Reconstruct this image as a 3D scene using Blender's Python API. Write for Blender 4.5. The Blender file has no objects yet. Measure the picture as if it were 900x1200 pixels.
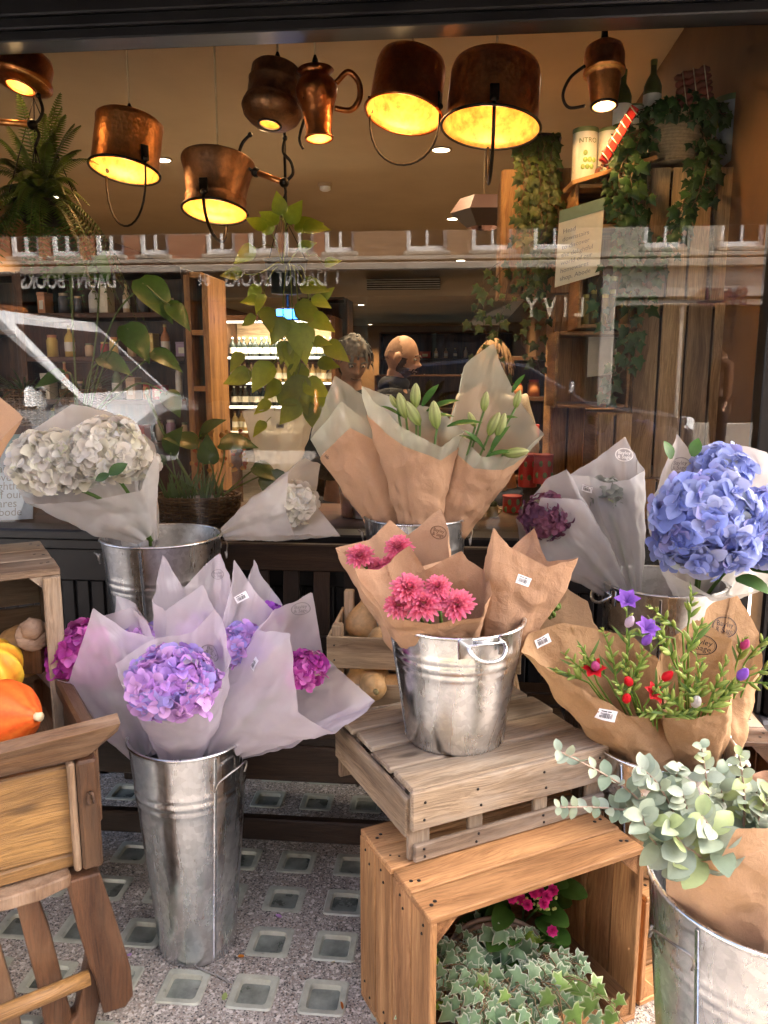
EXPO = 3.1; GLASSR = .006; LAMPK = .9
import bpy, math, random
from math import sin, cos, pi, tan, atan2, sqrt, radians as R
from mathutils import Vector, Matrix, noise
from mathutils.bvhtree import BVHTree
V = Vector
sc = bpy.context.scene
COL = sc.collection
rnd = random.Random(11)
U = rnd.uniform
# ------------------------------------------------------------------ camera geometry used when measuring the place
H = 1.3; TH = R(10.06); F = 930.0
CAM = V((0, 0, H))
def ray(px, py):
    dx = (px - 450) / F; dy = (600 - py) / F
    return V((dx, cos(TH) + dy * sin(TH), -sin(TH) + dy * cos(TH)))
def pt(px, py, Y):
    d = ray(px, py); return CAM + d * (Y / d.y)
def ptz(px, py, Z):
    d = ray(px, py); return CAM + d * ((Z - H) / d.z)
def mpp(px, py, Y):
    return (Y / ray(px, py).y) / F
# shop frame: s runs along the front, t into the shop
A = R(5.5); W0 = V((0, 2.5, 0)); SU = V((cos(A), -sin(A), 0)); ST = V((sin(A), cos(A), 0))
def W(s, t, z): return W0 + SU * s + ST * t + V((0, 0, z))
def st(p):
    q = V(p) - W0; return q.dot(SU), q.dot(ST)
SC, TC = st((0, 0, 0))
def hitw(px, py, t=0.0):      # where the sight line meets the plane t, in (s, z)
    d = ray(px, py); k = (t - TC) / d.dot(ST); p = CAM + d * k
    return st(p)[0], p.z
def refl(px, py, T):          # what stands T metres out in the street opposite that point of the pane
    s, z = hitw(px, py); k = (T - TC) / (-TC)
    return SC + (s - SC) * k, H + (z - H) * k
# ------------------------------------------------------------------ materials
MATS = {}
def newmat(name):
    m = bpy.data.materials.new(name); m.use_nodes = True
    nt = m.node_tree; nt.nodes.clear(); MATS[name] = m
    out = nt.nodes.new('ShaderNodeOutputMaterial')
    return m, nt, out
def N(nt, t, **k):
    n = nt.nodes.new(t)
    for a, b in k.items():
        if a in n.inputs: n.inputs[a].default_value = b
        else: setattr(n, a, b)
    return n
def L(nt, a, b): nt.links.new(a, b)
def c4(c): return (c[0], c[1], c[2], 1)
def mixc(nt, fac, a, b, mode='MIX'):
    n = nt.nodes.new('ShaderNodeMix'); n.data_type = 'RGBA'; n.blend_type = mode
    for sock, v in ((n.inputs[0], fac), (n.inputs[6], a), (n.inputs[7], b)):
        if isinstance(v, (int, float)): sock.default_value = v
        elif isinstance(v, (tuple, list)): sock.default_value = c4(v)
        else: L(nt, v, sock)
    return n.outputs[2]
def ramp(nt, fac, stops):
    n = nt.nodes.new('ShaderNodeValToRGB'); L(nt, fac, n.inputs[0])
    el = n.color_ramp.elements
    el[0].position, el[0].color = stops[0][0], c4(stops[0][1])
    el[1].position, el[1].color = stops[1][0], c4(stops[1][1])
    for p, c in stops[2:]:
        e = el.new(p); e.color = c4(c)
    return n.outputs[0]
def tex(nt, vec, scale, detail=4, rough=.55, dist=0., kind='ShaderNodeTexNoise'):
    n = nt.nodes.new(kind)
    n.inputs['Scale'].default_value = scale
    if kind == 'ShaderNodeTexNoise':
        n.inputs['Detail'].default_value = detail; n.inputs['Roughness'].default_value = rough; n.inputs['Distortion'].default_value = dist
    if vec is not None: L(nt, vec, n.inputs['Vector'])
    return n
def mapping(nt, vec, scale):
    n = nt.nodes.new('ShaderNodeMapping'); n.inputs['Scale'].default_value = scale; L(nt, vec, n.inputs['Vector']); return n.outputs[0]
def bump(nt, h, strength, dist=.002):
    n = nt.nodes.new('ShaderNodeBump'); n.inputs['Strength'].default_value = strength; n.inputs['Distance'].default_value = dist
    L(nt, h, n.inputs['Height']); return n.outputs[0]
def attr(nt, name):
    n = nt.nodes.new('ShaderNodeAttribute'); n.attribute_name = name; return n
def pbsdf(nt, col, rough=.5, metal=0., spec=.5):
    b = nt.nodes.new('ShaderNodeBsdfPrincipled')
    for s, v in (('Base Color', col), ('Roughness', rough), ('Metallic', metal), ('Specular IOR Level', spec)):
        if isinstance(v, (int, float)): b.inputs[s].default_value = v
        elif isinstance(v, (tuple, list)): b.inputs[s].default_value = c4(v)
        else: L(nt, v, b.inputs[s])
    return b
def plain(name, col, rough=.5, metal=0., spec=.5, var=.18, scale=14, bmp=.15, bscale=60, coat=0.):
    m, nt, out = newmat(name)
    tc = N(nt, 'ShaderNodeTexCoord').outputs['Object']
    n = tex(nt, tc, scale, 6, .65)
    lo = tuple(x * (1 - var) for x in col); hi = tuple(min(1, x * (1 + var)) for x in col)
    c = ramp(nt, n.outputs[0], [(.3, lo), (.7, hi)])
    b = pbsdf(nt, c, rough, metal, spec)
    b.inputs['Coat Weight'].default_value = coat
    if bmp: L(nt, bump(nt, tex(nt, tc, bscale, 5).outputs[0], bmp), b.inputs['Normal'])
    rr = nt.nodes.new('ShaderNodeMapRange'); L(nt, n.outputs[0], rr.inputs[0]); rr.inputs[3].default_value = max(.02, rough - .1); rr.inputs[4].default_value = min(1, rough + .12)
    L(nt, rr.outputs[0], b.inputs['Roughness'])
    L(nt, b.outputs[0], out.inputs[0]); return m
def wood(name, dark, light, rough=.6, grain=1., grey=None, spec=.3, bm=.5):
    m, nt, out = newmat(name)
    w = attr(nt, 'wv').outputs['Vector']; tint = attr(nt, 'Col').outputs['Color']
    dn = tex(nt, mapping(nt, w, (1.6, 7, 7)), 1, 3)
    add = nt.nodes.new('ShaderNodeVectorMath'); add.operation = 'MULTIPLY_ADD'
    L(nt, dn.outputs[1], add.inputs[0]); add.inputs[1].default_value = (0, .09, .09); L(nt, w, add.inputs[2])
    g1 = tex(nt, mapping(nt, add.outputs[0], (1.2, 34, 34)), 1, 6, .6)
    g2 = tex(nt, mapping(nt, add.outputs[0], (9, 300, 300)), 1, 4, .7)
    c = ramp(nt, g1.outputs[0], [(.3, dark), (.68, light)])
    c = mixc(nt, .5 * grain, c, ramp(nt, g2.outputs[0], [(.35, tuple(x * .45 for x in dark)), (.6, light)]), 'MIX')
    if grey:
        gn = tex(nt, mapping(nt, w, (3, 9, 9)), 1, 5, .7)
        c = mixc(nt, ramp(nt, gn.outputs[0], [(.42, (0, 0, 0)), (.66, (1, 1, 1))]), c, grey)
    st = tex(nt, mapping(nt, add.outputs[0], (.9, 9, 9)), 1, 5, .65)
    c = mixc(nt, 1., c, ramp(nt, st.outputs[0], [(.36, (.42, .38, .36)), (.60, (1.12, 1.12, 1.12))]), 'MULTIPLY')
    # a few knots
    vo = N(nt, 'ShaderNodeTexVoronoi'); L(nt, mapping(nt, w, (3.2, 9, 9)), vo.inputs['Vector']); vo.inputs['Scale'].default_value = 1
    c = mixc(nt, ramp(nt, vo.outputs['Distance'], [(.05, (.85,) * 3), (.12, (0,) * 3)]), c, tuple(x * .3 for x in dark))
    c = mixc(nt, 1., c, tint, 'MULTIPLY')
    b = pbsdf(nt, c, rough, 0, spec)
    mx = nt.nodes.new('ShaderNodeMath'); mx.operation = 'ADD'; L(nt, g1.outputs[0], mx.inputs[0]); L(nt, g2.outputs[0], mx.inputs[1])
    L(nt, bump(nt, mx.outputs[0], bm, .0025), b.inputs['Normal'])
    L(nt, b.outputs[0], out.inputs[0]); return m
def colmat(name, rough=.5, transl=.25, spec=.35, var=.2, scale=60, tint=None, coat=0., bmp=.2):
    """colour from the mesh's own pigment attribute, slightly mottled, a share of light passing through"""
    m, nt, out = newmat(name)
    col = attr(nt, 'Col').outputs['Color']; tc = N(nt, 'ShaderNodeTexCoord').outputs['Object']
    n = tex(nt, tc, scale, 4)
    c = mixc(nt, 1., col, ramp(nt, n.outputs[0], [(.3, (1 - var,) * 3), (.7, (1, 1, 1))]), 'MULTIPLY')
    b = pbsdf(nt, c, rough, 0, spec); b.inputs['Coat Weight'].default_value = coat
    if bmp: L(nt, bump(nt, tex(nt, tc, scale * 4, 3).outputs[0], bmp, .001), b.inputs['Normal'])
    if transl:
        t = N(nt, 'ShaderNodeBsdfTranslucent'); L(nt, c, t.inputs[0])
        mx = N(nt, 'ShaderNodeMixShader', Fac=transl); L(nt, b.outputs[0], mx.inputs[1]); L(nt, t.outputs[0], mx.inputs[2])
        L(nt, mx.outputs[0], out.inputs[0])
    else: L(nt, b.outputs[0], out.inputs[0])
    return m
def galv(name, base=(.74, .755, .765), r0=.12, r1=.38):
    m, nt, out = newmat(name)
    tc = N(nt, 'ShaderNodeTexCoord').outputs['Object']
    vo = N(nt, 'ShaderNodeTexVoronoi'); L(nt, tc, vo.inputs['Vector']); vo.inputs['Scale'].default_value = 85
    vc = nt.nodes.new('ShaderNodeSeparateColor'); L(nt, vo.outputs['Color'], vc.inputs[0])
    n = tex(nt, mapping(nt, tc, (9, 9, 2.2)), 1, 6, .7, .6)
    n2 = tex(nt, tc, 55, 6, .75)
    c = ramp(nt, n.outputs[0], [(.32, tuple(x * .72 for x in base)), (.7, tuple(min(1, x * 1.22) for x in base))])
    c = mixc(nt, .30, c, mixc(nt, vc.outputs[0], tuple(x * .5 for x in base), tuple(min(1, x * 1.25) for x in base)))
    c = mixc(nt, ramp(nt, n2.outputs[0], [(.56, (0,) * 3), (.74, (.55,) * 3)]), c, (.80, .80, .78))
    rr = nt.nodes.new('ShaderNodeMapRange'); L(nt, n.outputs[0], rr.inputs[0]); rr.inputs[1].default_value = .3; rr.inputs[2].default_value = .7
    rr.inputs[3].default_value = r0; rr.inputs[4].default_value = r1
    b = pbsdf(nt, c, rr.outputs[0], 1.)
    n3 = tex(nt, tc, 10, 3)
    mx = nt.nodes.new('ShaderNodeMath'); mx.operation = 'MULTIPLY_ADD'; L(nt, n3.outputs[0], mx.inputs[0]); mx.inputs[1].default_value = 5; L(nt, vc.outputs[0], mx.inputs[2])
    L(nt, bump(nt, mx.outputs[0], .25, .0006), b.inputs['Normal'])
    L(nt, b.outputs[0], out.inputs[0]); return m
def copper(name, base, r0=.18, r1=.42, patina=(.10, .06, .04), pat=.5):
    m, nt, out = newmat(name)
    tc = N(nt, 'ShaderNodeTexCoord').outputs['Object']
    n = tex(nt, tc, 9, 7, .75, .8); n2 = tex(nt, tc, 42, 5, .7)
    c = ramp(nt, n2.outputs[0], [(.3, tuple(x * .7 for x in base)), (.7, base)])
    c = mixc(nt, ramp(nt, n.outputs[0], [(.45 , (0,) * 3), (.72, (pat,) * 3)]), c, patina)
    rr = nt.nodes.new('ShaderNodeMapRange'); L(nt, n.outputs[0], rr.inputs[0]); rr.inputs[1].default_value = .3; rr.inputs[2].default_value = .7
    rr.inputs[3].default_value = r0; rr.inputs[4].default_value = r1
    b = pbsdf(nt, c, rr.outputs[0], 1.)
    vo = N(nt, 'ShaderNodeTexVoronoi'); L(nt, tc, vo.inputs['Vector']); vo.inputs['Scale'].default_value = 70
    L(nt, bump(nt, vo.outputs['Distance'], .32, .003), b.inputs['Normal'])
    L(nt, b.outputs[0], out.inputs[0]); return m
def emit(name, col, s):
    m, nt, out = newmat(name)
    tc = N(nt, 'ShaderNodeTexCoord').outputs['Object']
    e = N(nt, 'ShaderNodeEmission', Strength=s); L(nt, ramp(nt, tex(nt, tc, 20, 4).outputs[0], [(.3, tuple(x * .8 for x in col)), (.7, col)]), e.inputs[0])
    L(nt, e.outputs[0], out.inputs[0]); return m
def paper(name, col, transl=.25, rough=.75, fibre=.12, tr=0., gloss=0.):
    film = tr > 0
    """wrapping paper: kraft or frosted film; tr = share that lets you see straight through"""
    m, nt, out = newmat(name)
    tc = N(nt, 'ShaderNodeTexCoord').outputs['Object']
    n = tex(nt, tc, 6, 5, .6); n2 = tex(nt, tc, 420, 3, .8); n3 = tex(nt, tc, 22, 5, .6, 1.2)
    c = ramp(nt, n.outputs[0], [(.3, tuple(x * .86 for x in col)), (.7, col)])
    c = mixc(nt, fibre, c, ramp(nt, n2.outputs[0], [(.4, tuple(x * .35 for x in col)), (.6, col)]))
    b = pbsdf(nt, c, rough, 0, .3 + gloss)
    vo = N(nt, 'ShaderNodeTexVoronoi'); vo.distance = 'EUCLIDEAN'; va = nt.nodes.new('ShaderNodeVectorMath'); va.operation = 'MULTIPLY_ADD'
    L(nt, tex(nt, tc, 12, 4).outputs[1], va.inputs[0]); va.inputs[1].default_value = (.06, .06, .06); L(nt, tc, va.inputs[2]); L(nt, va.outputs[0], vo.inputs['Vector']); vo.inputs['Scale'].default_value = 9 if film else 17
    hm = nt.nodes.new('ShaderNodeMath'); hm.operation = 'MULTIPLY_ADD'; L(nt, vo.outputs['Distance'], hm.inputs[0]); hm.inputs[1].default_value = 1.6; L(nt, n3.outputs[0], hm.inputs[2])
    L(nt, bump(nt, vo.outputs['Distance'] if film else hm.outputs[0], .45 if film else .55, .008), b.inputs['Normal'])
    t = N(nt, 'ShaderNodeBsdfTranslucent'); L(nt, c, t.inputs[0])
    mx = N(nt, 'ShaderNodeMixShader', Fac=transl); L(nt, b.outputs[0], mx.inputs[1]); L(nt, t.outputs[0], mx.inputs[2])
    o = mx.outputs[0]
    if tr:
        tp = N(nt, 'ShaderNodeBsdfTransparent'); tp.inputs[0].default_value = (1, 1, 1, 1)
        m2 = nt.nodes.new('ShaderNodeMixShader')
        lw = N(nt, 'ShaderNodeLayerWeight', Blend=.35)
        rr = nt.nodes.new('ShaderNodeMapRange'); L(nt, lw.outputs['Facing'], rr.inputs[0]); rr.inputs[3].default_value = tr; rr.inputs[4].default_value = tr * .35
        L(nt, rr.outputs[0], m2.inputs[0]); L(nt, o, m2.inputs[1]); L(nt, tp.outputs[0], m2.inputs[2]); o = m2.outputs[0]
    L(nt, o, out.inputs[0]); return m

M_KRAFT = paper('kraft_paper', (.50, .30, .18), .22, .72, .18)
M_KRAFT2 = paper('kraft_paper_pale', (.56, .345, .205), .25, .7, .12)
M_KRAFT3 = paper('kraft_paper_ochre', (.45, .275, .14), .22, .72, .2)
M_FROST = paper('frosted_film', (.93, .87, .95), .5, .20, .0, .48, .5)
M_FROSTW = paper('frosted_film_white', (.93, .91, .88), .5, .20, .0, .36, .5)
M_FROSTG = paper('frosted_film_grey', (.66, .66, .68), .45, .18, .0, .42, .6)
M_FROSTL = paper('frosted_film_green', (.70, .70, .56), .45, .22, .0, .52, .5)
M_PALE = wood('weathered_pale_wood', (.21, .145, .095), (.50, .37, .25), .75, 1., (.42, .35, .28))
M_GREYW = wood('grey_brown_wood', (.14, .085, .05), (.34, .24, .16), .75, 1., (.28, .23, .18))
M_APPLE = wood('warm_pine', (.30, .125, .045), (.60, .33, .15), .6, .9)
M_CRATE = wood('raw_pine', (.55, .36, .20), (.80, .60, .39), .65, .7)
M_OLD = wood('old_brown_wood', (.075, .032, .014), (.155, .068, .028), .42, 1., (.15, .085, .045), .5, .9)
M_OLDG = wood('old_golden_wood', (.16, .075, .022), (.37, .20, .065), .42, 1., None, .5, .8)
M_OLDL = wood('old_worn_wood', (.13, .075, .045), (.25, .145, .075), .55, 1., (.31, .22, .15), .4, .8)
M_BENCH = wood('bench_wood', (.018, .010, .006), (.050, .028, .016), .5, 1.)
M_SHOPW = wood('shop_wood', (.30, .13, .045), (.62, .34, .13), .5, .9)
M_SHOPD = wood('shop_dark_wood', (.045, .02, .009), (.14, .062, .026), .45, .8)
M_SHOPG = wood('shop_grey_wood', (.40, .25, .12), (.72, .49, .27), .55, 1.)
M_GALV = galv('galvanised_steel')
M_GALVD = galv('galvanised_steel_dull', (.56, .57, .575), .18, .42)
M_WIRE = plain('wire', (.32, .30, .28), .35, 1.)
M_IRON = plain('black_iron', (.03, .025, .022), .4, .8)
M_BLACK = plain('black_gloss_paint', (.009, .008, .0085), .33, 0, .35, .3, 4, .12, 25)
M_GREYP = plain('grey_paint', (.085, .078, .08), .4, 0, .5, .25, 8, .2, 40)
M_COP = copper('copper', (.86, .36, .12), .3, .5)
M_COPD = copper('copper_dark', (.30, .15, .075), .42, .62, (.07, .055, .045), .85)
M_COPB = copper('copper_brown', (.56, .19, .06), .24, .45)
M_BRASSIN = plain('tinned_inside', (.66, .33, .08), .45, .3, .5, .55, 30, .6, 60)
M_LEAF = colmat('leaf', .42, .22, .4)
M_LEAFG = colmat('leaf_glossy', .25, .2, .5)
M_PETAL = colmat('petal', .6, .35, .25, .08, 90)
M_FRUIT = colmat('squash_skin', .58, 0, .28, .28, 70, None, .05)
M_GEN = colmat('coloured_thing', .4, 0, .5, .1)
M_CLOTHC = colmat('cloth', .85, 0, .2, .25, 120)
M_SKIN = colmat('skin', .5, 0, .35, .06, 60)
M_STRAW = colmat('basket_weave', .7, 0, .25, .3, 100)
M_STICK = plain('sticker_paper', (.82, .82, .84), .4, 0, .5, .03)
M_INK = plain('ink', (.035, .03, .035), .6, 0, .3)
M_INKB = plain('ink_brown', (.12, .06, .035), .7, 0, .3)
M_INKG = plain('ink_grey', (.20, .19, .20), .6, 0, .3)
M_WINK = plain('ink_white', (.8, .8, .8), .6, 0, .3)
M_CORD = plain('lamp_cord', (.55, .42, .25), .6)
M_BULB = emit('warm_bulb', (1., .55, .16), 3.2)
M_DOWN = emit('downlight', (1., .86, .62), 4)
M_FRIDGE = emit('shelf_light', (1., .90, .70), .8)
M_BLUE = emit('blue_screen', (.03, .22, .9), 2.5)
# ------------------------------------------------------------------ mesh builder
class MB:
    def __init__(s): s.v = []; s.f = []; s.c = []; s.w = []
    def add(s, vs, fs, col=(1, 1, 1), ws=None):
        o = len(s.v); s.v.extend(V(p) for p in vs); s.f.extend(tuple(i + o for i in f) for f in fs)
        if isinstance(col, list): s.c.extend(col)
        else: s.c.extend([col] * len(vs))
        s.w.extend(ws if ws else [tuple(p) for p in vs])
        return s
    def box(s, c, size, rot=None, b=.002, col=(1, 1, 1)):
        """chamfered box; size along its own x, y, z; the wood grain runs along x"""
        hx, hy, hz = (max(q, .0004) / 2 for q in size); b = min(b, hx * .6, hy * .6, hz * .6)
        vs = []; idx = {}
        for sx in (-1, 1):
            for sy in (-1, 1):
                for sz in (-1, 1):
                    for k in range(3):
                        p = [sx * hx, sy * hy, sz * hz]
                        for q in range(3):
                            if q != k: p[q] -= (sx, sy, sz)[q] * b
                        idx[(sx, sy, sz, k)] = len(vs); vs.append(V(p))
        fs = []
        for k in range(3):
            a, d = [q for q in range(3) if q != k]
            for sg in (-1, 1):
                r_ = []
                for (ua, ud) in ((-1, -1), (1, -1), (1, 1), (-1, 1)):
                    t = [0, 0, 0]; t[k] = sg; t[a] = ua; t[d] = ud; r_.append(idx[(*t, k)])
                fs.append(r_ if (sg > 0) ^ (k == 1) else r_[::-1])
            for ua in (-1, 1):          # edges running along axis k
                for ud in (-1, 1):
                    e = []
                    for sg in (-1, 1):
                        t = [0, 0, 0]; t[k] = sg; t[a] = ua; t[d] = ud
                        e.append((idx[(*t, a)], idx[(*t, d)]))
                    fs.append([e[0][0], e[0][1], e[1][1], e[1][0]])
        for sx in (-1, 1):
            for sy in (-1, 1):
                for sz in (-1, 1): fs.append([idx[(sx, sy, sz, k)] for k in range(3)])
        off = V((U(0, 40), U(0, 40), U(0, 40))); ws = [tuple(p + off) for p in vs]
        Mx = rot if rot else Matrix.Identity(3); c = V(c)
        s.add([c + Mx @ p for p in vs], fs, col, ws); return s
    def board(s, p0, p1, wid, th, up=(0, 0, 1), b=.002, tint=.12, col=None):
        """plank from p0 to p1; wid is measured square to both its length and 'up'; th along 'up'"""
        p0 = V(p0); p1 = V(p1); x = (p1 - p0); ln = x.length; x.normalize()
        z = V(up) - x * V(up).dot(x); z.normalize(); y = z.cross(x)
        k = 1 - U(0, tint); cc = (k * U(.97, 1.0), k, k * U(.94, 1)) if col is None else col
        s.box((p0 + p1) / 2, (ln, wid, th), Matrix((x, y, z)).transposed(), b, cc); return s
    def tube(s, pts, r, n=8, col=(1, 1, 1), caps=True):
        pts = [V(p) for p in pts]; m = len(pts); rs = r if isinstance(r, (list, tuple)) else [r] * m
        t0 = (pts[1] - pts[0]).normalized(); a = t0.orthogonal().normalized(); vs = []; ws = []
        ln = 0
        for i, p in enumerate(pts):
            t = (pts[min(i + 1, m - 1)] - pts[max(i - 1, 0)])
            t = t.normalized() if t.length > 1e-9 else t0
            a = (a - t * a.dot(t)); a = a.normalized() if a.length > 1e-6 else t.orthogonal().normalized(); b = t.cross(a)
            if i: ln += (pts[i] - pts[i - 1]).length
            for k in range(n):
                an = 2 * pi * k / n; vs.append(p + (a * cos(an) + b * sin(an)) * rs[i]); ws.append((ln, rs[i] * cos(an), rs[i] * sin(an)))
        fs = [(i * n + k, i * n + (k + 1) % n, (i + 1) * n + (k + 1) % n, (i + 1) * n + k) for i in range(m - 1) for k in range(n)]
        if caps: fs.append(tuple(range(n))[::-1]); fs.append(tuple((m - 1) * n + k for k in range(n)))
        s.add(vs, fs, col, ws); return s
    def lathe(s, prof, n=32, o=(0, 0, 0), M=None, rib=None, col=(1, 1, 1), colf=None, a0=0, a1=2 * pi):
        o = V(o); M = M or Matrix.Identity(3); full = abs(a1 - a0 - 2 * pi) < 1e-6; vs = []; cs = []; nn = n if full else n + 1
        for j, (r, z) in enumerate(prof):
            for k in range(nn):
                an = a0 + (a1 - a0) * k / n; rr = r * (rib(an, z) if rib else 1)
                vs.append(o + M @ V((rr * cos(an), rr * sin(an), z))); cs.append(colf(an, z) if colf else col)
        fs = [(j * nn + k, j * nn + (k + 1) % nn, (j + 1) * nn + (k + 1) % nn, (j + 1) * nn + k) for j in range(len(prof) - 1) for k in range(n)]
        s.add(vs, fs, cs); return s
    def ball(s, c, r, n=10, col=(1, 1, 1), M=None):
        if not isinstance(r, (tuple, list)): r = (r, r, r)
        M = M or Matrix.Identity(3); D = Matrix.Diagonal(r)
        return s.lathe([(max(sin(pi * j / n), 1e-4), -cos(pi * j / n)) for j in range(n + 1)], n + 2, c, M @ D, None, col)
    def petal(s, o, d, nrm, ln, wid, cup=.2, curl=.2, seg=3, c0=(1, 1, 1), c1=(1, 1, 1), sh=None, tipw=0., rag=0.):
        """one petal or leaf blade: from o towards d, its face towards nrm"""
        d = V(d).normalized(); nr = V(nrm); nr = (nr - d * nr.dot(d)); nr = nr.normalized() if nr.length > 1e-5 else d.orthogonal().normalized(); sd = d.cross(nr)
        vs = []; cs = []; o = V(o)
        for i in range(seg + 1):
            t = i / seg; w = (sh(t) if sh else sin(pi * min(1, .12 + t * .88)) ** .7) * wid / 2
            if i == seg: w = max(w, wid * tipw)
            z = -curl * ln * t * t + (U(-rag, rag) * ln if rag else 0)
            for q in (-1, 0, 1):
                vs.append(o + d * (ln * t) + sd * (w * q) + nr * (z + cup * abs(q) * w))
                cs.append(tuple(c0[k] * (1 - t) + c1[k] * t for k in range(3)))
        fs = []
        for i in range(seg):
            for q in (0, 1): a = i * 3 + q; fs.append((a, a + 1, a + 4, a + 3))
        s.add(vs, fs, cs); return s
    def build(s, name, mat, parent=None, smooth=True, auto=None):
        me = bpy.data.meshes.new(name)
        off = V((0, 0, 0)); q = parent
        while q: off += q.location; q = q.parent
        me.from_pydata([tuple(p - off) for p in s.v], [], s.f)
        a = me.color_attributes.new('Col', 'FLOAT_COLOR', 'POINT'); a.data.foreach_set('color', [x for c in s.c for x in (c[0], c[1], c[2], 1)])
        w = me.attributes.new('wv', 'FLOAT_VECTOR', 'POINT'); w.data.foreach_set('vector', [x for c in s.w for x in c])
        me.materials.append(mat)
        if smooth: me.polygons.foreach_set('use_smooth', [True] * len(me.polygons))
        me.update()
        if auto:
            try: me.set_sharp_from_angle(angle=R(auto))
            except Exception: pass
        o = bpy.data.objects.new(name, me); COL.objects.link(o)
        if parent: o.parent = parent
        return o
    def bvh(s): return BVHTree.FromPolygons([tuple(p) for p in s.v], s.f)
class Nails:
    def __init__(s): s.b = []
    def ball(s, c, r, n): s.b.append((c, r, n))
    def build(s, name, mat, parent):
        for c, r, n in s.b[:100]: mb = MB(); mb.ball(c, r, n); mb.build('nail', mat, parent)
def tag(o, label=None, cat=None, group=None, kind=None):
    if label: o['label'] = label
    if cat: o['category'] = cat
    if group: o['group'] = group
    if kind: o['kind'] = kind
    return o
def thing(name, label, cat, loc=(0, 0, 0), group=None, rz=0):
    o = bpy.data.objects.new(name, None); COL.objects.link(o); o.empty_display_size = .05
    o.location = V(loc); o.rotation_euler = (0, 0, rz)
    return tag(o, label, cat, group)
def copytree(o, loc=None, rz=None, label=None, parent=None, scale=None):
    c = o.copy(); COL.objects.link(c); c.parent = parent
    if loc is not None: c.location = V(loc)
    if rz is not None: c.rotation_euler = (0, 0, rz)
    if label: c['label'] = label
    if scale: c.scale = (scale,) * 3
    for ch in list(o.children): copytree(ch, parent=c)
    return c
def rotz(a): return Matrix.Rotation(a, 3, 'Z')
def frame(z, x=None):
    z = V(z).normalized(); x = V(x) if x is not None else z.orthogonal(); x = (x - z * x.dot(z)).normalized(); y = z.cross(x)
    return Matrix((x, y, z)).transposed()
def textmesh(body, size, ext=0., align='CENTER', spacing=1., bold=0.):
    cu = bpy.data.curves.new('t', 'FONT'); cu.body = body; cu.size = size; cu.align_x = align; cu.align_y = 'CENTER'; cu.extrude = ext; cu.resolution_u = 3; cu.space_character = spacing
    cu.offset = bold
    o = bpy.data.objects.new('t', cu); COL.objects.link(o)
    dg = bpy.context.evaluated_depsgraph_get(); me = bpy.data.meshes.new_from_object(o.evaluated_get(dg))
    vs = [v.co.copy() for v in me.vertices]; fs = [tuple(p.vertices) for p in me.polygons]
    bpy.data.objects.remove(o); bpy.data.curves.remove(cu); bpy.data.meshes.remove(me)
    return vs, fs
def smoothpts(ps, k=6):
    ps = [V(p) for p in ps]; out = []
    n = len(ps)
    for i in range(n - 1):
        p0, p1, p2, p3 = ps[max(i - 1, 0)], ps[i], ps[i + 1], ps[min(i + 2, n - 1)]
        for j in range(k):
            t = j / k
            out.append(.5 * ((2 * p1) + (p2 - p0) * t + (2 * p0 - 5 * p1 + 4 * p2 - p3) * t * t + (3 * p1 - p0 - 3 * p2 + p3) * t ** 3))
    out.append(ps[-1]); return out
# ================================================================== ground, street
def quads(mb, pts, col=(1, 1, 1)): mb.add(pts, [(0, 1, 2, 3)], col)
def concrete(name, base, spk, sc1=290, sc2=150):
    m, nt, out = newmat(name)
    tc = N(nt, 'ShaderNodeTexCoord').outputs['Object']
    n = tex(nt, tc, 3.5, 7, .7); n2 = tex(nt, tc, 260, 3, .7)
    vo = N(nt, 'ShaderNodeTexVoronoi'); L(nt, tc, vo.inputs['Vector']); vo.inputs['Scale'].default_value = sc1
    v2 = N(nt, 'ShaderNodeTexVoronoi'); L(nt, tc, v2.inputs['Vector']); v2.inputs['Scale'].default_value = sc2
    sp = nt.nodes.new('ShaderNodeSeparateColor'); L(nt, vo.outputs['Color'], sp.inputs[0])
    c = ramp(nt, n.outputs[0], [(.3, tuple(x * .62 for x in base)), (.72, tuple(x * 1.25 for x in base))])
    c = mixc(nt, ramp(nt, n2.outputs[0], [(.35, (.5,) * 3), (.6, (0,) * 3)]), c, tuple(x * .3 for x in base))
    c = mixc(nt, ramp(nt, sp.outputs[0], [(.62, (0,) * 3), (.70, (.75,) * 3)]), c, spk)
    c = mixc(nt, ramp(nt, sp.outputs[1], [(.80, (0,) * 3), (.86, (.7,) * 3)]), c, (.26, .19, .14))
    c = mixc(nt, ramp(nt, sp.outputs[2], [(.86, (0,) * 3), (.90, (.8,) * 3)]), c, (.03, .03, .03))
    s2 = nt.nodes.new('ShaderNodeSeparateColor'); L(nt, v2.outputs['Color'], s2.inputs[0])
    c = mixc(nt, ramp(nt, s2.outputs[0], [(.90, (0,) * 3), (.92, (.8,) * 3)]), c, (.62, .56, .50))
    b = pbsdf(nt, c, .8, 0, .3); L(nt, bump(nt, vo.outputs['Distance'], .6, .003), b.inputs['Normal'])
    L(nt, b.outputs[0], out.inputs[0]); return m
M_PAVE = concrete('pavement_concrete', (.35, .31, .27), (.50, .455, .40))
M_SLAB = plain('paving_slab', (.34, .31, .28), .8, 0, .3, .3, 5, .4, 120)
M_ASPH = plain('asphalt', (.055, .055, .058), .85, 0, .3, .3, 30, .5, 200)
M_LINE = plain('road_paint', (.7, .62, .18), .7)
PITCH = .152; s0, s1, t0, t1 = -1.32, .505, -1.42, -.02
NC = 12; NR = 9; t1 = t0 + NR * PITCH; s0 = s1 - NC * PITCH
mb = MB()
S0, S1, T0, T1 = -9., 7., -2.45, .25
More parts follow.
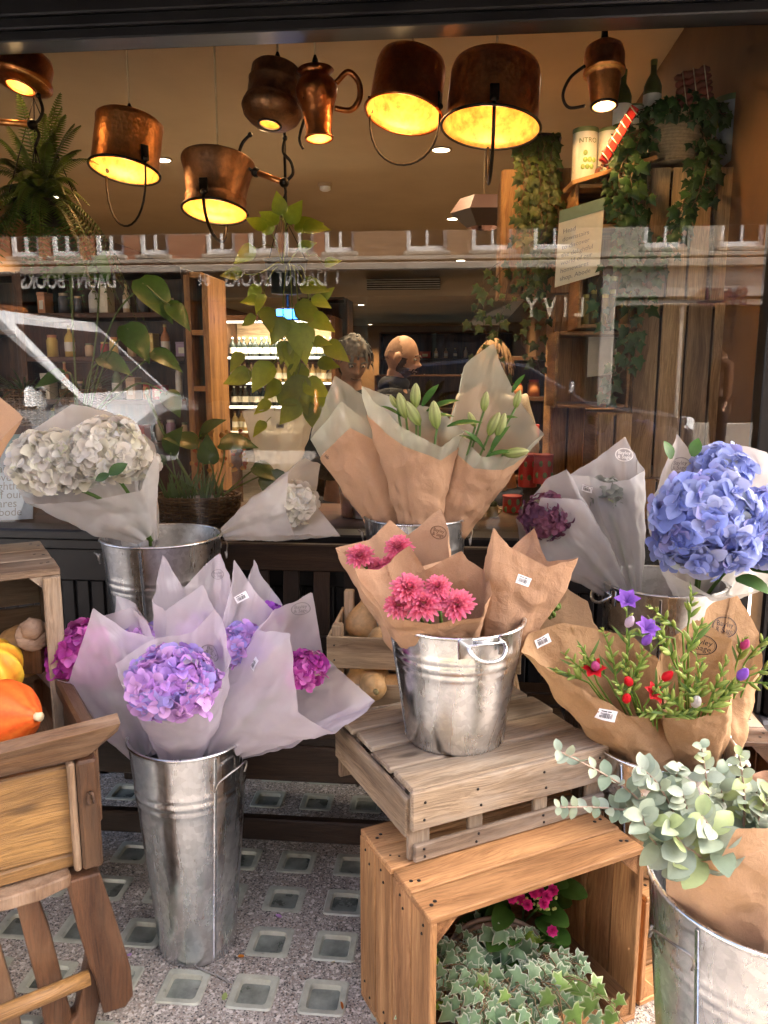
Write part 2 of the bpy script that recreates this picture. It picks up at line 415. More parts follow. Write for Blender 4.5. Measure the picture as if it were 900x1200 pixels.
for (a, b, c, d) in ((S0, s0, T0, T1), (s1, S1, T0, T1), (s0, s1, T0, t0), (s0, s1, t1, T1)):
    quads(mb, [W(a, c, 0), W(b, c, 0), W(b, d, 0), W(a, d, 0)])
tag(mb.build('pavement', M_PAVE, None, False), kind='structure')
mb = MB(); mb.box(W(-1, -2.52, -.05), (16, .14, .1), rotz(-A), .008); tag(mb.build('kerb', M_SLAB, None, False), kind='structure')
mb = MB(); quads(mb, [W(-300, -300, -.12), W(300, -300, -.12), W(300, 300, -.12), W(-300, 300, -.12)]); tag(mb.build('ground', M_SLAB, None, False), kind='structure')
mb = MB(); quads(mb, [W(-60, -8.6, -.10), W(60, -8.6, -.10), W(60, -2.59, -.10), W(-60, -2.59, -.10)]); tag(mb.build('road', M_ASPH, None, False), kind='structure')
mb = MB(); mb.box(W(0, -2.78, -.094), (50, .08, .004), rotz(-A), .001); mb.box(W(0, -2.93, -.094), (50, .08, .004), rotz(-A), .001)
tag(mb.build('road_markings', M_LINE, None, False), kind='structure')
mb = MB(); mb.box(W(0, -9.5, -.045), (60, 1.8, .1), rotz(-A), .01); tag(mb.build('far_pavement', M_SLAB, None, False), kind='structure')
# pavement light: a concrete web with cast glass lenses
def lensmats():
    a = plain('lens_rim', (.36, .365, .295), .3, 0, .5, .2, 30, .2)
    b = plain('lens_pool', (.17, .185, .155), .28, 0, .6, .75, 11, .3, 90)
    return a, b
M_LR, M_LP = lensmats()
pl = thing('pavement_light', 'concrete pavement light with rows of square glass lenses under the bench and buckets', 'pavement light', W(s0, t0, 0))
mb = MB(); HO = .047
lens = []
for i in range(NC):
    for j in range(NR):
        a, b = s0 + i * PITCH, t0 + j * PITCH; cx, cy = a + PITCH / 2, b + PITCH / 2
        o = [(a, b), (a + PITCH, b), (a + PITCH, b + PITCH), (a, b + PITCH)]
        h = [(cx - HO, cy - HO), (cx + HO, cy - HO), (cx + HO, cy + HO), (cx - HO, cy + HO)]
        vs = [W(*p, 0) for p in o] + [W(*p, 0) for p in h] + [W(*p, -.02) for p in h]
        mb.add(vs, [(k, (k + 1) % 4, 4 + (k + 1) % 4, 4 + k) for k in range(4)] + [(4 + k, 4 + (k + 1) % 4, 8 + (k + 1) % 4, 8 + k) for k in range(4)])
        lens.append((cx, cy))
mb.build('concrete_web', M_PAVE, pl, False)
lens.sort(key=lambda p: (p[1] + .25 * abs(p[0] + .35)))
def rsq(h, r, z, c, n=4):
    out = []
    for k, (sx, sy) in enumerate(((1, 1), (-1, 1), (-1, -1), (1, -1))):
        for q in range(n + 1):
            an = pi / 2 * (k + q / n); out.append(W(c[0] + sx * (h - r) + r * cos(an), c[1] + sy * (h - r) + r * sin(an), z))
    return out
proto_lens = None
for c in lens[:100]:
    mb = MB(); wr = U(-.0015, .001)
    rings = [rsq(.049, .010, .0012, c), rsq(.046, .010, .0035 + wr, c), rsq(.034, .009, .0022 + wr, c), rsq(.031, .007, -.007, c)]
    n = len(rings[0]); vs = [p for r_ in rings for p in r_]
    k_ = U(.85, 1.1)
    mb.add(vs, [(i * n + q, i * n + (q + 1) % n, (i + 1) * n + (q + 1) % n, (i + 1) * n + q) for i in range(3) for q in range(n)], (k_, k_, k_))
    le = mb.build('glass_lens', M_LR, pl, True, 35)
    mb = MB(); mb.add(rsq(.031, .007, -.0069, c), [tuple(range(n))]); mb.build('lens_recess', M_LP, le, False)
# ================================================================== opposite side of the street
def brickmat(name, c1, c2, mortar):
    m, nt, out = newmat(name)
    w = attr(nt, 'wv').outputs['Vector']
    br = N(nt, 'ShaderNodeTexBrick'); L(nt, w, br.inputs['Vector'])
    br.inputs['Color1'].default_value = c4(c1); br.inputs['Color2'].default_value = c4(c2); br.inputs['Mortar'].default_value = c4(mortar)
    br.inputs['Scale'].default_value = 1; br.inputs['Brick Width'].default_value = .225; br.inputs['Row Height'].default_value = .075; br.inputs['Mortar Size'].default_value = .006
    c = mixc(nt, .4, br.outputs[0], ramp(nt, tex(nt, w, 3, 5).outputs[0], [(.3, tuple(x * .5 for x in c1)), (.7, c2)]))
    b = pbsdf(nt, c, .85, 0, .2); L(nt, b.outputs[0], out.inputs[0]); return m
M_BRICK = brickmat('red_brick', (.33, .12, .065), (.42, .19, .11), (.30, .26, .22))
M_STONE = plain('pale_stone', (.40, .36, .30), .8, 0, .3, .2, 3)
M_WHITE = plain('white_frame_paint', (.80, .80, .80), .4, 0, .5, .04)
M_SHOPBK = plain('shop_fascia_paint', (.012, .020, .018), .5, 0, .15, .2)
M_DGLASS = plain('dark_window_glass', (.02, .022, .025), .08, 0, .25, .2)
M_WARMIN = plain('lit_shop_interior', (.20, .11, .05), .8, 0, .2, .5, 2)
FT = -10.5      # face of the terrace
def fbox(mb, sa, sb, za, zb, t, th, b=.01):
    mb.box(W((sa + sb) / 2, t - th / 2, (za + zb) / 2), (sb - sa, th, zb - za), rotz(-A), b); return mb
def wallpatch(mb, sa, sb, za, zb, t, holes):
    xs = sorted({sa, sb, *[h[0] for h in holes], *[h[1] for h in holes]}); zs = sorted({za, zb, *[h[2] for h in holes], *[h[3] for h in holes]})
    for i in range(len(xs) - 1):
        for j in range(len(zs) - 1):
            cx, cz = (xs[i] + xs[i + 1]) / 2, (zs[j] + zs[j + 1]) / 2
            if any(h[0] < cx < h[1] and h[2] < cz < h[3] for h in holes): continue
            q = [(xs[i], zs[j]), (xs[i + 1], zs[j]), (xs[i + 1], zs[j + 1]), (xs[i], zs[j + 1])]
            mb.add([W(a, t, b) for a, b in q], [(0, 3, 2, 1)], (1, 1, 1), [(a, b, 0) for a, b in q])
def terrace(label, sa, sb, top, fascia, texts, fmat, brick, wins, sill_z=3.10, cat='building', hw=.32, flo=2.42):
    T = thing('terraced_shop', label, cat, W((sa + sb) / 2, FT, 0))
    holes = [(c - hw, c + hw, z, z + 1.5) for c in wins for z in (3.16, 5.1) if z + 1.5 < top]
    mb = MB(); wallpatch(mb, sa, sb, 2.98, top, FT, holes)
    mb.box(W((sa + sb) / 2, FT - 3.45, top / 2), (sb - sa - .02, 6.2, top - .02), rotz(-A), .01)
    mb.build('wall', brick, T, False)
    mb = MB(); fbox(mb, sa, sb, 2.86, 2.97, FT + .22, .24); fbox(mb, sa, sb, 3.02, 3.08, FT + .10, .12); fbox(mb, sa, sb, top, top + .25, FT + .15, .4); mb.build('cornice', M_STONE, T, False)
    for c, z in [(c, z) for c in wins for z in (3.16, 5.1) if z + 1.5 < top]:
        mb = MB(); t = FT - .05
        for a, b, e, f in ((c - hw, c - hw + .06, z, z + 1.5), (c + hw - .06, c + hw, z, z + 1.5), (c - hw + .06, c + hw - .06, z, z + .08), (c - hw + .06, c + hw - .06, z + 1.42, z + 1.5), (c - .02, c + .02, z + .08, z + 1.42), (c - hw + .06, c - .02, z + .74, z + .78), (c + .02, c + hw - .06, z + .74, z + .78)):
            fbox(mb, a, b, e, f, t, .08, .004)
        w = mb.build('window', M_WHITE, T, False)
        mb = MB(); fbox(mb, c - hw + .06, c + hw - .06, z + .08, z + 1.42, t - .06, .01); mb.build('pane', M_DGLASS, w, False)
        mb = MB(); fbox(mb, c - hw - .05, c + hw + .05, z - .07, z - .005, FT + .08, .14); mb.build('sill', M_STONE, w, False)
    mb = MB(); fbox(mb, sa + .02, sb - .02, flo, 2.85, FT + .10, .3); fbox(mb, sa, sa + .22, 0, 2.84, FT + .16, .3, .02); fbox(mb, sb - .22, sb, 0, 2.84, FT + .16, .3, .02); fbox(mb, sa + .22, sb - .22, 0, .5, FT + .08, .2)
    fbox(mb, sa + .22, sb - .22, flo - .12, flo - .04, FT + .06, .1)
    n = max(2, int((sb - sa) / 1.1))
    for k in range(1, n): q = sa + (sb - sa) * k / n; fbox(mb, q - .03, q + .03, .5, flo - .12, FT + .05, .08)
    sf = mb.build('shopfront', fmat, T, False)
    mb = MB(); fbox(mb, sa + .22, sb - .22, .5, flo - .04, FT - .01, .02); mb.build('shop_window', M_DGLASS, sf, False)
    for (body, sx, z, size, wd, mt) in texts:
        vs, fs = textmesh(body, size, .012, 'CENTER', 1., .005)
        x0 = min(v.x for v in vs); x1 = max(v.x for v in vs); k = wd / (x1 - x0) if wd else 1
        mb = MB(); mb.add([W(sx - v.x * k, FT + .13 + v.z, z + v.y * (max(k, .8) if wd else 1) * 1.35) for v in vs], fs); mb.build('sign_lettering', mt, T, False)
    return T
M_SIGNW = plain('sign_white', (.85, .85, .82), .5, 0, .4, .03); M_SIGNB = plain('sign_beige', (.66, .60, .48), .5, 0, .3, .03)
M_SIGNP = plain('sign_plum', (.10, .03, .045), .5, 0, .4, .03)
rx = lambda px, py=325: refl(px, py, -FT)[0]
rz = lambda py, px=325: refl(px, py, -FT)[1]
za = rz(328)
# (seen in the pane: left to right in the photograph = left to right here; the lettering itself reads correctly from the street)
wdt = lambda a, b: abs(rx(b) - rx(a))
terrace('red brick terrace with dark bookshop front lettered DAUNT BOOKS, mirrored twice in the window', rx(-110), rx(414.6), 6.6, None,
        [('DAUNT BOOKS', rx(84), za, .32, wdt(28, 138), M_SIGNW), ('DAUNT BOOKS', rx(325), za, .32, wdt(266, 384), M_SIGNW), ('84', rx(242), za, .2, 0, M_SIGNW), ('84', rx(402), za, .2, 0, M_SIGNW)],
        M_SHOPBK, M_BRICK, [rx(c, 285) for c in (-60, 28, 76, 128, 180, 258, 308, 350, 398)], hw=.245)
terrace('brown brick building with dark restaurant front lettered LIVY, mirrored beside the crates', rx(415), rx(703), 6.6, None,
        [('L', rx(678, 362), rz(362, 650), .30, 0, M_SIGNB), ('I', rx(661, 362), rz(362, 650), .30, 0, M_SIGNB), ('V', rx(643, 362), rz(362, 650), .30, 0, M_SIGNB), ('Y', rx(622, 362), rz(362, 650), .30, 0, M_SIGNB)],
        M_SHOPBK, brickmat('brown_brick', (.26, .15, .08), (.36, .22, .13), (.3, .26, .22)), [rx(c, 285) for c in (500, 577, 650)], flo=2.05)
M_CREAM = plain('cream_fascia', (.44, .41, .37), .5)
terrace('pale building with cream fascia lettered SWED mirrored at the right end of the window', rx(703.4), rx(1003), 6.6, None,
        [('SWED', rx(842, 352), rz(350, 840), .30, wdt(812, 872), M_SIGNP)], M_CREAM, M_STONE, [rx(780, 285), rx(870, 285)])
terrace('plain brick terrace further along the opposite pavement to the left', rx(-900), rx(-110.4), 6.6, None, [], M_SHOPBK, M_BRICK, [rx(c, 285) for c in (-820, -700, -580, -460, -340, -220)])
terrace('plain brick terrace further along the opposite pavement to the right', rx(1003.4), rx(1800), 6.6, None, [], M_CREAM, M_BRICK, [rx(c, 285) for c in (1100, 1220, 1340, 1460, 1580)])
# ================================================================== the shopfront
def sbox(mb, sa, sb, ta, tb, za, zb, b=.003, col=(1, 1, 1)):
    mb.box(W((sa + sb) / 2, (ta + tb) / 2, (za + zb) / 2), (sb - sa, tb - ta, zb - za), rotz(-A), b, col); return mb
SL, SR = -2.6, 1.122       # pane limits along the front
ZS, ZT = .79, 2.262        # sill, head
SF = thing('shopfront', 'black painted timber shopfront with one large plate glass window', 'shopfront', W(0, 0, 0))
mb = MB()
for a, b, e, f in ((ZT, ZT + .03, -.045, .05), (ZT + .03, ZT + .06, -.06, .05), (ZT + .06, ZT + .13, -.075, .05), (ZT + .13, ZT + .16, -.10, .05), (ZT + .16, ZT + .30, -.085, .05), (ZT + .30, ZT + .6, -.12, .05)):
    sbox(mb, -4, 1.75, e, f, a, b, .004)
mb.build('header', M_BLACK, SF, False)
mb = MB(); sbox(mb, -4, SR + .02, -.06, .05, ZS - .035, ZS, .006); sbox(mb, -4, SR + .02, -.04, .05, ZS - .07, ZS - .035, .004); mb.build('sill', M_BLACK, SF, False)
mb = MB(); sbox(mb, -4, SR + .02, -.005, .05, .14, ZS - .07); sbox(mb, -4, SR, -.025, .0, ZS - .18, ZS - .07, .004); sbox(mb, -4, SR, -.025, 0, .14, .24, .004)
q = -3.9
while q < SR - .05: sbox(mb, q, q + .046, -.014, 0, .24, ZS - .18, .005); q += .052
mb.build('stall_riser', M_BLACK, SF, False)
mb = MB(); sbox(mb, SR, SR + .045, -.03, .05, ZS - .1, ZT, .004); sbox(mb, SR + .045, SR + .07, -.055, .05, .24, ZT, .01); sbox(mb, SR + .07, SR + .13, -.075, .05, .24, ZT, .012); mb.build('window_frame', M_BLACK, SF, False)
mb = MB(); sbox(mb, SR + .13, SR + .62, -.06, .05, .24, ZT, .006)
for e in (.17, .575): mb.tube([W(SR + e, -.066, .3), W(SR + e, -.066, 1.9)], .008, 8)
for z in (.3, 1.9): mb.tube([W(SR + .17, -.066, z), W(SR + .575, -.066, z)], .008, 8)
for e in (.17,):
    for z in (.42, .52, .62, .72, .82): mb.lathe([(.008, -.012), (.014, -.006), (.016, 0), (.014, .006), (.008, .012)], 10, W(SR + e, -.066, z))
sbox(mb, SR + .21, SR + .535, -.068, -.055, .34, 1.86, .006)
mb.build('pilaster', M_GREYP, SF, False)
mb = MB(); sbox(mb, SR + .05, SR + .66, -.10, .05, 0, .24, .01); mb.build('plinth', M_GREYP, SF, False)
mb = MB(); sbox(mb, -4, SR + .05, -.02, .05, 0, .138, .004); mb.build('kickboard', M_BLACK, SF, False)
def glassmat():
    m, nt, out = newmat('plate_glass')
    t = N(nt, 'ShaderNodeBsdfTransparent'); t.inputs[0].default_value = (.95, .96, .94, 1)
    g = N(nt, 'ShaderNodeBsdfGlossy', Roughness=0.); g.inputs[0].default_value = (1, 1, 1, 1)
    f = N(nt, 'ShaderNodeFresnel', IOR=1.52)
    mm = N(nt, 'ShaderNodeMath'); mm.operation = 'MULTIPLY_ADD'; L(nt, f.outputs[0], mm.inputs[0]); mm.inputs[1].default_value = 1.2; mm.inputs[2].default_value = GLASSR
    tc = N(nt, 'ShaderNodeTexCoord').outputs['Object']
    sm = tex(nt, tc, 2.2, 4); rr = nt.nodes.new('ShaderNodeMapRange'); L(nt, sm.outputs[0], rr.inputs[0]); rr.inputs[3].default_value = 0; rr.inputs[4].default_value = .0
    mx = nt.nodes.new('ShaderNodeMixShader'); L(nt, mm.outputs[0], mx.inputs[0]); L(nt, t.outputs[0], mx.inputs[1]); L(nt, g.outputs[0], mx.inputs[2])
    L(nt, mx.outputs[0], out.inputs[0]); return m
M_GLASS = glassmat()
mb = MB(); mb.add([W(SL - 1.3, 0, ZS), W(SR, 0, ZS), W(SR, 0, ZT), W(SL - 1.3, 0, ZT)], [(0, 1, 2, 3)]); mb.build('glass_pane', M_GLASS, SF, False)
# wall above the shopfront and awning
mb = MB(); sbox(mb, -9, 11, .052, .3, ZT + .3, 7.0); tag(mb.build('upper_wall', M_BRICK, None, False), 'brick wall of the upper storeys above the black shopfront', 'wall')
M_AWN = plain('awning_canvas', (.035, .03, .028), .9, 0, .1)
aw = thing('awning', 'dark canvas awning reaching out over the flower display', 'awning', W(-.8, 0, 2.6))
mb = MB(); a0, a1 = -2.25, 1.66; AT, AZ = -1.35, 1.945
mb.add([W(a0, -.125, 2.75), W(a1, -.125, 2.75), W(a1, AT, AZ + .12), W(a0, AT, AZ + .12), W(a0, -.125, 2.74), W(a1, -.125, 2.74), W(a1, AT, AZ + .11), W(a0, AT, AZ + .11)], [(0, 1, 2, 3), (4, 7, 6, 5), (0, 3, 7, 4), (1, 5, 6, 2)])
mb.build('canvas', M_AWN, aw, False)
mb = MB(); sbox(mb, a0, a1, AT - .03, AT, AZ, AZ + .14); mb.build('front_bar', M_BLACK, aw, False)
# ================================================================== the room behind the glass
RL, RR_, RB, ZC, ZF = -3.6, 1.135, 16., 2.70, -.2
M_CEIL = plain('ceiling_paint', (.43, .325, .21), .85, 0, .2, .08, 2)
M_WALLI = plain('interior_wall_paint', (.20, .11, .05), .85, 0, .2, .15, 3)
M_FLOORI = plain('interior_floor', (.08, .05, .03), .5, 0, .4, .3, 4)
def plane4(name, pts, m, kind='structure'):
    mb = MB(); mb.add(pts, [(0, 1, 2, 3)]); return tag(mb.build(name, m, None, False), kind=kind)
plane4('ceiling', [W(RL, .05, ZC), W(RL, 10, ZC), W(RR_, 10, ZC), W(RR_, .05, ZC)], M_CEIL)
plane4('interior_floor', [W(RL, .05, ZF), W(RR_, .05, ZF), W(RR_, RB, ZF), W(RL, RB, ZF)], M_FLOORI)
plane4('left_wall', [W(RL, .05, ZF), W(RL, .05, ZC), W(RL, RB, ZC), W(RL, RB, ZF)], M_WALLI)
plane4('right_wall', [W(RR_, .05, ZF), W(RR_, RB, ZF), W(RR_, RB, ZC), W(RR_, .05, ZC)], M_WALLI)
plane4('back_wall', [W(RL, RB, ZF), W(RL, RB, ZC), W(RR_, RB, ZC), W(RR_, RB, ZF)], M_WALLI)
mb = MB(); sbox(mb, RL, RR_, 8.8, RB, 2.32, ZC - .002); tag(mb.build('lowered_ceiling', M_CEIL), kind='structure')
mb = MB(); sbox(mb, RL, SR + .02, .052, .62, ZS - .03, ZS - .012, .004); sbox(mb, RL, SR, .55, .6, ZF, ZS - .03); tag(mb.build('display_ledge', M_SHOPD), 'dark wooden display ledge just inside the window', 'ledge')
# small recessed lights; the last two are unseen, added to brighten the interior
mk = None
for i, (px, py, z) in enumerate(((517, 175, ZC), (190, 187, ZC), (531, 256, ZC), (540, 305, ZC), (423, 357, 2.32), (434, 380, 2.32), (550, 394, 2.32), (551, 405, 2.32), (402, 418, 2.32), (316, 150, ZC), (60, 230, ZC), (468, 96, ZC), (707, 88, ZC))):
    p = ptz(px, py, z)
    names = ['large round recessed downlight right of the big copper pot lamps', 'round recessed downlight beside the bright copper pan lamp', 'round recessed downlight left of the ivy covered crate', 'smaller round downlight above the air grille, right side', 'round downlight above the bald man, nearer one', 'tiny round downlight just left of the bald head', 'upper of the two tiny downlights above the blond customer', 'lower of the two tiny downlights above the blond customer', 'tiny downlight above the grey haired woman', 'round downlight hidden behind the dark barrel lamp', 'round downlight hidden by the hanging fern', 'unseen downlight added behind the brown copper pan lamp', 'unseen downlight added behind the small two tier lamp']
    d = thing('downlight', names[i], 'ceiling light', p, 'recessed lights in the shop ceiling')
    r = .055
    mb = MB(); mb.lathe([(r, 0), (r + .015, -.001), (r + .017, -.006), (r + .002, -.008), (r, -.002)], 24, p); mb.build('trim_ring', M_CEIL, d)
    mb = MB(); mb.lathe([(.0005, -.004), (r, -.004)], 24, p); mb.build('lens', M_DOWN, d)
    if True:
        la = bpy.data.lights.new('downlight_lamp', 'SPOT'); la.energy = 34 * LAMPK; la.spot_size = R(110); la.spot_blend = .7; la.color = (1, .72, .42); la.shadow_soft_size = .05
        lo = bpy.data.objects.new('downlight_lamp', la); COL.objects.link(lo); lo.parent = d; lo.location = (0, 0, -.03)
# smoke alarm, grille
p = ptz(381, 215, ZC)
sm = thing('smoke_alarm', 'small round white smoke alarm on the ceiling', 'smoke alarm', p)
mb = MB(); mb.lathe([(.055, 0), (.055, -.02), (.045, -.025)], 20, p); mb.build('base', M_CEIL, sm)
mb = MB(); mb.lathe([(.04, -.022), (.042, -.045), (.025, -.055), (.001, -.055)], 20, p); mb.build('sensor', M_WHITE, sm)
s_a, z_a = hitw(430, 340, 8.79); s_b, z_b = hitw(516, 326, 8.79)
gr = thing('air_grille', 'long slotted air conditioning grille on the bulkhead', 'grille', W((s_a + s_b) / 2, 8.77, z_a))
mb = MB(); sbox(mb, s_a, s_b, 8.775, 8.795, z_a, z_b); mb.build('backing', M_IRON, gr, False)
mb = MB()
for k in range(5): z = z_a + (z_b - z_a) * (k + .5) / 5; sbox(mb, s_a, s_b, 8.74, 8.774, z - .006, z + .006)
mb.build('slats', M_CREAM, gr, False)
# a dark hanging box lampshade
p = pt(567, 250, 4.2); k = mpp(567, 250, 4.2)
mb = MB(); mb.lathe([(.17 * .5, -.07), (.17, .0), (.12, .07)], 6, p, None, None, (.05, .02, .015)); ls = mb.build('hanging_lampshade', M_GEN, None, False)
tag(ls, 'dark faceted lampshade hanging left of the ivy covered crate', 'lampshade')
ls_c = MB().tube([p + V((0, 0, .06)), V((p.x, p.y, ZC))], .004, 6); ls_c.build('cord', M_CORD, ls)
# ------------------------------------------------------------------ copper pot lamps
def handle_arc(mb, c, rx_, drop, ax, r=.0045, n=16):
    """bail handle hanging down from the two ends of ax"""
    ps = [V(c) + V(ax) * (rx_ * cos(pi * k / n)) + V((0, 0, -drop * sin(pi * k / n) ** .75)) for k in range(n + 1)]
    mb.tube(ps, r, 8); return mb
lampn = 0
def lamp(label, px, ytop, ybot, wpx, Y, prof, mat, tilt=(0, 0), handle=None, inside=True, power=1., mouth=None, cordmat=M_CORD, jugs=None, glow=None):
    """prof: list of (fraction of half width, fraction of height from the mouth at 0 to the crown at 1)"""
    k = mpp(px, (ytop + ybot) / 2, Y); hgt = (ybot - ytop) * k * .93; rad = wpx / 2 * k
    base = pt(px, ybot, Y)
    T = thing('copper_lamp', label, 'lamp', base, 'antique copper vessels hung as lamps')
    M = Matrix.Rotation(R(-tilt[0]), 3, 'X') @ Matrix.Rotation(R(tilt[1]), 3, 'Y')
    pr = [(a * rad, b * hgt) for a, b in prof]
    mb = MB(); mb.lathe(pr, 48, base, M, lambda an, z: 1 + .006 * sin(3 * an + 1) + .004 * noise.noise(V((cos(an) * 3, sin(an) * 3, z * 12))))
    mb.build('vessel', mat, T)
    inr = [(max(a - .004, .0005), b - (.003 if b > 0.01 else 0)) for a, b in pr]
    mb = MB(); mb.lathe([(a, max(b, .001)) for a, b in inr if a > 0] [::-1], 40, base, M); mb.build('tinned_lining', M_BRASSIN, T)
    mb = MB(); r0 = pr[0][0]
    mb.tube([base + M @ V((r0 * cos(2 * pi * q / 40), r0 * sin(2 * pi * q / 40), 0)) for q in range(41)], .005, 8); mb.build('rolled_rim', M_IRON if mat is not M_COPB else mat, T)
    top = base + M @ V((0, 0, pr[-1][1]))
    mb = MB(); mb.lathe([(.004, .05), (.010, .035), (.013, .0)], 12, top); mb.build('cord_grip', M_IRON, T)
    mb = MB(); mb.tube([top + V((0, 0, .04)), V((top.x, top.y, ZC))], .0035, 6); mb.build('cord', cordmat, T)
    bp = base + M @ V((0, 0, hgt * .55))
    mb = MB(); mb.lathe([(.001, -.035), (.018, -.028), (.026, -.008), (.022, .012), (.012, .03), (.012, .05)], 16, bp); mb.build('bulb', M_BULB, T)
    la = bpy.data.lights.new('pot_lamp', 'POINT'); la.energy = .42 * power * LAMPK; la.color = (1, .60, .26); la.shadow_soft_size = .03
    lo = bpy.data.objects.new('pot_lamp', la); COL.objects.link(lo); lo.parent = T; lo.location = M @ V((0, 0, .012))
    if handle:
        ang, drop, thick = handle; ax = V((cos(R(ang)), sin(R(ang)), 0)); ax = M @ ax
        mb = MB(); handle_arc(mb, base + M @ V((0, 0, .012)), rad * 1.02, drop * k, ax, thick)
        mb.build('bail_handle', M_IRON, T)
        for q in (-1, 1):
            c = base + M @ V((0, 0, .02)) + ax * (q * rad * 1.01)
            mb = MB(); mb.box(c + V((0, 0, .02)), (.006, .03, .05), frame((0, 0, 1), ax), .002); mb.ball(c, .011, 8); mb.build('handle_lug', M_IRON, T)
    return T, base, k, M
PAN = [(1.04, 0), (1.0, .05), (.97, .10), (.965, .3), (.955, .6), (.94, .82), (.89, .93), (.7, .985), (.35, 1.0), (.05, 1.01)]
lamp('bright copper pan lamp, third from the left, with a long loop handle', 146, 134, 200, 78, 2.95, [(1.04, 0), (.99, .06), (.985, .4), (.98, .85), (1.0, .93), (.93, .97), (.5, .99), (.05, 1.)], M_COP, (10, 6), (-38, 66, .004))
lamp('dark tarnished copper bucket lamp flaring upwards, with a straight dangling handle', 252, 182, 248, 76, 2.9, [(1.0, 0), (.94, .1), (.93, .2), (.95, .23), (.91, .27), (.96, .5), (1.04, .75), (1.14, .93), (1.13, .97), (.9, 1.), (.05, 1.01)], M_COPD, (12, 3), (82, 34, .006))
lamp('brown copper barrel lamp with raised hoops and a small round light opening', 316, 74, 146, 62, 3.0, [(.42, 0), (.8, .03), (1.05, .13), (1.16, .25), (1.12, .33), (1.02, .38), (1.06, .4), (1.0, .43), (1.0, .7), (1.03, .73), (.97, .76), (.96, .95), (.86, 1.), (.05, 1.02)], M_COPD, (10, 8), None, power=.5)
T, jb, k, _ = lamp('tall copper jug lamp with a curved side handle', 374, 80, 162, 36, 2.9, [(.88, 0), (.84, .1), (1.0, .4), (1.3, .62), (1.38, .72), (1.2, .84), (.92, .9), (.92, .94), (1.2, 1.0), (.05, 1.0)], M_COPB, (5, -3), None, power=.35)
mb = MB(); hp = smoothpts([jb + V((x, 0, z)) for x, z in ((.06, .175), (.10, .21), (.135, .18), (.14, .13), (.11, .09), (.055, .095))]); mb.tube(hp, .010, 10); mb.build('handle', M_COPB, T)
mb = MB(); mb.tube(smoothpts([jb + V((x, 0, z)) for x, z in ((-.05, .06), (-.068, .0), (-.055, -.035))]), .005, 8); mb.build('iron_hook', M_IRON, T)
lamp('brown copper pan lamp with glowing mouth and round loop handle, left of the largest one', 473, 60, 134, 88, 2.9, PAN, M_COPB, (12, 9), (-22, 60, .004), power=1.1)
lamp('largest hammered copper pot lamp with a handle hanging edge on', 575, 68, 150, 112, 2.85, PAN, M_COP, (8, 5), (86, 62, .006), power=1.3)
T, jb, k, _ = lamp('small two tier copper churn lamp above the olive oil tins', 708, 46, 124, 36, 2.66, [(.8, 0), (.9, .12), (1.08, .45), (1.1, .5), (1.34, .52), (1.36, .56), (1.3, .62), (1.32, .8), (1.2, .93), (.8, 1.), (.05, 1.01)], M_COP, (10, 0), None, power=4)
mb = MB(); mb.tube(smoothpts([jb + V((x, 0, z)) for x, z in ((-.065, .115), (-.11, .08), (-.13, .03), (-.11, -.005), (-.06, -.0))]), .005, 8); mb.build('handle', M_IRON, T)
lamp('copper basin lamp cut off by the left edge, leftmost of all', 24, 62, 102, 62, 2.8, [(.55, 0), (.85, .04), (1.12, .18), (1.1, .3), (1.0, .4), (1.0, .8), (.9, 1.), (.05, 1.02)], M_COPB, (12, 12), None, power=.6)
# hook rods
def hookrod(label, a, b, ha, hb, Y, drop):
    A_, B_ = pt(*a, Y), pt(*b, Y - .06); T = thing('hanging_rod', label, 'rod', A_)
    mb = MB(); mb.tube([A_, B_], .010, 12); mb.build('copper_rod', M_COP, T)
    for c, hpix in ((A_, ha), (B_, hb)):
        ps = smoothpts([pt(x, y, c.y) for x, y in hpix]); mb = MB(); mb.tube(ps, .0055, 8); mb.ball(c, .017, 8); mb.ball(ps[0], .009, 6); mb.build('scroll_hook', M_IRON, T)
    mb = MB(); q = pt(*drop[0], Y - .06); e = pt(*drop[1], Y - .06); mb.tube(smoothpts([q, q.lerp(e, .4) + V((.012, 0, 0)), e]), .005, 6)
    for dx in (-.012, 0, .012): mb.tube([e, e + V((dx, 0, -.05))], .002, 5)
    mb.build('tassel', M_IRON, T)
hookrod('copper rod on scroll hooks holding up the trailing pothos plant', (300, 202), (333, 214), [(293, 158), (284, 168), (281, 182), (290, 196), (300, 202)], [(334, 162), (332, 178), (341, 190), (343, 204), (333, 214)], 2.9, ((332, 216), (329, 240)))
hookrod('copper rod on a hook above the fern at the left edge', (-40, 140), (38, 146), [(-40, 110), (-48, 125), (-40, 140)], [(45, 112), (50, 128), (46, 140), (38, 146)], 2.8, ((42, 150), (41, 172)))
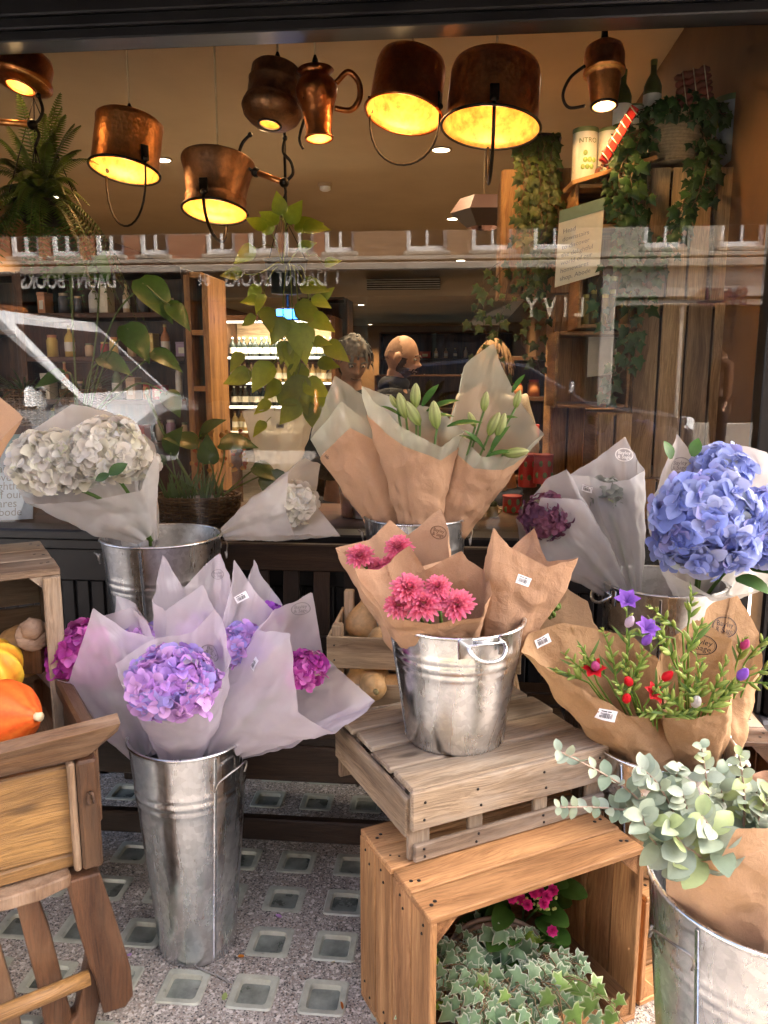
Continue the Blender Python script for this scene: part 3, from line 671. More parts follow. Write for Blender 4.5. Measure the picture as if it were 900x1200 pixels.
# ------------------------------------------------------------------ furniture in the shop
def crate(name, label, o, ex, ey, ez, lx, ly, lz, mat, open_side='-y', slats=4, th=.012, gap=.006, vertical=True, legs=True, group=None, bw=None, nails=True, tri=True, top=True, back=True, cat='crate'):
    """crate whose near left bottom corner is o; ex, ey, ez its edges; the side towards -ey is open"""
    o = V(o); ex = V(ex).normalized(); ez = V(ez).normalized(); ey = V(ey).normalized()
    T = thing(name, label, cat, o, group)
    P = lambda x, y, z: o + ex * x + ey * y + ez * z
    nm = Nails()
    def planks(n, fn, nmx='slat'):
        for i in range(n): mb = MB(); fn(mb, i, n); mb.build(nmx, mat, T, True, 30)
    wy = (ly - gap * (slats - 1)) / slats
    if top:
        for i in range(slats):
            y = i * (wy + gap) + wy / 2; j = U(-.004, .004); mb = MB(); mb.board(P(j, y, lz - th / 2 + U(-.001, .001)), P(lx + j, y, lz - th / 2), wy, th, ez, .002)
            mb.build('top_slat', mat, T, True, 30)
            for xx in (.016, .03, lx - .016, lx - .03):
                c = P(xx + U(-.003, .003), y + U(-.2, .2) * wy, lz); nm.ball(c, (.0042, .0042, .0012), 6)
    for i in range(slats):
        y = i * (wy + gap) + wy / 2; mb = MB(); mb.board(P(0, y, th / 2), P(lx, y, th / 2), wy, th, ez, .002); mb.build('bottom_slat', mat, T, True, 30)
    for side, x in (('left', th / 2), ('right', lx - th / 2)):
        for i in range(slats):
            y = i * (wy + gap) + wy / 2
            mb = MB(); mb.board(P(x, y, th), P(x, y, lz - th), wy, th, ex, .002); mb.build('side_slat', mat, T, True, 30)
            for zz in (.03, .05, lz - .03, lz - .05):
                c = P(0 if side == 'left' else lx, y + U(-.2, .2) * wy, zz); nm.ball(c, .003, 5)
    if back:
        nb = slats
        wz = (lz - 2 * th - gap * (nb - 1) - .02) / nb
        for i in range(nb):
            z = th + .01 + i * (wz + gap + .004) + wz / 2; mb = MB(); mb.board(P(th, ly - th / 2, z), P(lx - th, ly - th / 2, z), wz, th, ey, .002); mb.build('back_slat', mat, T, True, 30)
    if tri:
        for (x, sx) in ((th, 1), (lx - th, -1)):
            for (z, sz) in ((th, 1), (lz - th, -1)):
                mb = MB(); q = .045; vs = []
                for y in (.004, ly - th - .004): vs += [P(x, y, z), P(x + sx * q, y, z), P(x, y, z + sz * q)]
                off = V((U(0, 9), U(0, 9), U(0, 9)))
                mb.add(vs, [(0, 1, 2), (3, 5, 4), (0, 3, 4, 1), (1, 4, 5, 2), (2, 5, 3, 0)], (.95, .92, .88), [tuple(off + V((v - o).dot(a_) for a_ in (ey, ex, ez))) for v in vs]); mb.build('corner_block', mat, T, False)
    if nails: nm.build('nails', M_IRON, T)
    return T
EX0, EY0, EZ0 = SU, ST, V((0, 0, 1))
def wcrate(label, px0, px1, pytop, pybot, t, depth, mat, grp='wooden crates stacked as shelving behind the window', n=3, door=True, open_=False):
    """crate in the window seen square on, its bottom boards (upright planks) towards the glass"""
    s0_, zt_ = hitw(px0, pytop, t); s1_, zt2 = hitw(px1, pytop, t); zb_ = hitw((px0 + px1) / 2, pybot, t)[1]; zt_ = (zt_ + zt2) / 2
    T = thing('wooden_crate', label, 'crate', W(s0_, t, zb_), grp)
    w_ = (s1_ - s0_) / n
    if not open_:
        for i in range(n):
            mb = MB(); c = s0_ + w_ * (i + .5); mb.board(W(c, t, zb_), W(c, t + U(-.004, .004), zt_), w_ - .008, .012, ST, .002); mb.build('front_plank', mat, T, True, 30)
    else:
        mb = MB(); c = (s0_ + s1_) / 2; mb.board(W(c, t + depth, zb_), W(c, t + depth, zt_), s1_ - s0_, .012, ST, .002); mb.build('back_board', mat, T, True, 30)
    if not open_:
        mb = MB(); c = (s0_ + s1_) / 2; mb.board(W(c, t + depth + .007, zb_), W(c, t + depth + .007, zt_), s1_ - s0_, .012, ST, .002); mb.build('back_board', M_SHOPD, T, True, 30)  # dark backing added to stop light leaking through the gaps between planks
    for s_ in (s0_ + .006, s1_ - .006):
        mb = MB(); mb.board(W(s_, t + .01, (zb_ + zt_) / 2), W(s_, t + depth, (zb_ + zt_) / 2), zt_ - zb_, .012, SU, .002); mb.build('side_panel', mat, T, True, 30)
    for z in (zb_ + .006, zt_ - .006):
        mb = MB(); mb.board(W(s0_ + .013, t + .01 + (depth - .01) / 2, z), W(s1_ - .013, t + .01 + (depth - .01) / 2, z), depth - .012, .012, (0, 0, 1), .002); mb.build('end_panel', mat, T, True, 30)
    return T, (s0_, s1_, zb_, zt_)
cr1, b1_ = wcrate('warm lit crate draped with a thick curtain of ivy', 588, 674, 198, 344, .62, .3, M_SHOPW, n=3)
cr2, b2_ = wcrate('topmost crate at the far right, under the grey tin', 763, 838, 196, 352, .42, .28, M_SHOPG, n=3)
cr2b, _ = wcrate('narrow crate end beside the window frame under the grey tin', 841, 876, 196, 352, .44, .28, M_SHOPG, n=1)
cr3, b3_ = wcrate('tall crate below the topmost one at the far right', 745, 868, 355, 560, .42, .28, M_SHOPG, n=4)
cr4, b4_ = wcrate('lowest grey plank crate between the grey wraps and the blue hydrangea', 738, 866, 562, 640, .40, .3, M_SHOPW, n=4)
cr5, b5_ = wcrate('open shelf crate holding jars, left of the topmost right crate', 682, 760, 262, 384, .30, .26, M_SHOPW, open_=True)
cr6, b6_ = wcrate('open crate with a white card inside, below the jar shelf', 652, 742, 388, 478, .34, .26, M_SHOPW, open_=True)
cr7, b7_ = wcrate('tall dark upright crate between the ivy curtain and the right hand crates', 650, 692, 345, 640, .60, .25, M_SHOPW, n=2)
cr8, b8_ = wcrate('slim plank crate behind the ivy stems right of the jar shelf', 700, 742, 484, 640, .30, .26, M_SHOPG, n=2)
cr9, b9_ = wcrate('open crate tilted behind the welcome sign', 675, 752, 214, 258, .36, .26, M_SHOPW, open_=True)
# dark dresser on the left, with goods
def shelves(label, pxa, pxb, pyt, pyb, t, depth, n, mat, nm='shelf_unit', cat='shelf unit'):
    sa, zt_ = hitw(pxa, pyt, t); sb, _ = hitw(pxb, pyt, t); zb_ = ZF
    T = thing(nm, label, cat, W(sa, t, zb_)); zs = []
    for s_ in (sa, sb):
        mb = MB(); mb.board(W(s_, t + depth / 2, zb_), W(s_, t + depth / 2, zt_), depth, .03, SU, .002); mb.build('upright', mat, T, True, 30)
    zlo = hitw(pxa, pyb, t)[1]
    for i in range(n):
        z = zlo + (zt_ - zlo) * i / (n - 1); zs.append(z)
        mb = MB(); mb.board(W(sa + .016, t + depth / 2, z), W(sb - .016, t + depth / 2, z), depth, .025, (0, 0, 1), .002); mb.build('shelf', mat, T, True, 30)
    mb = MB(); mb.board(W((sa + sb) / 2, t + depth, zb_), W((sa + sb) / 2, t + depth, zt_), sb - sa, .012, ST); mb.build('back_panel', M_SHOPD, T, True, 30)
    return T, sa, sb, zs
D1 = shelves('dark wooden dresser crowded with gift boxes behind the white van reflection', 20, 215, 318, 520, 1.5, .32, 5, M_SHOPD)
D2 = shelves('orange brown bookcase upright unit right of the dresser', 218, 239, 322, 520, 1.35, .3, 4, M_SHOPW)
D3 = shelves('dark shelf unit at the left edge behind the fern', -70, 16, 322, 520, 1.6, .3, 4, M_SHOPD)
D4 = shelves('dark wooden sweet shelves behind the blond customer', 590, 652, 420, 560, 2.4, .3, 4, M_SHOPD)
D5 = shelves('low dark counter cabinet far behind the bald man', 440, 575, 440, 480, 9., .5, 2, M_SHOPD, 'counter', 'counter')
D6 = shelves('tall dark cupboard behind the grey haired woman', 350, 405, 350, 560, 5.2, .4, 3, M_SHOPD, 'cupboard', 'cupboard')
D7 = shelves('dark shelf unit at the far end of the shop', 445, 640, 390, 480, 12., .5, 4, M_SHOPD)
PAL = [(.62, .45, .28), (.5, .06, .04), (.72, .66, .52), (.16, .22, .12), (.75, .55, .12), (.45, .30, .42), (.12, .12, .14), (.60, .25, .1), (.7, .7, .68)]
WHAT = ['cream', 'red', 'pale', 'dark green', 'mustard', 'mauve', 'black', 'rust', 'white']
def giftbox(p, w_, h_, d_, ci, T=None):
    o = thing('gift_box', '', 'gift box', p)
    mb = MB(); mb.box(V(p) + V((0, 0, h_ * .42)), (w_, d_, h_ * .84), rotz(-A), .002, PAL[ci]); mb.build('box_body', M_GEN, o, True, 30)
    mb = MB(); mb.box(V(p) + V((0, 0, h_ * .92)), (w_ * 1.04, d_ * 1.04, h_ * .16), rotz(-A), .002, tuple(x * .8 for x in PAL[ci])); mb.build('lid', M_GEN, o, True, 30)
    mb = MB(); mb.box(V(p) - ST * (d_ / 2 + .0015) + V((0, 0, h_ * .42)), (w_ * .5, .002, h_ * .4), rotz(-A), .0005, (.8, .75, .6)); mb.build('paper_label', M_GEN, o, True, 30)
    return o
def jar(p, r, h_, col, lid, nm='jar'):
    o = thing(nm, '', nm, p)
    mb = MB(); mb.lathe([(.001, 0), (r, 0), (r, h_ * .75), (r * .8, h_ * .85), (r * .8, h_ * .88)], 14, p, None, None, col); mb.build('body', M_GEN, o)
    mb = MB(); mb.lathe([(r * .84, h_ * .88), (r * .84, h_), (.001, h_)], 14, p, None, None, lid); mb.build('lid', M_GEN, o, True, 40)
    return o
def bottle(p, r, h_, col, cap=(.6, .5, .2), lab=(.8, .78, .7)):
    o = thing('bottle', '', 'bottle', p)
    mb = MB(); mb.lathe([(.001, 0), (r, 0), (r, h_ * .6), (r * .75, h_ * .7), (r * .33, h_ * .8), (r * .33, h_)], 12, p, None, None, col); mb.build('glass_body', M_GEN, o)
    mb = MB(); mb.lathe([(r * 1.03, h_ * .18), (r * 1.03, h_ * .48)], 12, p, None, None, lab); mb.build('paper_label', M_GEN, o)
    mb = MB(); mb.lathe([(r * .38, h_ * .92), (r * .38, h_ * 1.01), (.001, h_ * 1.01)], 10, p, None, None, cap); mb.build('cap', M_GEN, o)
    return o
ordn = ['first', 'second', 'third', 'fourth', 'fifth', 'sixth', 'seventh', 'eighth', 'ninth', 'tenth', 'eleventh', 'twelfth']
def stock(D, sh, rows, t, gname, place, kinds=('box', 'jar', 'bottle'), step=(.07, .15), smin=.05):
    T_, sa, sb, zs = D
    for ri in rows:
        q = sa + .05; k = 0
        while q < sb - .07 and k < 12:
            wq = U(*step); kd = rnd.choice(kinds); ci = rnd.randrange(len(PAL)); p = W(q + wq / 2, t + U(.06, .14), zs[ri] + .0125)
            if kd == 'box': o = giftbox(p, wq * .85, U(.07, .15), .09, ci)
            elif kd == 'jar': o = jar(p, min(wq * .4, .04), U(.07, .12), PAL[ci], PAL[(ci + 3) % 9])
            else: o = bottle(p, min(wq * .35, .035), U(.15, .22), PAL[ci])
            lvl = ['lowest', 'second', 'middle', 'fourth', 'top'][ri]
            tag(o, '%s %s, %s from left on the %s shelf of %s' % (WHAT[ci], o['category'], ordn[k], lvl, place), None, gname)
            q += wq + U(.01, .04); k += 1
stock(D1, 0, (0, 1, 2, 3), 1.5, 'goods on the dark dresser', 'the dark dresser', ('box', 'jar', 'bottle', 'jar'), (.045, .085))
stock(D2, 0, (1, 2, 3), 1.35, 'goods in the brown bookcase', 'the brown bookcase', ('box',), (.06, .1))
stock(D4, 0, (1, 2), 2.4, 'goods on the sweet shelves', 'the sweet shelves', ('jar', 'box'), (.06, .1))
stock(D7, 0, (1, 2), 12., 'goods at the far end of the shop', 'the far end unit', ('box', 'bottle'), (.12, .25))
# chilled drinks display
s_a, z_t = hitw(262, 376, 3.6); s_b = hitw(388, 400, 3.6)[0]; z_b = hitw(300, 520, 3.6)[1]
fr = thing('drinks_display', 'brightly lit shelving full of bottles behind the pothos plant', 'display shelf', W(s_a, 3.6, ZF))
mb = MB(); sbox(mb, s_a - .03, s_a, 3.6, 4.0, ZF, z_t + .03); sbox(mb, s_b, s_b + .03, 3.6, 4.0, ZF, z_t + .03); sbox(mb, s_a, s_b, 3.6, 4., z_t, z_t + .04); mb.build('cabinet', M_SHOPD, fr, False)
mb = MB(); sbox(mb, s_a, s_b, 3.96, 3.98, z_b, z_t); mb.build('back_panel', M_SHOPG, fr, False)
zsh = [hitw(300, y, 3.6)[1] for y in (506, 476, 448, 418)]
for z in zsh: mb = MB(); sbox(mb, s_a, s_b, 3.62, 3.95, z - .014, z); mb.build('shelf', M_WHITE, fr, False)
for z in [zz for zz in zsh[1:]] + [z_t]: mb = MB(); sbox(mb, s_a + .01, s_b - .01, 3.605, 3.618, z - .016, z - .001); mb.build('light_strip', M_FRIDGE, fr, False)
for ri, z in enumerate(zsh):
    n = 18
    for k in range(n):
        p = W(s_a + .03 + (s_b - s_a - .06) * k / (n - 1), 3.72 + .03 * (k % 2), z)
        dk = ri in (1, 3)
        o = bottle(p, .026, .15, (.02, .03, .02) if dk else (.6, .42, .16), (.8, .78, .7) if dk else (.25, .1, .05), (.85, .82, .7))
        tag(o, ('dark glass bottle' if dk else 'amber bottle') + ' in the row on the %s lit display shelf' % ['lowest', 'second lowest', 'second highest', 'highest'][ri], None, 'bottles on the lit display shelves, row %d' % (ri + 1))
la = bpy.data.lights.new('shelf_lamp', 'AREA'); la.shape = 'RECTANGLE'; la.size = s_b - s_a; la.size_y = .03; la.energy = 1.5 * LAMPK; la.color = (1, .9, .7)
lo = bpy.data.objects.new('shelf_lamp', la); COL.objects.link(lo); lo.parent = fr; lo.location = W((s_a + s_b) / 2, 3.64, z_t - .02) - fr.location; lo.rotation_euler = (R(25), 0, -A)
p = pt(337, 368, 4.4); mb = MB(); mb.box(p, (.12, .02, .05), rotz(-A), .003); sc_ = mb.build('ceiling_screen', M_BLUE, None, False); tag(sc_, 'small bright blue screen seen through the pothos leaves', 'screen')
mb = MB(); mb.box(p + V((0, .016, 0)), (.135, .012, .065), rotz(-A), .003); mb.build('casing', M_IRON, sc_, False)
mb = MB(); mb.tube([p + V((0, .02, .03)), V((p.x, p.y + .02, ZC))], .008, 6); mb.build('bracket', M_IRON, sc_)
# jars, tins and bottles on the right hand crates
zt5 = b5_[2] + .012
for k in range(6):
    o = jar(W(b5_[0] + .03 + k * .032, .34 + .05 * (k % 2), zt5), .013, .10 + .02 * (k % 2), (.30, .22, .05), (.75, .6, .15), 'jar')
    tag(o, 'slim gold topped green jar, %s from the left in the jar shelf crate' % ordn[k], None, 'jars in the shelf crate')
zt2 = b2_[3]
def tin(label, px, pyb, Y, r, h_, col, band, name='tin', rings=0, mark=None):
    p = pt(px, pyb, Y); o = thing(name, label, name, p)
    mb = MB(); pr = [(.001, 0), (r, 0)]
    nr = rings or 1
    for i in range(nr * 2 + 1): pr.append((r * (1 + (.012 if (rings and i % 2) else 0)), h_ * (.03 + .88 * i / (nr * 2))))
    pr += [(r * 1.02, h_ * .92)]
    mb.lathe(pr, 28, p, None, None, col); mb.build('body', M_GEN, o)
    mb = MB(); mb.lathe([(r * 1.03, h_ * .91), (r * 1.05, h_ * .96), (r * 1.03, h_), (r * .9, h_), (.001, h_ * .98)], 28, p, None, None, band); mb.build('lid', M_GEN, o, True, 40)
    return o, p, r, h_
def wraptext(mb, body, size, p, r, zc, ang0=-pi / 2):
    vs, fs = textmesh(body, size); off = len(mb.v)
    mb.add([V((p.x + (r + .0012) * cos(ang0 + v.x / r), p.y + (r + .0012) * sin(ang0 + v.x / r), p.z + zc + v.y)) for v in vs], fs)
M_INKGR = plain('ink_green', (.07, .12, .03), .5)
Yt = 2.5 + .32
ot, tp, tr_, th_ = tin('grey ribbed metal tin with green lid on the top right crate', 858, 194, W(0, .52, 0).y - .10, .072, .215, (.16, .19, .22), (.07, .12, .05), 'tin', 12)
mb = MB(); mb.lathe([(.001, -.02), (.02, -.02)], 3, tp); mb = MB()
for q in range(28):
    a_ = 2 * pi * q / 28; b_ = 2 * pi * (q + 1) / 28
    pp = lambda an, rr: V((tp.x + (tr_ + .0025) * cos(-pi / 2 + rr * cos(an) / tr_), tp.y + (tr_ + .0025) * sin(-pi / 2 + rr * cos(an) / tr_), tp.z + .155 + rr * sin(an)))
    mb.add([pp(a_, .011), pp(b_, .011), pp(b_, .0135), pp(a_, .0135)], [(0, 1, 2, 3)])
mb.build('round_emblem', M_INKG, ot, False)
for (lab, px, py, r, h_, Y, txt) in (('tall cream olive oil tin printed with green olives, leaning left', 684, 214, .042, .17, 2.88, 'NTRO'), ('short cream olive tin printed with green olives, under the red ribbon', 712, 196, .034, .12, 2.86, ' '), ('small white tin behind the tangled green wire', 742, 150, .03, .07, 2.9, '')):
    o, p, rr_, hh = tin(lab, px, py, Y, r, h_, (.62, .58, .46), (.12, .16, .06))
    if txt:
        mb = MB(); txt.strip() and wraptext(mb, txt, .022, p, rr_, hh * .74); txt.strip() and mb.build('lettering', M_INKGR, o, False)
        mb = MB()
        for k in range(7):
            an = -pi / 2 + (k % 3 - 1) * .35 + (.17 if k > 2 else 0); z = hh * (.25 + .13 * (k // 3)); mb.ball((p.x + rr_ * cos(an), p.y + rr_ * sin(an), p.z + z), (.008, .003, .009), 8, (.25, .36, .08))
        mb.build('olive_print', M_GEN, o)
for (px, py, Y, lab) in ((728, 150, 2.87, 'green bottle between the oil tins and the ivy'), (763, 138, 2.9, 'green bottle showing its neck above the ivy pot')):
    p = pt(px, py, Y); tag(bottle(p - V((0, 0, .03)), .03, .21, (.07, .09, .02), (.2, .22, .05)), lab, None, 'green bottles on the crates')
# support shelf under the tins
mb = MB(); a_ = pt(672, 216, 2.85); c_ = pt(752, 190, 2.85); mb.board(a_ + V((-.02, 0, -.01)), c_ + V((.03, 0, .0)), .14, .014, (0, 0, 1)); tag(mb.build('display_plank', M_SHOPW, None, True, 30), 'sloping wooden plank carrying the olive oil tins', 'plank')
# red ribboned parcel and rope bundle
mb = MB(); p0 = pt(706, 190, 2.72); p1 = pt(744, 126, 2.72); mb.board(p0, p1, .03, .02, (0, -1, 0), .003, 0, (.62, .03, .02)); rb = mb.build('ribboned_parcel', M_GEN, None, True, 30); tag(rb, 'long red parcel bound with pale string leaning beside the ivy pot', 'parcel')
mb = MB()
for k in range(7): q = p0.lerp(p1, (k + .5) / 7); d_ = (p1 - p0).normalized(); sd = d_.cross(V((0, -1, 0))); mb.tube([q - sd * .018 + V((0, -.012, 0)) + d_ * .006, q + sd * .018 + V((0, -.012, 0)) - d_ * .006], .0022, 5, (.7, .6, .4))
mb.build('string', M_GEN, rb)
def sausage(label, a, b, Y, n, r, nm='salami'):
    p0, p1 = pt(*a, Y), pt(*b, Y - .03); T = thing(nm, label, nm, p0); d_ = (p1 - p0).normalized(); sd = d_.cross(V((0, -1, 0))).normalized()
    mb = MB()
    for k in range(n):
        o_ = sd * ((k - (n - 1) / 2) * r * 1.7); m = 10
        mb.tube([p0 + o_ + d_ * ((p1 - p0).length * j / m) + V((0, 0, .003 * sin(j * 2.5 + k))) for j in range(m + 1)], [r * (.5 if j in (0, m) else (1 + .18 * sin(j * 5 + k * 2))) for j in range(m + 1)], 8, (.16 + .05 * (k % 2), .05, .03))
    mb.build('links', M_STRAW, T)
    mb = MB()
    for j in (2, 5, 8):
        q = p0.lerp(p1, j / 10) + V((0, -r * 1.3, 0)); mb.tube([q - sd * (n * r * .9), q + sd * (n * r * .9)], .002, 5, (.5, .38, .25))
    mb.build('netting', M_STRAW, T)
sausage('bundle of dark red salami links on top of the ivy pot', (792, 108), (834, 96), 2.80, 5, .012)
sausage('bundle of dark salami links hanging left of the ivy pot', (742, 168), (706, 214), 2.86, 5, .010)
def card(name, label, corners, Y, lines, face=(.74, .66, .50), band=(.20, .26, .17), size=None, ink=M_INKG, left=False, bandk=.16, thick=.004):
    """corners: top left, top right, bottom right, bottom left in the plane Y"""
    c = [pt(*q, Y if not isinstance(Y, (list, tuple)) else Y[i]) for i, q in enumerate(corners)]
    ux = (c[1] - c[0]); uy = (c[3] - c[0]); nn = ux.cross(uy).normalized(); wv_, hv = ux.length, uy.length; ux.normalize(); uy.normalize()
    if nn.dot(CAM - c[0]) < 0: nn = -nn
    T = thing(name, label, 'sign', c[3])
    def rect(mb, x0, y0, x1, y1, z, col):
        a = [c[0] + ux * x + uy * y + nn * z for x, y in ((x0, y0), (x1, y0), (x1, y1), (x0, y1))]; b = [q - nn * thick for q in a]
        mb.add(a + b, [(0, 3, 2, 1), (4, 5, 6, 7), (0, 1, 5, 4), (1, 2, 6, 5), (2, 3, 7, 6), (3, 0, 4, 7)], col)
    mb = MB(); rect(mb, 0, hv * bandk, wv_, hv, 0, face); mb.build('card', M_GEN, T, False)
    mb = MB(); rect(mb, 0, 0, wv_, hv * bandk, .0005, band); mb.build('colour_band', M_GEN, T, False)
    mb = MB(); sz = size or hv * .10
    for i, ln in enumerate(lines):
        vs, fs = textmesh(ln, sz, 0, 'LEFT', 1., .0)
        y = hv * (bandk + .08) + (i + .5) * (hv * (1 - bandk - .12) / len(lines)); x = wv_ * .10
        mb.add([c[0] + ux * (x + v.x) + uy * (y - v.y) + nn * .0015 for v in vs], fs)
    if lines: mb.build('lettering', ink, T, False)
    return T
card('shop_sign', 'cream card sign with green band inviting customers downstairs, among the crates', [(656, 247), (709, 231), (692, 326), (650, 337)], 2.72, ['Head', 'downstairs', 'to discover', 'the delightful', 'world of our', 'homewares', 'shop, Abode'], size=.0205)
card('shop_sign', 'pale blue card sign cut by the left edge behind the white hydrangea', [(-52, 512), (40, 508), (40, 612), (-52, 612)], 2.72, ['Head', 'downstairs', 'to discover', 'the delightful', 'world of our', 'homewares', 'shop, Abode'], face=(.42, .50, .62), band=(.22, .36, .36), size=.040)
card('price_card', 'white card standing in the crate below the jar shelf', [(690, 392), (724, 388), (720, 440), (688, 442)], 2.95, [], face=(.78, .70, .55), band=(.7, .62, .5), size=.03)
# small things at the bottom of the window: cactus mugs, red tins
for (px, py, r, h_, lab) in ((577, 606, .020, .042, 'small mug holding a round cactus, nearer the tins'), (560, 607, .022, .062, 'taller cream mug with a cactus beside the smaller mug')):
    p = pt(px, py, 2.85); o = thing('cactus_mug', lab, 'mug', p, 'cactus mugs inside the window')
    mb = MB(); mb.lathe([(.001, 0), (r, 0), (r * 1.08, h_), (r, h_), (r, h_ * .85), (.001, h_ * .85)], 18, p, None, None, (.48, .38, .16)); mb.build('mug', M_GEN, o, True, 40)
    mb = MB(); mb.tube(smoothpts([p + V((r, 0, h_ * .8)), p + V((r * 1.7, 0, h_ * .6)), p + V((r, 0, h_ * .25))]), .003, 6, (.48, .38, .16)); mb.build('handle', M_GEN, o)
    mb = MB(); mb.lathe([(.001, h_ * .8), (r * .85, h_ * 1.0), (r * .8, h_ * 1.3), (.001, h_ * 1.5)], 16, p, None, lambda an, z: 1 + .12 * sin(8 * an), (.10, .13, .05)); mb.build('cactus', M_LEAF, o)
for (px, py, Y, h_, lab) in ((636, 566, 3.0, .11, 'red patterned tin on the right in the window'), (618, 570, 3.1, .13, 'red patterned tin on the left in the window'), (600, 602, 2.95, .07, 'low red patterned tin in front of the taller ones')):
    o, p, rr_, hh = tin(lab, px, py, Y, .036, h_, (.42, .025, .02), (.30, .02, .02)); o['group'] = 'red patterned tins'
    mb = MB()
    for k in range(5): mb.ball((p.x + rr_ * cos(-pi / 2 + (k - 2) * .4), p.y + rr_ * sin(-pi / 2 + (k - 2) * .4), p.z + hh * (.3 + .4 * (k % 2))), (.009, .002, .012), 6, (.12, .20, .07))
    mb.build('leaf_pattern', M_GEN, o)
mb = MB(); a_ = pt(552, 610, 2.84); c_ = pt(636, 612, 2.92); mb.board(a_ + V((0, 0, -.01)), c_ + V((0, 0, -.01)), .12, .014); mb.board(a_ + V((.02, 0, -.02)), a_ + V((.02, 0, -.12)), .1, .014, SU); mb.board(c_ + V((-.02, 0, -.02)), c_ + V((-.02, 0, -.12)), .1, .014, SU); tag(mb.build('display_shelf', M_SHOPW, None, True, 30), 'low orange wood shelf carrying the cactus mugs', 'shelf')
# ================================================================== buckets, crates, bench, barrow
def bucket(label, c, zb, rt, rb, h, mat=M_GALV, loops=True, bands=(.78,), handle_ang=0, drop=True, seam=-1.2, flat=False, name='metal_bucket'):
    """c = (x, y); zb = height of what it stands on"""
    o = V((c[0], c[1], zb)); T = thing(name, label, 'bucket', o, 'galvanised flower buckets')
    pr = [(.001, .006), (rb - .006, .006), (rb, .0), (rb + .002, .004)]
    n = 26
    rad = lambda f: rb + (rt - rb) * f
    for i in range(1, n):
        f = i / n; r = rad(f)
        for b in bands:
            dlt = abs(f - b) * h
            if dlt < .010: r += .0022 * cos(dlt / .010 * pi / 2)
            if abs(dlt - .018) < .008: r += .0014 * cos(abs(dlt - .018) / .008 * pi / 2)
        pr.append((r, f * h))
    for b in bands:        # finer rings round each raised band
        for q in (-.024, -.018, -.012, -.008, -.004, 0, .004, .008, .012, .018, .024):
            f = b + q / h; dlt = abs(q); r = rad(f) + (.0022 * cos(dlt / .010 * pi / 2) if dlt < .010 else 0) + (.0014 * cos(abs(dlt - .018) / .008 * pi / 2) if abs(dlt - .018) < .008 else 0)
            pr.append((r, f * h))
    pr = sorted(pr[4:], key=lambda p: p[1]); pr = [(.001, .006), (rb - .006, .006), (rb, .0), (rb + .002, .004)] + pr
    pr += [(rt, h - .004)]
    dent = U(0, 9)
    wob = lambda an, z: 1 + .006 * noise.noise(V((cos(an) * 1.5 + dent, sin(an) * 1.5, z * 5)))
    mb = MB(); mb.lathe(pr, 72, o, None, wob); mb.lathe([(max(r - .0035, .001), max(z, .012)) for r, z in pr[::-1] if z > .008 or r < .01] + [(.001, .012)], 48, o, None, wob)
    body = mb.build('body', mat, T)
    mb = MB(); mb.tube([o + V((rt * wob(2 * pi * k / 64, h) * cos(2 * pi * k / 64), rt * wob(2 * pi * k / 64, h) * sin(2 * pi * k / 64), h - .002)) for k in range(65)], .0042, 8, caps=False); mb.build('rolled_rim', mat, T)
    mb = MB(); mb.board(o + V(((rb + .001) * cos(seam), (rb + .001) * sin(seam), .01)), o + V(((rt + .001) * cos(seam), (rt + .001) * sin(seam), h - .01)), .007, .003, (cos(seam), sin(seam), 0)); mb.build('seam', mat, T)
    if loops:
        for q in (0, pi):
            a = handle_ang + q; ca, sa = cos(a), sin(a); rr = rad(.91) + .003; tx = V((-sa, ca, 0)); nr = V((ca, sa, 0)); c0 = o + nr * rr + V((0, 0, h * .91))
            if h > .4:     # wire bail lying on the side
                ps = smoothpts([c0 + tx * x + nr * (.004 + y) + V((0, 0, z)) for x, y, z in ((-.045, 0, -.012), (-.045, .003, -.03), (-.035, .006, -.012), (-.01, .012, .0), (.02, .012, .006), (.04, .006, .006), (.045, .002, -.006), (.04, 0, -.02))])
                mb = MB(); mb.tube(ps, .0022, 6); mb.build('wire_handle', M_WIRE, T)
            else:
                w2 = rt * .27; mb = MB(); ps = smoothpts([c0 + tx * x + nr * y + V((0, 0, z)) for x, y, z in ((-w2, .002, .01), (-w2 * .95, .016, .0), (-w2 * .6, .026, -.012), (0, .030, -.016), (w2 * .6, .026, -.012), (w2 * .95, .016, .0), (w2, .002, .01))])
                mb.tube(ps, [.0035] + [.0042] * (len(ps) - 2) + [.0035], 10); mb.tube([ps[0], ps[-1]], .0035, 8)
                for x in (-w2 * 1.12, w2 * 1.12): mb.box(c0 + tx * x + nr * .002 + V((0, 0, .006)), (.004, .03, .04), frame((0, 0, 1), nr), .001)
                mb.build('side_handle', mat, T)
    return T
bucket('tallest galvanised bucket standing on the glass lenses, front left', (-.431, 1.64), 0, .130, .087, .515, bands=(.775,), handle_ang=R(-38), seam=R(-52))
bucket('dull galvanised bucket of white hydrangeas on the bench by the left crate', (-.62, 2.17), .415, .163, .125, .435, M_GALVD, bands=(.72,), handle_ang=R(20), seam=R(-95))
CT = .532
bucket('shiny galvanised bucket of pink dahlias on the weathered crate', (.152, 1.60), CT, .141, .105, .262, bands=(.72,), handle_ang=R(-72), seam=R(-170))
bucket('wide galvanised bucket of blue hydrangeas near the grey pilaster', (.730, 2.02), .41, .158, .12, .35, M_GALVD, bands=(.62,), handle_ang=R(10), seam=R(-110))
bucket('galvanised bucket of freesias in brown paper, right of the weathered crate', (.597, 1.60), .252, .150, .108, .268, bands=(.68,), handle_ang=R(-8), seam=R(-140))
bucket('largest galvanised bucket of eucalyptus cut off at the bottom right corner', (.585, 1.07), 0, .182, .13, .555, bands=(.80,), handle_ang=R(20), seam=R(-148))
p = pt(487, 604, 2.17)
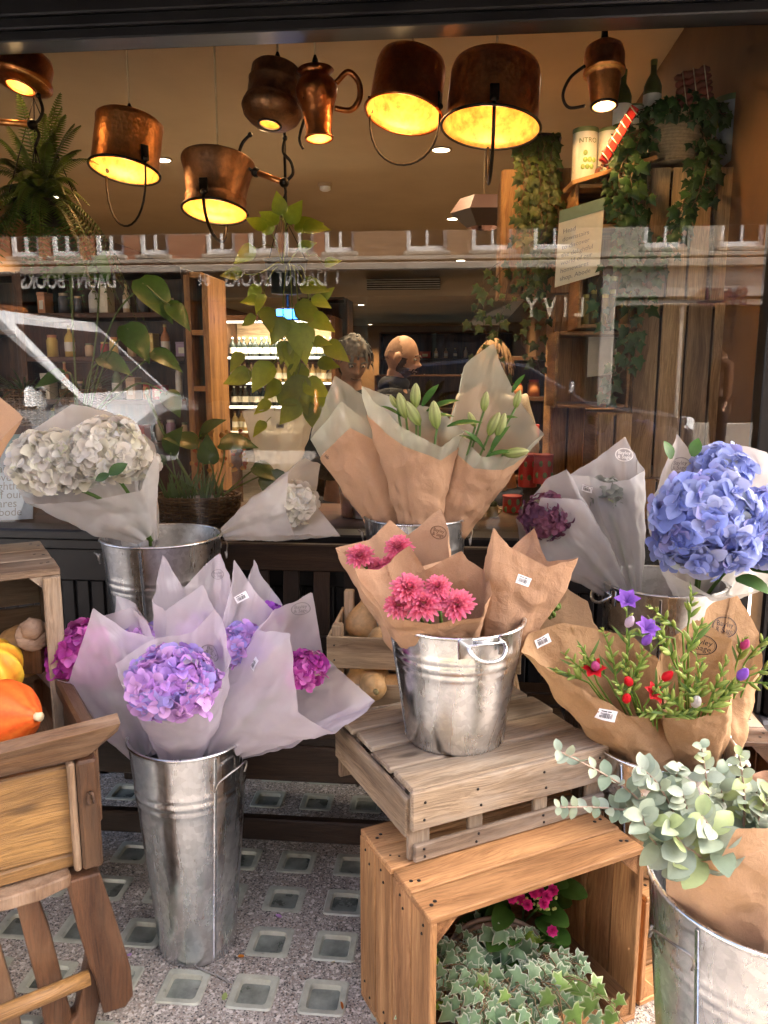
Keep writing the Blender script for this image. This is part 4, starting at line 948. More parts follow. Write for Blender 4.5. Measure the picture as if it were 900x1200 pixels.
bucket('galvanised bucket of lilies on the bench in front of the sill', (p.x, 2.17), .415, .142, .10, p.z - .415, M_GALVD, bands=(.8,), handle_ang=R(0), seam=R(-60))
p = pt(424, 566, 2.86)
bucket('small galvanised bucket inside the window left of the lilies', (p.x, 2.86), ZS - .01, .095, .075, .20, M_GALVD, bands=(.7,), handle_ang=R(60), seam=R(-60))
# --- stacked crates, centre
o = V((-.040, 1.474, 0)); fx = V((.433, .209, 0)).normalized(); fy = V((-fx.y, fx.x, 0))
A0 = ptz(505, 1077, .384); A1 = ptz(757, 993, .384); fx = (A1 - A0); LX = fx.length; fx.normalize(); fy = V((-fx.y, fx.x, 0)); LY = .300
A0.z = 0
crate('apple_crate', 'orange pine apple crate stood on its side with ivy and pink flowers inside', A0, fx, fy, (0, 0, 1), LX, LY, .384, M_APPLE, slats=4, gap=.004, th=.013)
B0 = ptz(481, 926, CT); B1 = ptz(700, 872, CT); gx = (B1 - B0).normalized(); gy = V((-gx.y, gx.x, 0)); B0.z = .3845; LB, WB, HB = .46, .36, CT - .3845
T = thing('slatted_crate', 'weathered grey pine crate turned upside down under the dahlia bucket', 'crate', B0)
P = lambda x, y, z: B0 + gx * x + gy * y + V((0, 0, z))
ns = 4; wy = (WB - .012 * (ns - 1)) / ns; nm = Nails()
for i in range(ns):
    y = i * (wy + .012) + wy / 2; mb = MB(); mb.board(P(U(-.002, .004), y, HB - .007 + U(-.001, .001)), P(LB + U(-.01, .01), y, HB - .007), wy, .013, (0, 0, 1), .003); mb.build('top_slat', M_PALE, T, True, 30)
for y in (-.006, WB + .006):
    mb = MB(); mb.board(P(-.002, y, HB - .041), P(LB + .002, y, HB - .041), .080, .012, gy, .003); mb.build('side_board', M_PALE, T, True, 30)
    mb = MB(); mb.board(P(.004, y, .0195), P(LB - .004, y, .0195), .036, .012, gy, .003); mb.build('side_board', M_PALE, T, True, 30)
    for x in (.02, .145, .30, LB - .02):
        mb = MB(); mb.board(P(x, y + (.0125 if y < 0 else -.0125), .002), P(x, y + (.0125 if y < 0 else -.0125), HB - .015), .032 if x not in (.02, LB - .02) else .045, .012, gy, .002); mb.build('post', M_PALE, T, True, 30)
        for z in (.012, .028, HB - .025, HB - .06): nm.ball(P(x + U(-.006, .006), y - (.006 if y < 0 else -.006), z), .003, 5)
for x in (-.004, LB + .004):
    mb = MB(); mb.board(P(x, .001, HB - .056), P(x, WB - .001, HB - .056), .082, .012, gx, .003); mb.build('end_board', M_PALE, T, True, 30)
    for q in (.06, .17, .28): mb = MB(); mb.board(P(x + (.014 if x < 0 else -.014), q, .03), P(x + (.014 if x < 0 else -.014), q, HB - .016), .05, .011, gx, .002); mb.build('post', M_PALE, T, True, 30)
nm.build('nails', M_IRON, T)
# crates beneath the buckets on the right
q0 = A0 + fx * (LX + .03) + fy * .02
crate('wooden_crate', 'low pine crate under the freesia bucket, mostly hidden by eucalyptus', q0, fx, fy, (0, 0, 1), .46, .31, .2505, M_APPLE, slats=4, th=.012)
crate('wooden_crate', 'dark pine crate under the blue hydrangea bucket', W(.56, -.60, 0), SU, ST, (0, 0, 1), .46, .36, .408, M_OLD, slats=4, th=.013)
# --- small pine crate of squashes on the bench
p = pt(384, 812, 1.98); ZB = .415
def smallcrate():
    o = V((p.x, 1.97, ZB + .001)); w_, d_, h_ = .50, .26, .235
    T = thing('squash_crate', 'small clean pine crate of butternut squashes behind the dahlia bucket', 'crate', o)
    Q = lambda x, y, z: o + SU * x + ST * y + V((0, 0, z))
    nm = Nails()
    for z, hh in ((.035, .07), (.155, .085)):
        for y in (0, d_):
            mb = MB(); mb.board(Q(0, y, z + .01), Q(w_, y, z + .01), hh, .009, ST, .002); mb.build('side_board', M_CRATE, T, True, 30)
            for x in (.02, w_ - .02):
                for dz in (-.02, .02): nm.ball(Q(x, y - .0045, z + .01 + dz), .0025, 5)
        for x in (.005, w_ - .005):
            mb = MB(); mb.board(Q(x, .006, z + .01), Q(x, d_ - .006, z + .01), hh, .009, SU, .002); mb.build('end_board', M_CRATE, T, True, 30)
    for x in (.026, w_ - .026):
        for y in (.020, d_ - .020): mb = MB(); mb.board(Q(x, y, 0), Q(x, y, h_ + (.03 if y > .1 else 0)), .03, .028, SU, .003); mb.build('post', M_CRATE, T, True, 30)
    for i in range(4): mb = MB(); yy = .036 + i * .062; mb.board(Q(.01, yy, .006), Q(w_ - .01, yy, .006), .055, .008, (0, 0, 1)); mb.build('bottom_slat', M_CRATE, T, True, 30)
    nm.build('nails', M_IRON, T)
    return Q
SQ = smallcrate()
def squash(name, label, c, prof, ribs, depth, col, col2, M=None, stem=None, cat='squash', sz=1., freq=None, spots=0):
    T = thing(name, label, cat, c); M = M or Matrix.Identity(3)
    pr = [(a * sz, b * sz) for a, b in prof]
    def cf(an, z):
        k = .5 + .5 * cos(ribs * an); s_ = noise.noise(V((cos(an) * 6, sin(an) * 6, z * 60))) * .5 + .5
        k = max(0, min(1, k * .8 + s_ * .7 - .25)); return tuple(col[i] * k + col2[i] * (1 - k) for i in range(3))
    mb = MB(); mb.lathe(pr, 72, c, M, lambda an, z: 1 - depth * (.5 - .5 * cos(ribs * an)) ** .6, col, cf); mb.build('flesh', M_FRUIT, T)
    top = V(c) + M @ V((0, 0, pr[-1][1] - .004))
    if stem:
        mb = MB(); d = M @ V((0, 0, 1)); mb.tube([top - d * .004, top + d * stem[0] * .4, top + d * stem[0]], [stem[1] * 1.4, stem[1], stem[1] * 1.15], 8, stem[2]); mb.build('stalk', M_FRUIT, T)
    return T
def sphprof(r, h, n=16, sq=1.): return [(max(r * sin(pi * j / n) ** sq, .0006), h / 2 - h / 2 * cos(pi * j / n)) for j in range(n + 1)]
BUTT = [(.001, 0), (.03, .003), (.046, .015), (.054, .035), (.053, .055), (.044, .078), (.034, .10), (.031, .13), (.031, .155), (.025, .172), (.010, .18), (.001, .18)]
for (x, y, z, rx_, ry_, lab, sz) in ((.09, .12, .062, 82, 8, 'upright butternut squash resting against the crate corner, leftmost', 1.05), (.10, .06, .155, 0, 84, 'butternut squash lying across the front of the squash crate', 1.1), (.25, .16, .12, 20, 80, 'butternut squash lying behind the dahlia bucket', 1.0), (.06, .18, .14, -30, 20, 'tall butternut squash standing at the back left of the squash crate', 1.0), (.04, .045, .045, 0, 88, 'butternut squash seen through the gap between the crate boards', 1.15)):
    M = Matrix.Rotation(R(rx_), 3, 'X') @ Matrix.Rotation(R(ry_), 3, 'Y')
    squash('butternut_squash', lab, SQ(x, y, z), BUTT, 5, .02, (.72, .42, .17), (.78, .50, .24), M, (.018, .006, (.4, .33, .15)), 'squash', sz)
squash('yellow_gourd', 'small yellow gourd tucked between the butternut squashes', SQ(.18, .06, .15), sphprof(.028, .05), 8, .08, (.85, .60, .05), (.7, .6, .1), None, (.01, .004, (.3, .3, .1)), 'gourd')
# --- bench
BX0, BX1 = -.80, .52
T = thing('garden_bench', 'dark brown slatted garden bench under the shop window', 'bench', W(BX0, -.4, 0))
for i, (t_, wd) in enumerate(((-.66, .07), (-.575, .075), (-.49, .075), (-.405, .075), (-.32, .075))):
    mb = MB(); mb.board(W(BX0, t_, .403), W(BX1, t_, .403), wd, .022, (0, 0, 1), .003); mb.build('seat_slat', M_BENCH, T, True, 30)
mb = MB(); mb.board(W(BX0, -.685, .345), W(BX1, -.685, .345), .095, .028, ST, .004); mb.build('front_rail', M_BENCH, T, True, 30)
mb = MB(); mb.board(W(BX0, -.665, .15), W(BX1, -.665, .15), .06, .028, ST, .004); mb.build('stretcher', M_BENCH, T, True, 30)
mb = MB(); mb.board(W(BX0, -.135, .735), W(BX1, -.135, .735), .085, .03, ST, .004); mb.build('back_rail', M_BENCH, T, True, 30)
mb = MB(); mb.board(W(BX0, -.16, .47), W(BX1, -.16, .47), .05, .03, ST, .004); mb.build('back_rail', M_BENCH, T, True, 30)
q = BX0 + .05
while q < BX1 - .03: mb = MB(); mb.board(W(q, -.158, .495), W(q, -.138, .694), .05, .014, ST, .003); mb.build('back_slat', M_BENCH, T, True, 30); q += .095
for s_ in (BX0, BX1):
    for t_, zt_ in ((-.66, .39), (-.14, .78)):
        mb = MB(); mb.board(W(s_, t_ + (.02 if t_ < -.5 else -.04), 0), W(s_, t_ + (.02 if t_ < -.5 else 0), zt_), .055, .05, SU, .004); mb.build('leg', M_BENCH, T, True, 30)
# --- barrow on the left: end board faces the camera, tray of squashes runs back
C0 = ptz(0, 912, .60); C1 = ptz(116, 886, .60); cx_ = (C1 - C0); cx_.z = 0; cx_.normalize(); cyv = V((-cx_.y, cx_.x, 0)); CR = C1.copy(); CR.z = 0
BQ = lambda x, y, z: CR + cx_ * x + cyv * y + V((0, 0, z))      # x negative = left along the end board
T = thing('wooden_barrow', 'old brown wooden market barrow loaded with squashes at the left edge', 'barrow', CR)
def bb(nm, a, b, wd, th, up, mat=M_OLD, bev=.005):
    mb = MB(); mb.board(BQ(*a), BQ(*b), wd, th, up, bev); return mb.build(nm, mat, T, True, 30)
zr = lambda x, a, b: a + (b - a) * x
# top rail flares outward and rises to the right
mb = MB(); off = V((3, 5, 7))
rail = [(-.9, .585, .645), (-.45, .600, .655), (-.2, .602, .660), (-.02, .604, .668), (.035, .640, .672)]
vs = []; ws = []
for x, zl, zh in rail:
    for (y, z) in ((.0, zl), (-.038, zh), (-.012, zh + .010), (.024, zl + .006)): vs.append(BQ(x, y, z)); ws.append((x + 3, z * 1.0 + 5, y))
nn = len(rail); fs = [(i * 4 + k, (i + 1) * 4 + k, (i + 1) * 4 + (k + 1) % 4, i * 4 + (k + 1) % 4) for i in range(nn - 1) for k in range(4)] + [(0, 1, 2, 3), ((nn - 1) * 4 + 3, (nn - 1) * 4 + 2, (nn - 1) * 4 + 1, (nn - 1) * 4)]
mb.add(vs, fs, (.95, .9, .85), ws); mb.build('top_rail', M_OLDL, T, False)
bb('end_panel', (-.9, .018, .503), (-.048, .018, .503), .175, .018, cyv, M_OLDG)
bb('end_panel', (-.9, .019, .400), (-.048, .019, .400), .03, .017, cyv, M_OLDG)
bb('end_post', (-.024, .010, .385), (-.024, .010, .602), .036, .045, cyv, M_OLD)
bb('end_post', (-.050, .006, .385), (-.050, .006, .600), .013, .03, cyv, M_OLDL)
mb = MB(); mb.box(BQ(-.022, -.016, .530), (.012, .012, .026), frame((0, 0, 1), cx_), .004, (.5, .45, .4)); mb.build('peg', M_OLD, T)
# lower curved rail under the panel
def slab(nm, pts_, th, mat, y0=0., col=(1, 1, 1)):
    """a plank with a sawn outline in the end plane: pts (x, z), thickness th behind y0"""
    n = len(pts_); vs = [BQ(x, y0, z) for x, z in pts_] + [BQ(x, y0 + th, z) for x, z in pts_]
    ws = [(z + 7, x * 1.0 + 3, 0) for x, z in pts_] + [(z + 7, x + 3, th) for x, z in pts_]
    mb = MB(); mb.add(vs, [tuple(range(n)), tuple(range(2 * n - 1, n - 1, -1))] + [(k, k + n, (k + 1) % n + n, (k + 1) % n) for k in range(n)], col, ws)
    o_ = mb.build(nm, mat, T, False)
    bv = o_.modifiers.new('b', 'BEVEL'); bv.width = .004; bv.segments = 2; bv.limit_method = 'ANGLE'
    return o_
def bp_(px, py):    # pixel to (x, z) in the end plane
    d = ray(px, py); k = (CR - CAM).dot(cyv) / d.dot(cyv); q = CAM + d * k; return ((q - CR).dot(cx_), q.z)
zz = [bp_(*q) for q in ((-60, 1062), (-20, 1068), (10, 1062), (45, 1052), (82, 1034), (82, 1020), (45, 1035), (10, 1046), (-20, 1052), (-60, 1048))]
slab('bottom_rail', zz, .04, M_OLDL, -.014)
leg = [bp_(*q) for q in ((76, 1030), (116, 1019), (133, 1068), (152, 1130), (155, 1162), (146, 1176), (120, 1184), (113, 1150), (104, 1130), (90, 1085))]
slab('leg', leg, .05, M_OLD, -.012)
slab('leg', [(x, max(z, 0)) for x, z in [bp_(*q) for q in ((106, 1130), (118, 1150), (120, 1184), (112, 1215), (80, 1330), (56, 1330), (92, 1200))]], .04, M_OLD, .02)
slab('brace', [bp_(*q) for q in ((18, 1062), (44, 1056), (62, 1105), (90, 1215), (100, 1300), (70, 1300), (46, 1170), (30, 1110))], .03, M_OLD, .03)
slab('brace', [bp_(*q) for q in ((-60, 1120), (-20, 1100), (0, 1120), (26, 1210), (40, 1300), (10, 1300), (-20, 1200))], .03, M_OLD, .05)
a_, b_ = bp_(-30, 1192), bp_(104, 1143); mb = MB(); mb.tube([BQ(a_[0], -.02, a_[1]), BQ(b_[0], -.005, b_[1])], [.016, .015], 8); mb.build('round_rung', M_OLDG, T)
# tray behind the end board
bb('tray_floor', (-.46, .03, .43), (-.46, .62, .43), .88, .015, (0, 0, 1), M_OLD)
mb = MB(); mb.board(BQ(-.005, .03, .535), BQ(-.03, .62, .545), .17, .018, cx_, .004); mb.build('side_panel', M_OLD, T, True, 30)
mb = MB(); mb.board(BQ(-.01, .03, .635), BQ(-.035, .62, .645), .030, .035, (0, 0, 1), .006); mb.build('side_rail', M_OLD, T, True, 30)
mb = MB(); mb.board(BQ(-.9, .62, .56), BQ(-.02, .62, .56), .24, .018, cyv); mb.build('end_panel', M_OLDG, T, True, 30)
for x in (-.03, -.85):
    mb = MB(); mb.board(BQ(x, .60, 0), BQ(x, .60, .55), .05, .05, cx_, .004); mb.build('leg', M_OLD, T, True, 30)
q = pt(38, 737, 1.62); M_ = frame(ray(38, 740) * -1)
mb = MB(); mb.lathe([(.026, -.05), (.026, 0), (.022, .008), (.010, .012), (.001, .013)], 6, q, M_, None, (.9, .85, .8)); mb.lathe([(.001, .004), (.034, .004), (.036, -.02), (.034, -.03)], 16, q + V((0, 0, -.014)), M_); mb.build('turned_knob', M_OLDL, T)
mb = MB(); mb.board(q + V((-.01, .02, -.045)), q + V((-.01, .02, -.10)), .05, .05, (0, -1, 0)); mb.build('knob_block', M_OLD, T, True, 30)
# squashes in the barrow
p = pt(14, 872, 1.46)
squash('orange_pumpkin', 'big smooth orange onion squash with pale stalk pointing right', pt(8, 838, 1.46) + V((-.05, 0, 0)), [(a, b) for a, b in [(.001, 0), (.03, .002), (.055, .014), (.068, .04), (.070, .062), (.064, .085), (.05, .105), (.032, .12), (.022, .13), (.016, .139), (.001, .14)]], 9, .018, (.76, .10, .012), (.80, .17, .025), Matrix.Rotation(R(82), 3, 'Y') @ Matrix.Rotation(R(20), 3, 'X'), (.014, .008, (.75, .62, .38)), 'pumpkin', 1.0)
squash('striped_gourd', 'yellow and orange striped ribbed squash behind the orange one', pt(-8, 812, 1.60), sphprof(.078, .12, 18, .8), 10, .14, (.86, .56, .05), (.74, .24, .02), Matrix.Rotation(R(18), 3, 'X'), (.02, .008, (.35, .3, .12)), 'squash')
squash('butternut_squash', 'pale butternut squash inside the left crate behind the striped one', pt(0, 765, 1.74), BUTT, 5, .02, (.66, .38, .15), (.72, .44, .2), Matrix.Rotation(R(86), 3, 'Y'), (.02, .006, (.4, .33, .15)), 'squash', 1.15)
# left crate standing on the barrow
K0 = pt(70, 665, 1.62); ztop = K0.z; kx = V((.87, .49, 0)).normalized(); ky = V((-kx.y, kx.x, 0)); kl = .46
ZK = .438
K0.z = ZK
crate('wooden_crate', 'weathered wooden crate lying open on the barrow at the left edge', K0 - kx * kl, kx, ky, (0, 0, 1), kl, .31, ztop - ZK, M_GREYW, slats=3, gap=.003, th=.016)
mb = MB(); mb.board(K0 - kx * .019 - ky * .003, K0 - kx * .019 - ky * .003 + V((0, 0, ztop - ZK - .017)), .034, .014, ky, .003)
fpost = mb.build('front_post', M_GREYW, None, True, 30)
cr_ = [o_ for o_ in COL.objects if o_.get('label', '').startswith('weathered wooden crate lying open')][0]
fpost.parent = cr_; fpost.location = -V(cr_.location)
# twine under the tall bucket
mb = MB(); a_ = ptz(225, 1130, .006); mb.tube(smoothpts([a_, ptz(240, 1138, .006), ptz(256, 1144, .006), ptz(272, 1153, .006)]), .002, 6, (.45, .36, .25)); tag(mb.build('wire_offcut', M_WIRE, None), 'thin bent wire lying on the glass lenses by the tallest bucket', 'wire')

# fallen petals and bits of leaf on the pavement
for i, (px, py, col, lab) in enumerate(((286, 1120, (.62, .22, .03), 'small orange leaf scrap on the paving between the glass lenses'), (402, 1182, (.55, .16, .03), 'rust coloured leaf scrap on the paving beside the pine crate'), (330, 1075, (.55, .30, .6), 'fallen lilac petal on the paving right of the tallest bucket'), (150, 1118, (.5, .3, .6), 'fallen lilac petal on the paving by the barrow leg'), (262, 1172, (.3, .36, .12), 'small green leaf scrap lying below the tallest bucket'), (388, 1128, (.6, .5, .3), 'pale curled petal on the paving near the pine crate'))):
    q = ptz(px, py, .006); mb = MB(); mb.petal(q, V((U(-1, 1), U(-1, 1), .1)), V((0, 0, 1)), .016, .012, .3, -.25, 4, tuple(x * .8 for x in col), col); tag(mb.build('fallen_petal', M_PETAL), lab, 'petal', 'fallen petals and leaf scraps')
# ================================================================== paper wraps and flowers
def rimfn(back, front):
    def mk(lst):
        ps = [pt(px, py, 1) for px, py, _ in lst]; return ps
    def seg(lst):
        d = [0]
        for i in range(1, len(lst)): d.append(d[-1] + max((lst[i] - lst[i - 1]).length, 1e-6))
        return [x / d[-1] for x in d]
    def f(B, Fr):
        db, df = seg(B), seg(Fr)
        def at(u):
            u = u % 1.0
            lst, d, t = (B, db, u * 2) if u < .5 else (Fr, df, (u - .5) * 2)
            for i in range(1, len(d)):
                if t <= d[i] + 1e-9:
                    k = (t - d[i - 1]) / (d[i] - d[i - 1]); return lst[i - 1].lerp(lst[i], k)
            return lst[-1]
        return at
    return f
def wrapmesh(base, Y, back, front, r0, over=1.10, crumple=1., vmax=1., shrink=1., u0=.62, nu=150, nv=34, top=None, grow=0., seed=None):
    B = [pt(px, py, Y + dy) for px, py, dy in back]; Fr = [pt(px, py, Y + dy) for px, py, dy in front]
    at = rimfn(back, front)(B, Fr); b0 = pt(base[0], base[1], Y + (base[2] if len(base) > 2 else 0))
    cen = sum((at(k / 24) for k in range(24)), V()) / 24; ax = (cen - b0).normalized()
    e2 = V((0, 1, 0)); e2 = (e2 - ax * e2.dot(ax)).normalized(); e1 = e2.cross(ax)
    ha = max(abs((at(k / 24) - cen).dot(e1)) for k in range(24)); hb = max(.035, max(abs((at(k / 24) - cen).dot(e2)) for k in range(24)))
    lmin = min((at(k / 48) - b0).dot(ax) for k in range(48)); lmin = max(lmin, .3 * (cen - b0).length)
    mb = MB(); seed = U(0, 50) if seed is None else seed; vs = []; ws = []
    for i in range(nu + 1):
        uu = over * i / nu; u = u0 + uu
        ring = lambda u, a, b: e1 * (-cos(2 * pi * u) * a) + e2 * (sin(2 * pi * u) * b)
        rim = at(u)
        for j in range(nv + 1):
            v = j / nv * vmax
            cone = b0 + ring(u, r0, r0) * (1 - v)
            ell = b0 + ax * (lmin * v) + ring(u, r0 + (ha * 1.0 - r0) * v, r0 + (hb - r0) * v)
            lin = b0 + ring(u, r0, r0) + (rim - b0 - ring(u, r0, r0)) * v
            k = v ** 1.6 if shrink else 1
            p = ell.lerp(lin, .35 + .65 * k)
            rad = (p - (b0 + ax * (p - b0).dot(ax))); rl = rad.length; rn = rad.normalized() if rl > 1e-5 else e1
            am = crumple * .0055 * min(1, v * 2.5)
            q = p * 14 + V((seed, 0, 0))
            p = p + rn * (am * 1.3 * noise.noise(q) + am * 2.0 * (abs(noise.noise(q * 1.25 + V((0, 4, 0)))) - .2) + am * .6 * (abs(noise.noise(q * 3.6)) - .2) + (.0022 * uu / over + grow))
            p = p + rn * (crumple * .004 * (1 - v) * sin(u * 2 * pi * 9 + seed)) + rn * (.010 * crumple * sin(pi * v) * (noise.noise(V((u * 5, v * 1.5, seed)))))
            # rolled lip
            if v > .9: p = p + rn * (.006 * ((v - .9) / .1) ** 2 * noise.noise(V((cos(2 * pi * u) * 2, sin(2 * pi * u) * 2, seed + 3))))
            vs.append(p)
    m = nv + 1
    mb.add(vs, [(i * m + j, (i + 1) * m + j, (i + 1) * m + j + 1, i * m + j + 1) for i in range(nu) for j in range(nv)], (1, 1, 1))
    return mb, b0, ax
def project(bv, c, n, e1, e2, pts2):
    out = []
    for x, y in pts2:
        q = c + e1 * x + e2 * y + n * .04; h = bv.ray_cast(q, -n, .1)
        out.append(h[0] + n * .0014 if h[0] is not None else c + e1 * x + e2 * y + n * .0014)
    return out
def seat(mb, px, py, rot=0):
    bv = mb.bvh(); d = ray(px, py).normalized(); h = bv.ray_cast(CAM, d, 6)
    if h[0] is None: return None
    n = h[1].normalized(); n = n if n.dot(d) < 0 else -n
    up = V((0, 0, 1)); up = (up - n * up.dot(n)).normalized(); e1 = up.cross(n); e1 = e1 if e1.x > 0 else -e1
    c, s_ = cos(R(rot)), sin(R(rot)); a = e1 * c + up * s_; b = up * c - e1 * s_
    return bv, h[0], n, a, b
def sticker(mbw, T, px, py, rot, wpx, Y):
    st_ = seat(mbw, px, py, rot)
    if not st_: return
    bv, c, n, a, b = st_; w_ = wpx * mpp(px, py, Y); h_ = w_ * .58; g = 6
    gp = [(w_ * (i / g - .5), h_ * (j / 2 - .5)) for j in range(3) for i in range(g + 1)]
    vs = project(bv, c, n, a, b, gp); mb = MB(); mb.add(vs, [(j * (g + 1) + i, j * (g + 1) + i + 1, (j + 1) * (g + 1) + i + 1, (j + 1) * (g + 1) + i) for j in range(2) for i in range(g)])
    s_ = mb.build('sticker', M_STICK, T)
    mb = MB(); x = -.36
    while x < .30:
        bw = rnd.choice((.012, .02, .03)); q = project(bv, c, n, a, b, [(w_ * x, -h_ * .28), (w_ * (x + bw), -h_ * .28), (w_ * (x + bw), h_ * .18), (w_ * x, h_ * .18)])
        mb.add([p + n * .0006 for p in q], [(0, 1, 2, 3)]); x += bw + rnd.choice((.015, .025))
    for (x0, x1) in ((-.36, -.05), (.0, .2)):
        q = project(bv, c, n, a, b, [(w_ * x0, h_ * .28), (w_ * x1, h_ * .28), (w_ * x1, h_ * .36), (w_ * x0, h_ * .36)]); mb.add([p + n * .0006 for p in q], [(0, 1, 2, 3)])
    mb.build('barcode', M_INK, s_, False)
def stamp(mbw, T, px, py, rot, wpx, Y, ink, asp=.72):
    st_ = seat(mbw, px, py, rot)
    if not st_: return
    bv, c, n, a, b = st_; w_ = wpx * mpp(px, py, Y) / 2; h_ = w_ * asp; mb = MB(); m = 40
    for (k0, k1) in ((1.0, .93), (.88, .86)):
        ps = [(w_ * k0 * cos(2 * pi * i / m), h_ * k0 * sin(2 * pi * i / m)) for i in range(m)] + [(w_ * k1 * cos(2 * pi * i / m), h_ * k1 * sin(2 * pi * i / m)) for i in range(m)]
        mb.add(project(bv, c, n, a, b, ps), [(i, (i + 1) % m, m + (i + 1) % m, m + i) for i in range(m)])
    for body, dy, sz in (('Bayley', .26, .46), ('& Sage', -.30, .46)):
        vs, fs = textmesh(body, sz * w_ * 1.15, 0, 'CENTER', 1, .0)
        mb.add(project(bv, c, n, a, b, [(v.x, v.y + dy * h_ * 1.1) for v in vs]), fs)
    mb.build('printed_stamp', ink, T, False)
LIGHTUP = V((0, -.5, .9)).normalized()
def hydrangea(mb, c, rad, n, ps, cols, face=None, lo=-.45, M=None, seed=0):
    """a globe of four petalled florets; cols = list of petal colours"""
    c = V(c); rx_, ry_, rz_ = [q * .76 for q in rad]; r_ = random.Random(seed); n = int(n * 1.1); ps = ps * .92
    ga = pi * (3 - sqrt(5)); M = M or Matrix.Identity(3)
    bl = MB(); 
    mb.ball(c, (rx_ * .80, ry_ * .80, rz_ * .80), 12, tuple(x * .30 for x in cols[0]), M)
    for i in range(n):
        z = 1 - 2 * (i + .5) / n
        if z < lo: continue
        q = sqrt(1 - z * z); an = ga * i; k = 1 + r_.uniform(-.12, .10) + .22 * noise.noise(V((q * cos(an) * 1.9, q * sin(an) * 1.9, z * 1.9 + seed * 3)))
        d = V((q * cos(an), q * sin(an), z)); p = c + M @ V((d.x * rx_ * k, d.y * ry_ * k, d.z * rz_ * k))
        nr = (M @ V((d.x / rx_, d.y / ry_, d.z / rz_))).normalized(); nr = (nr + V((r_.uniform(-.7, .7), r_.uniform(-.7, .7), r_.uniform(-.7, .7)))).normalized()
        x = nr.orthogonal().normalized(); x = Matrix.Rotation(r_.uniform(0, pi), 3, nr) @ x; col = cols[r_.randrange(len(cols))]; s_ = ps * r_.uniform(.8, 1.15)
        br = r_.uniform(.80, 1.12); green = r_.random() < .07; col = tuple(a * .55 + b * .45 for a, b in zip(col, (.42, .50, .22))) if green else col; s_ *= .7 if green else 1
        for t in range(4):
            dd = Matrix.Rotation(pi / 2 * t + r_.uniform(-.15, .15), 3, nr) @ x; tilt = r_.uniform(.05, .45)
            dd2 = (dd + nr * tilt).normalized(); kk = br * r_.uniform(.92, 1.06); cc = tuple(min(1, y * kk) for y in col)
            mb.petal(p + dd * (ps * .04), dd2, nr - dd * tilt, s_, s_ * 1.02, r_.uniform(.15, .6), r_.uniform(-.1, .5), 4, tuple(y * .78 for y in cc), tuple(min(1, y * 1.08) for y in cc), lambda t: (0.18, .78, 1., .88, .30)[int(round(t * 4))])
        mb.ball(p + nr * ps * .07, ps * .055, 4, tuple(min(1, y * 1.1) for y in col))
    return mb
def dahlia(mb, c, nrm, r, seed=0, col=((.80, .07, .20), (.92, .28, .40)), mid=(.85, .72, .25)):
    r_ = random.Random(seed); c = V(c); Fm = frame(nrm)
    rows = 9
    for k in range(rows):
        f = k / (rows - 1); n = int(7 + 11 * f); el = R(82 - 95 * f); ln = r * (.34 + .66 * f ** .8); 
        for i in range(n):
            an = 2 * pi * (i + .5 * (k % 2)) / n + r_.uniform(-.08, .08); e = el + r_.uniform(-.12, .12)
            d = Fm @ V((cos(an) * cos(e), sin(an) * cos(e), sin(e))); nn = Fm @ V((-cos(an) * sin(e), -sin(an) * sin(e), cos(e)))
            q = r_.uniform(.85, 1.1)
            base = c + Fm @ V((cos(an) * r * .10 * f, sin(an) * r * .10 * f, r * .22 * (1 - f)))
            mb.petal(base, d, nn, ln * q, r * .30, .75, -.12, 4, tuple(x * .75 for x in col[0]), tuple(min(1, x * r_.uniform(.9, 1.1)) for x in col[1]), lambda t: (.35, .75, 1., .85, .30)[int(round(t * 4))])
    mb.ball(c + Fm @ V((0, 0, r * .28)), r * .17, 7, mid)
    return mb
def bud(mb, p, d, ln, r, c0, c1, n=8, ridge=0.):
    M = frame(d); prof = [(.25, 0), (.7, .12), (1., .35), (.98, .55), (.72, .78), (.35, .94), (.02, 1.)]
    mb.lathe([(a * r, b * ln) for a, b in prof], n, p, M, (lambda an, z: 1 - ridge * (.5 - .5 * cos(3 * an))) if ridge else None, c0, lambda an, z: tuple((c0[i] * (1 - z / ln) + c1[i] * z / ln) * (1 if not ridge else .82 + .18 * cos(6 * an)) for i in range(3)))
def lanceleaf(mb, p, d, nr, ln, wd, c0=(.05, .13, .03), c1=(.10, .22, .05), curl=.3):
    mb.petal(p, d, nr, ln, wd, .25, curl, 6, c0, c1, lambda t: (sin(pi * min(1, t * .94 + .06)) ** .8))
class Bouquet:
    def __init__(s, label, base, Y, back, front, mat, r0=.02, group=None, cat='bouquet', name='wrapped_bouquet', **k):
        s.Y = Y; s.mb, s.b0, s.ax = wrapmesh(base, Y, back, front, r0, **k)
        s.T = thing(name, label, cat, s.b0, group)
        s.w = s.mb.build('paper_wrap', mat, s.T)
    def st(s, *a): sticker(s.mb, s.T, *a, s.Y)
    def stp(s, px, py, rot, w_, ink=M_INKG): stamp(s.mb, s.T, px, py, rot, w_, s.Y, ink)
    def part(s, mb, name, mat): return mb.build(name, mat, s.T)
    def head(s, px, py, dy, rpx, n, ps, cols, lo=-.5, seed=1, name='flower_head', asp=(1, 1, .85), M=None):
        c = pt(px, py, s.Y + dy); k = mpp(px, py, s.Y); r = rpx * k; mb = MB()
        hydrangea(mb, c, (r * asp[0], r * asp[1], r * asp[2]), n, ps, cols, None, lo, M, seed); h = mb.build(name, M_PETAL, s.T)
        mb = MB(); mb.tube(smoothpts([c - V((0, 0, r * asp[2] * .5)), c.lerp(s.b0, .5) + V((0, .01, 0)), s.b0 - s.ax * .02]), .005, 8, (.10, .20, .04)); mb.build('stem', M_LEAF, s.T)
        return c
LIL = [(.55, .28, .72), (.64, .38, .78), (.50, .30, .74), (.68, .40, .74), (.42, .35, .76)]
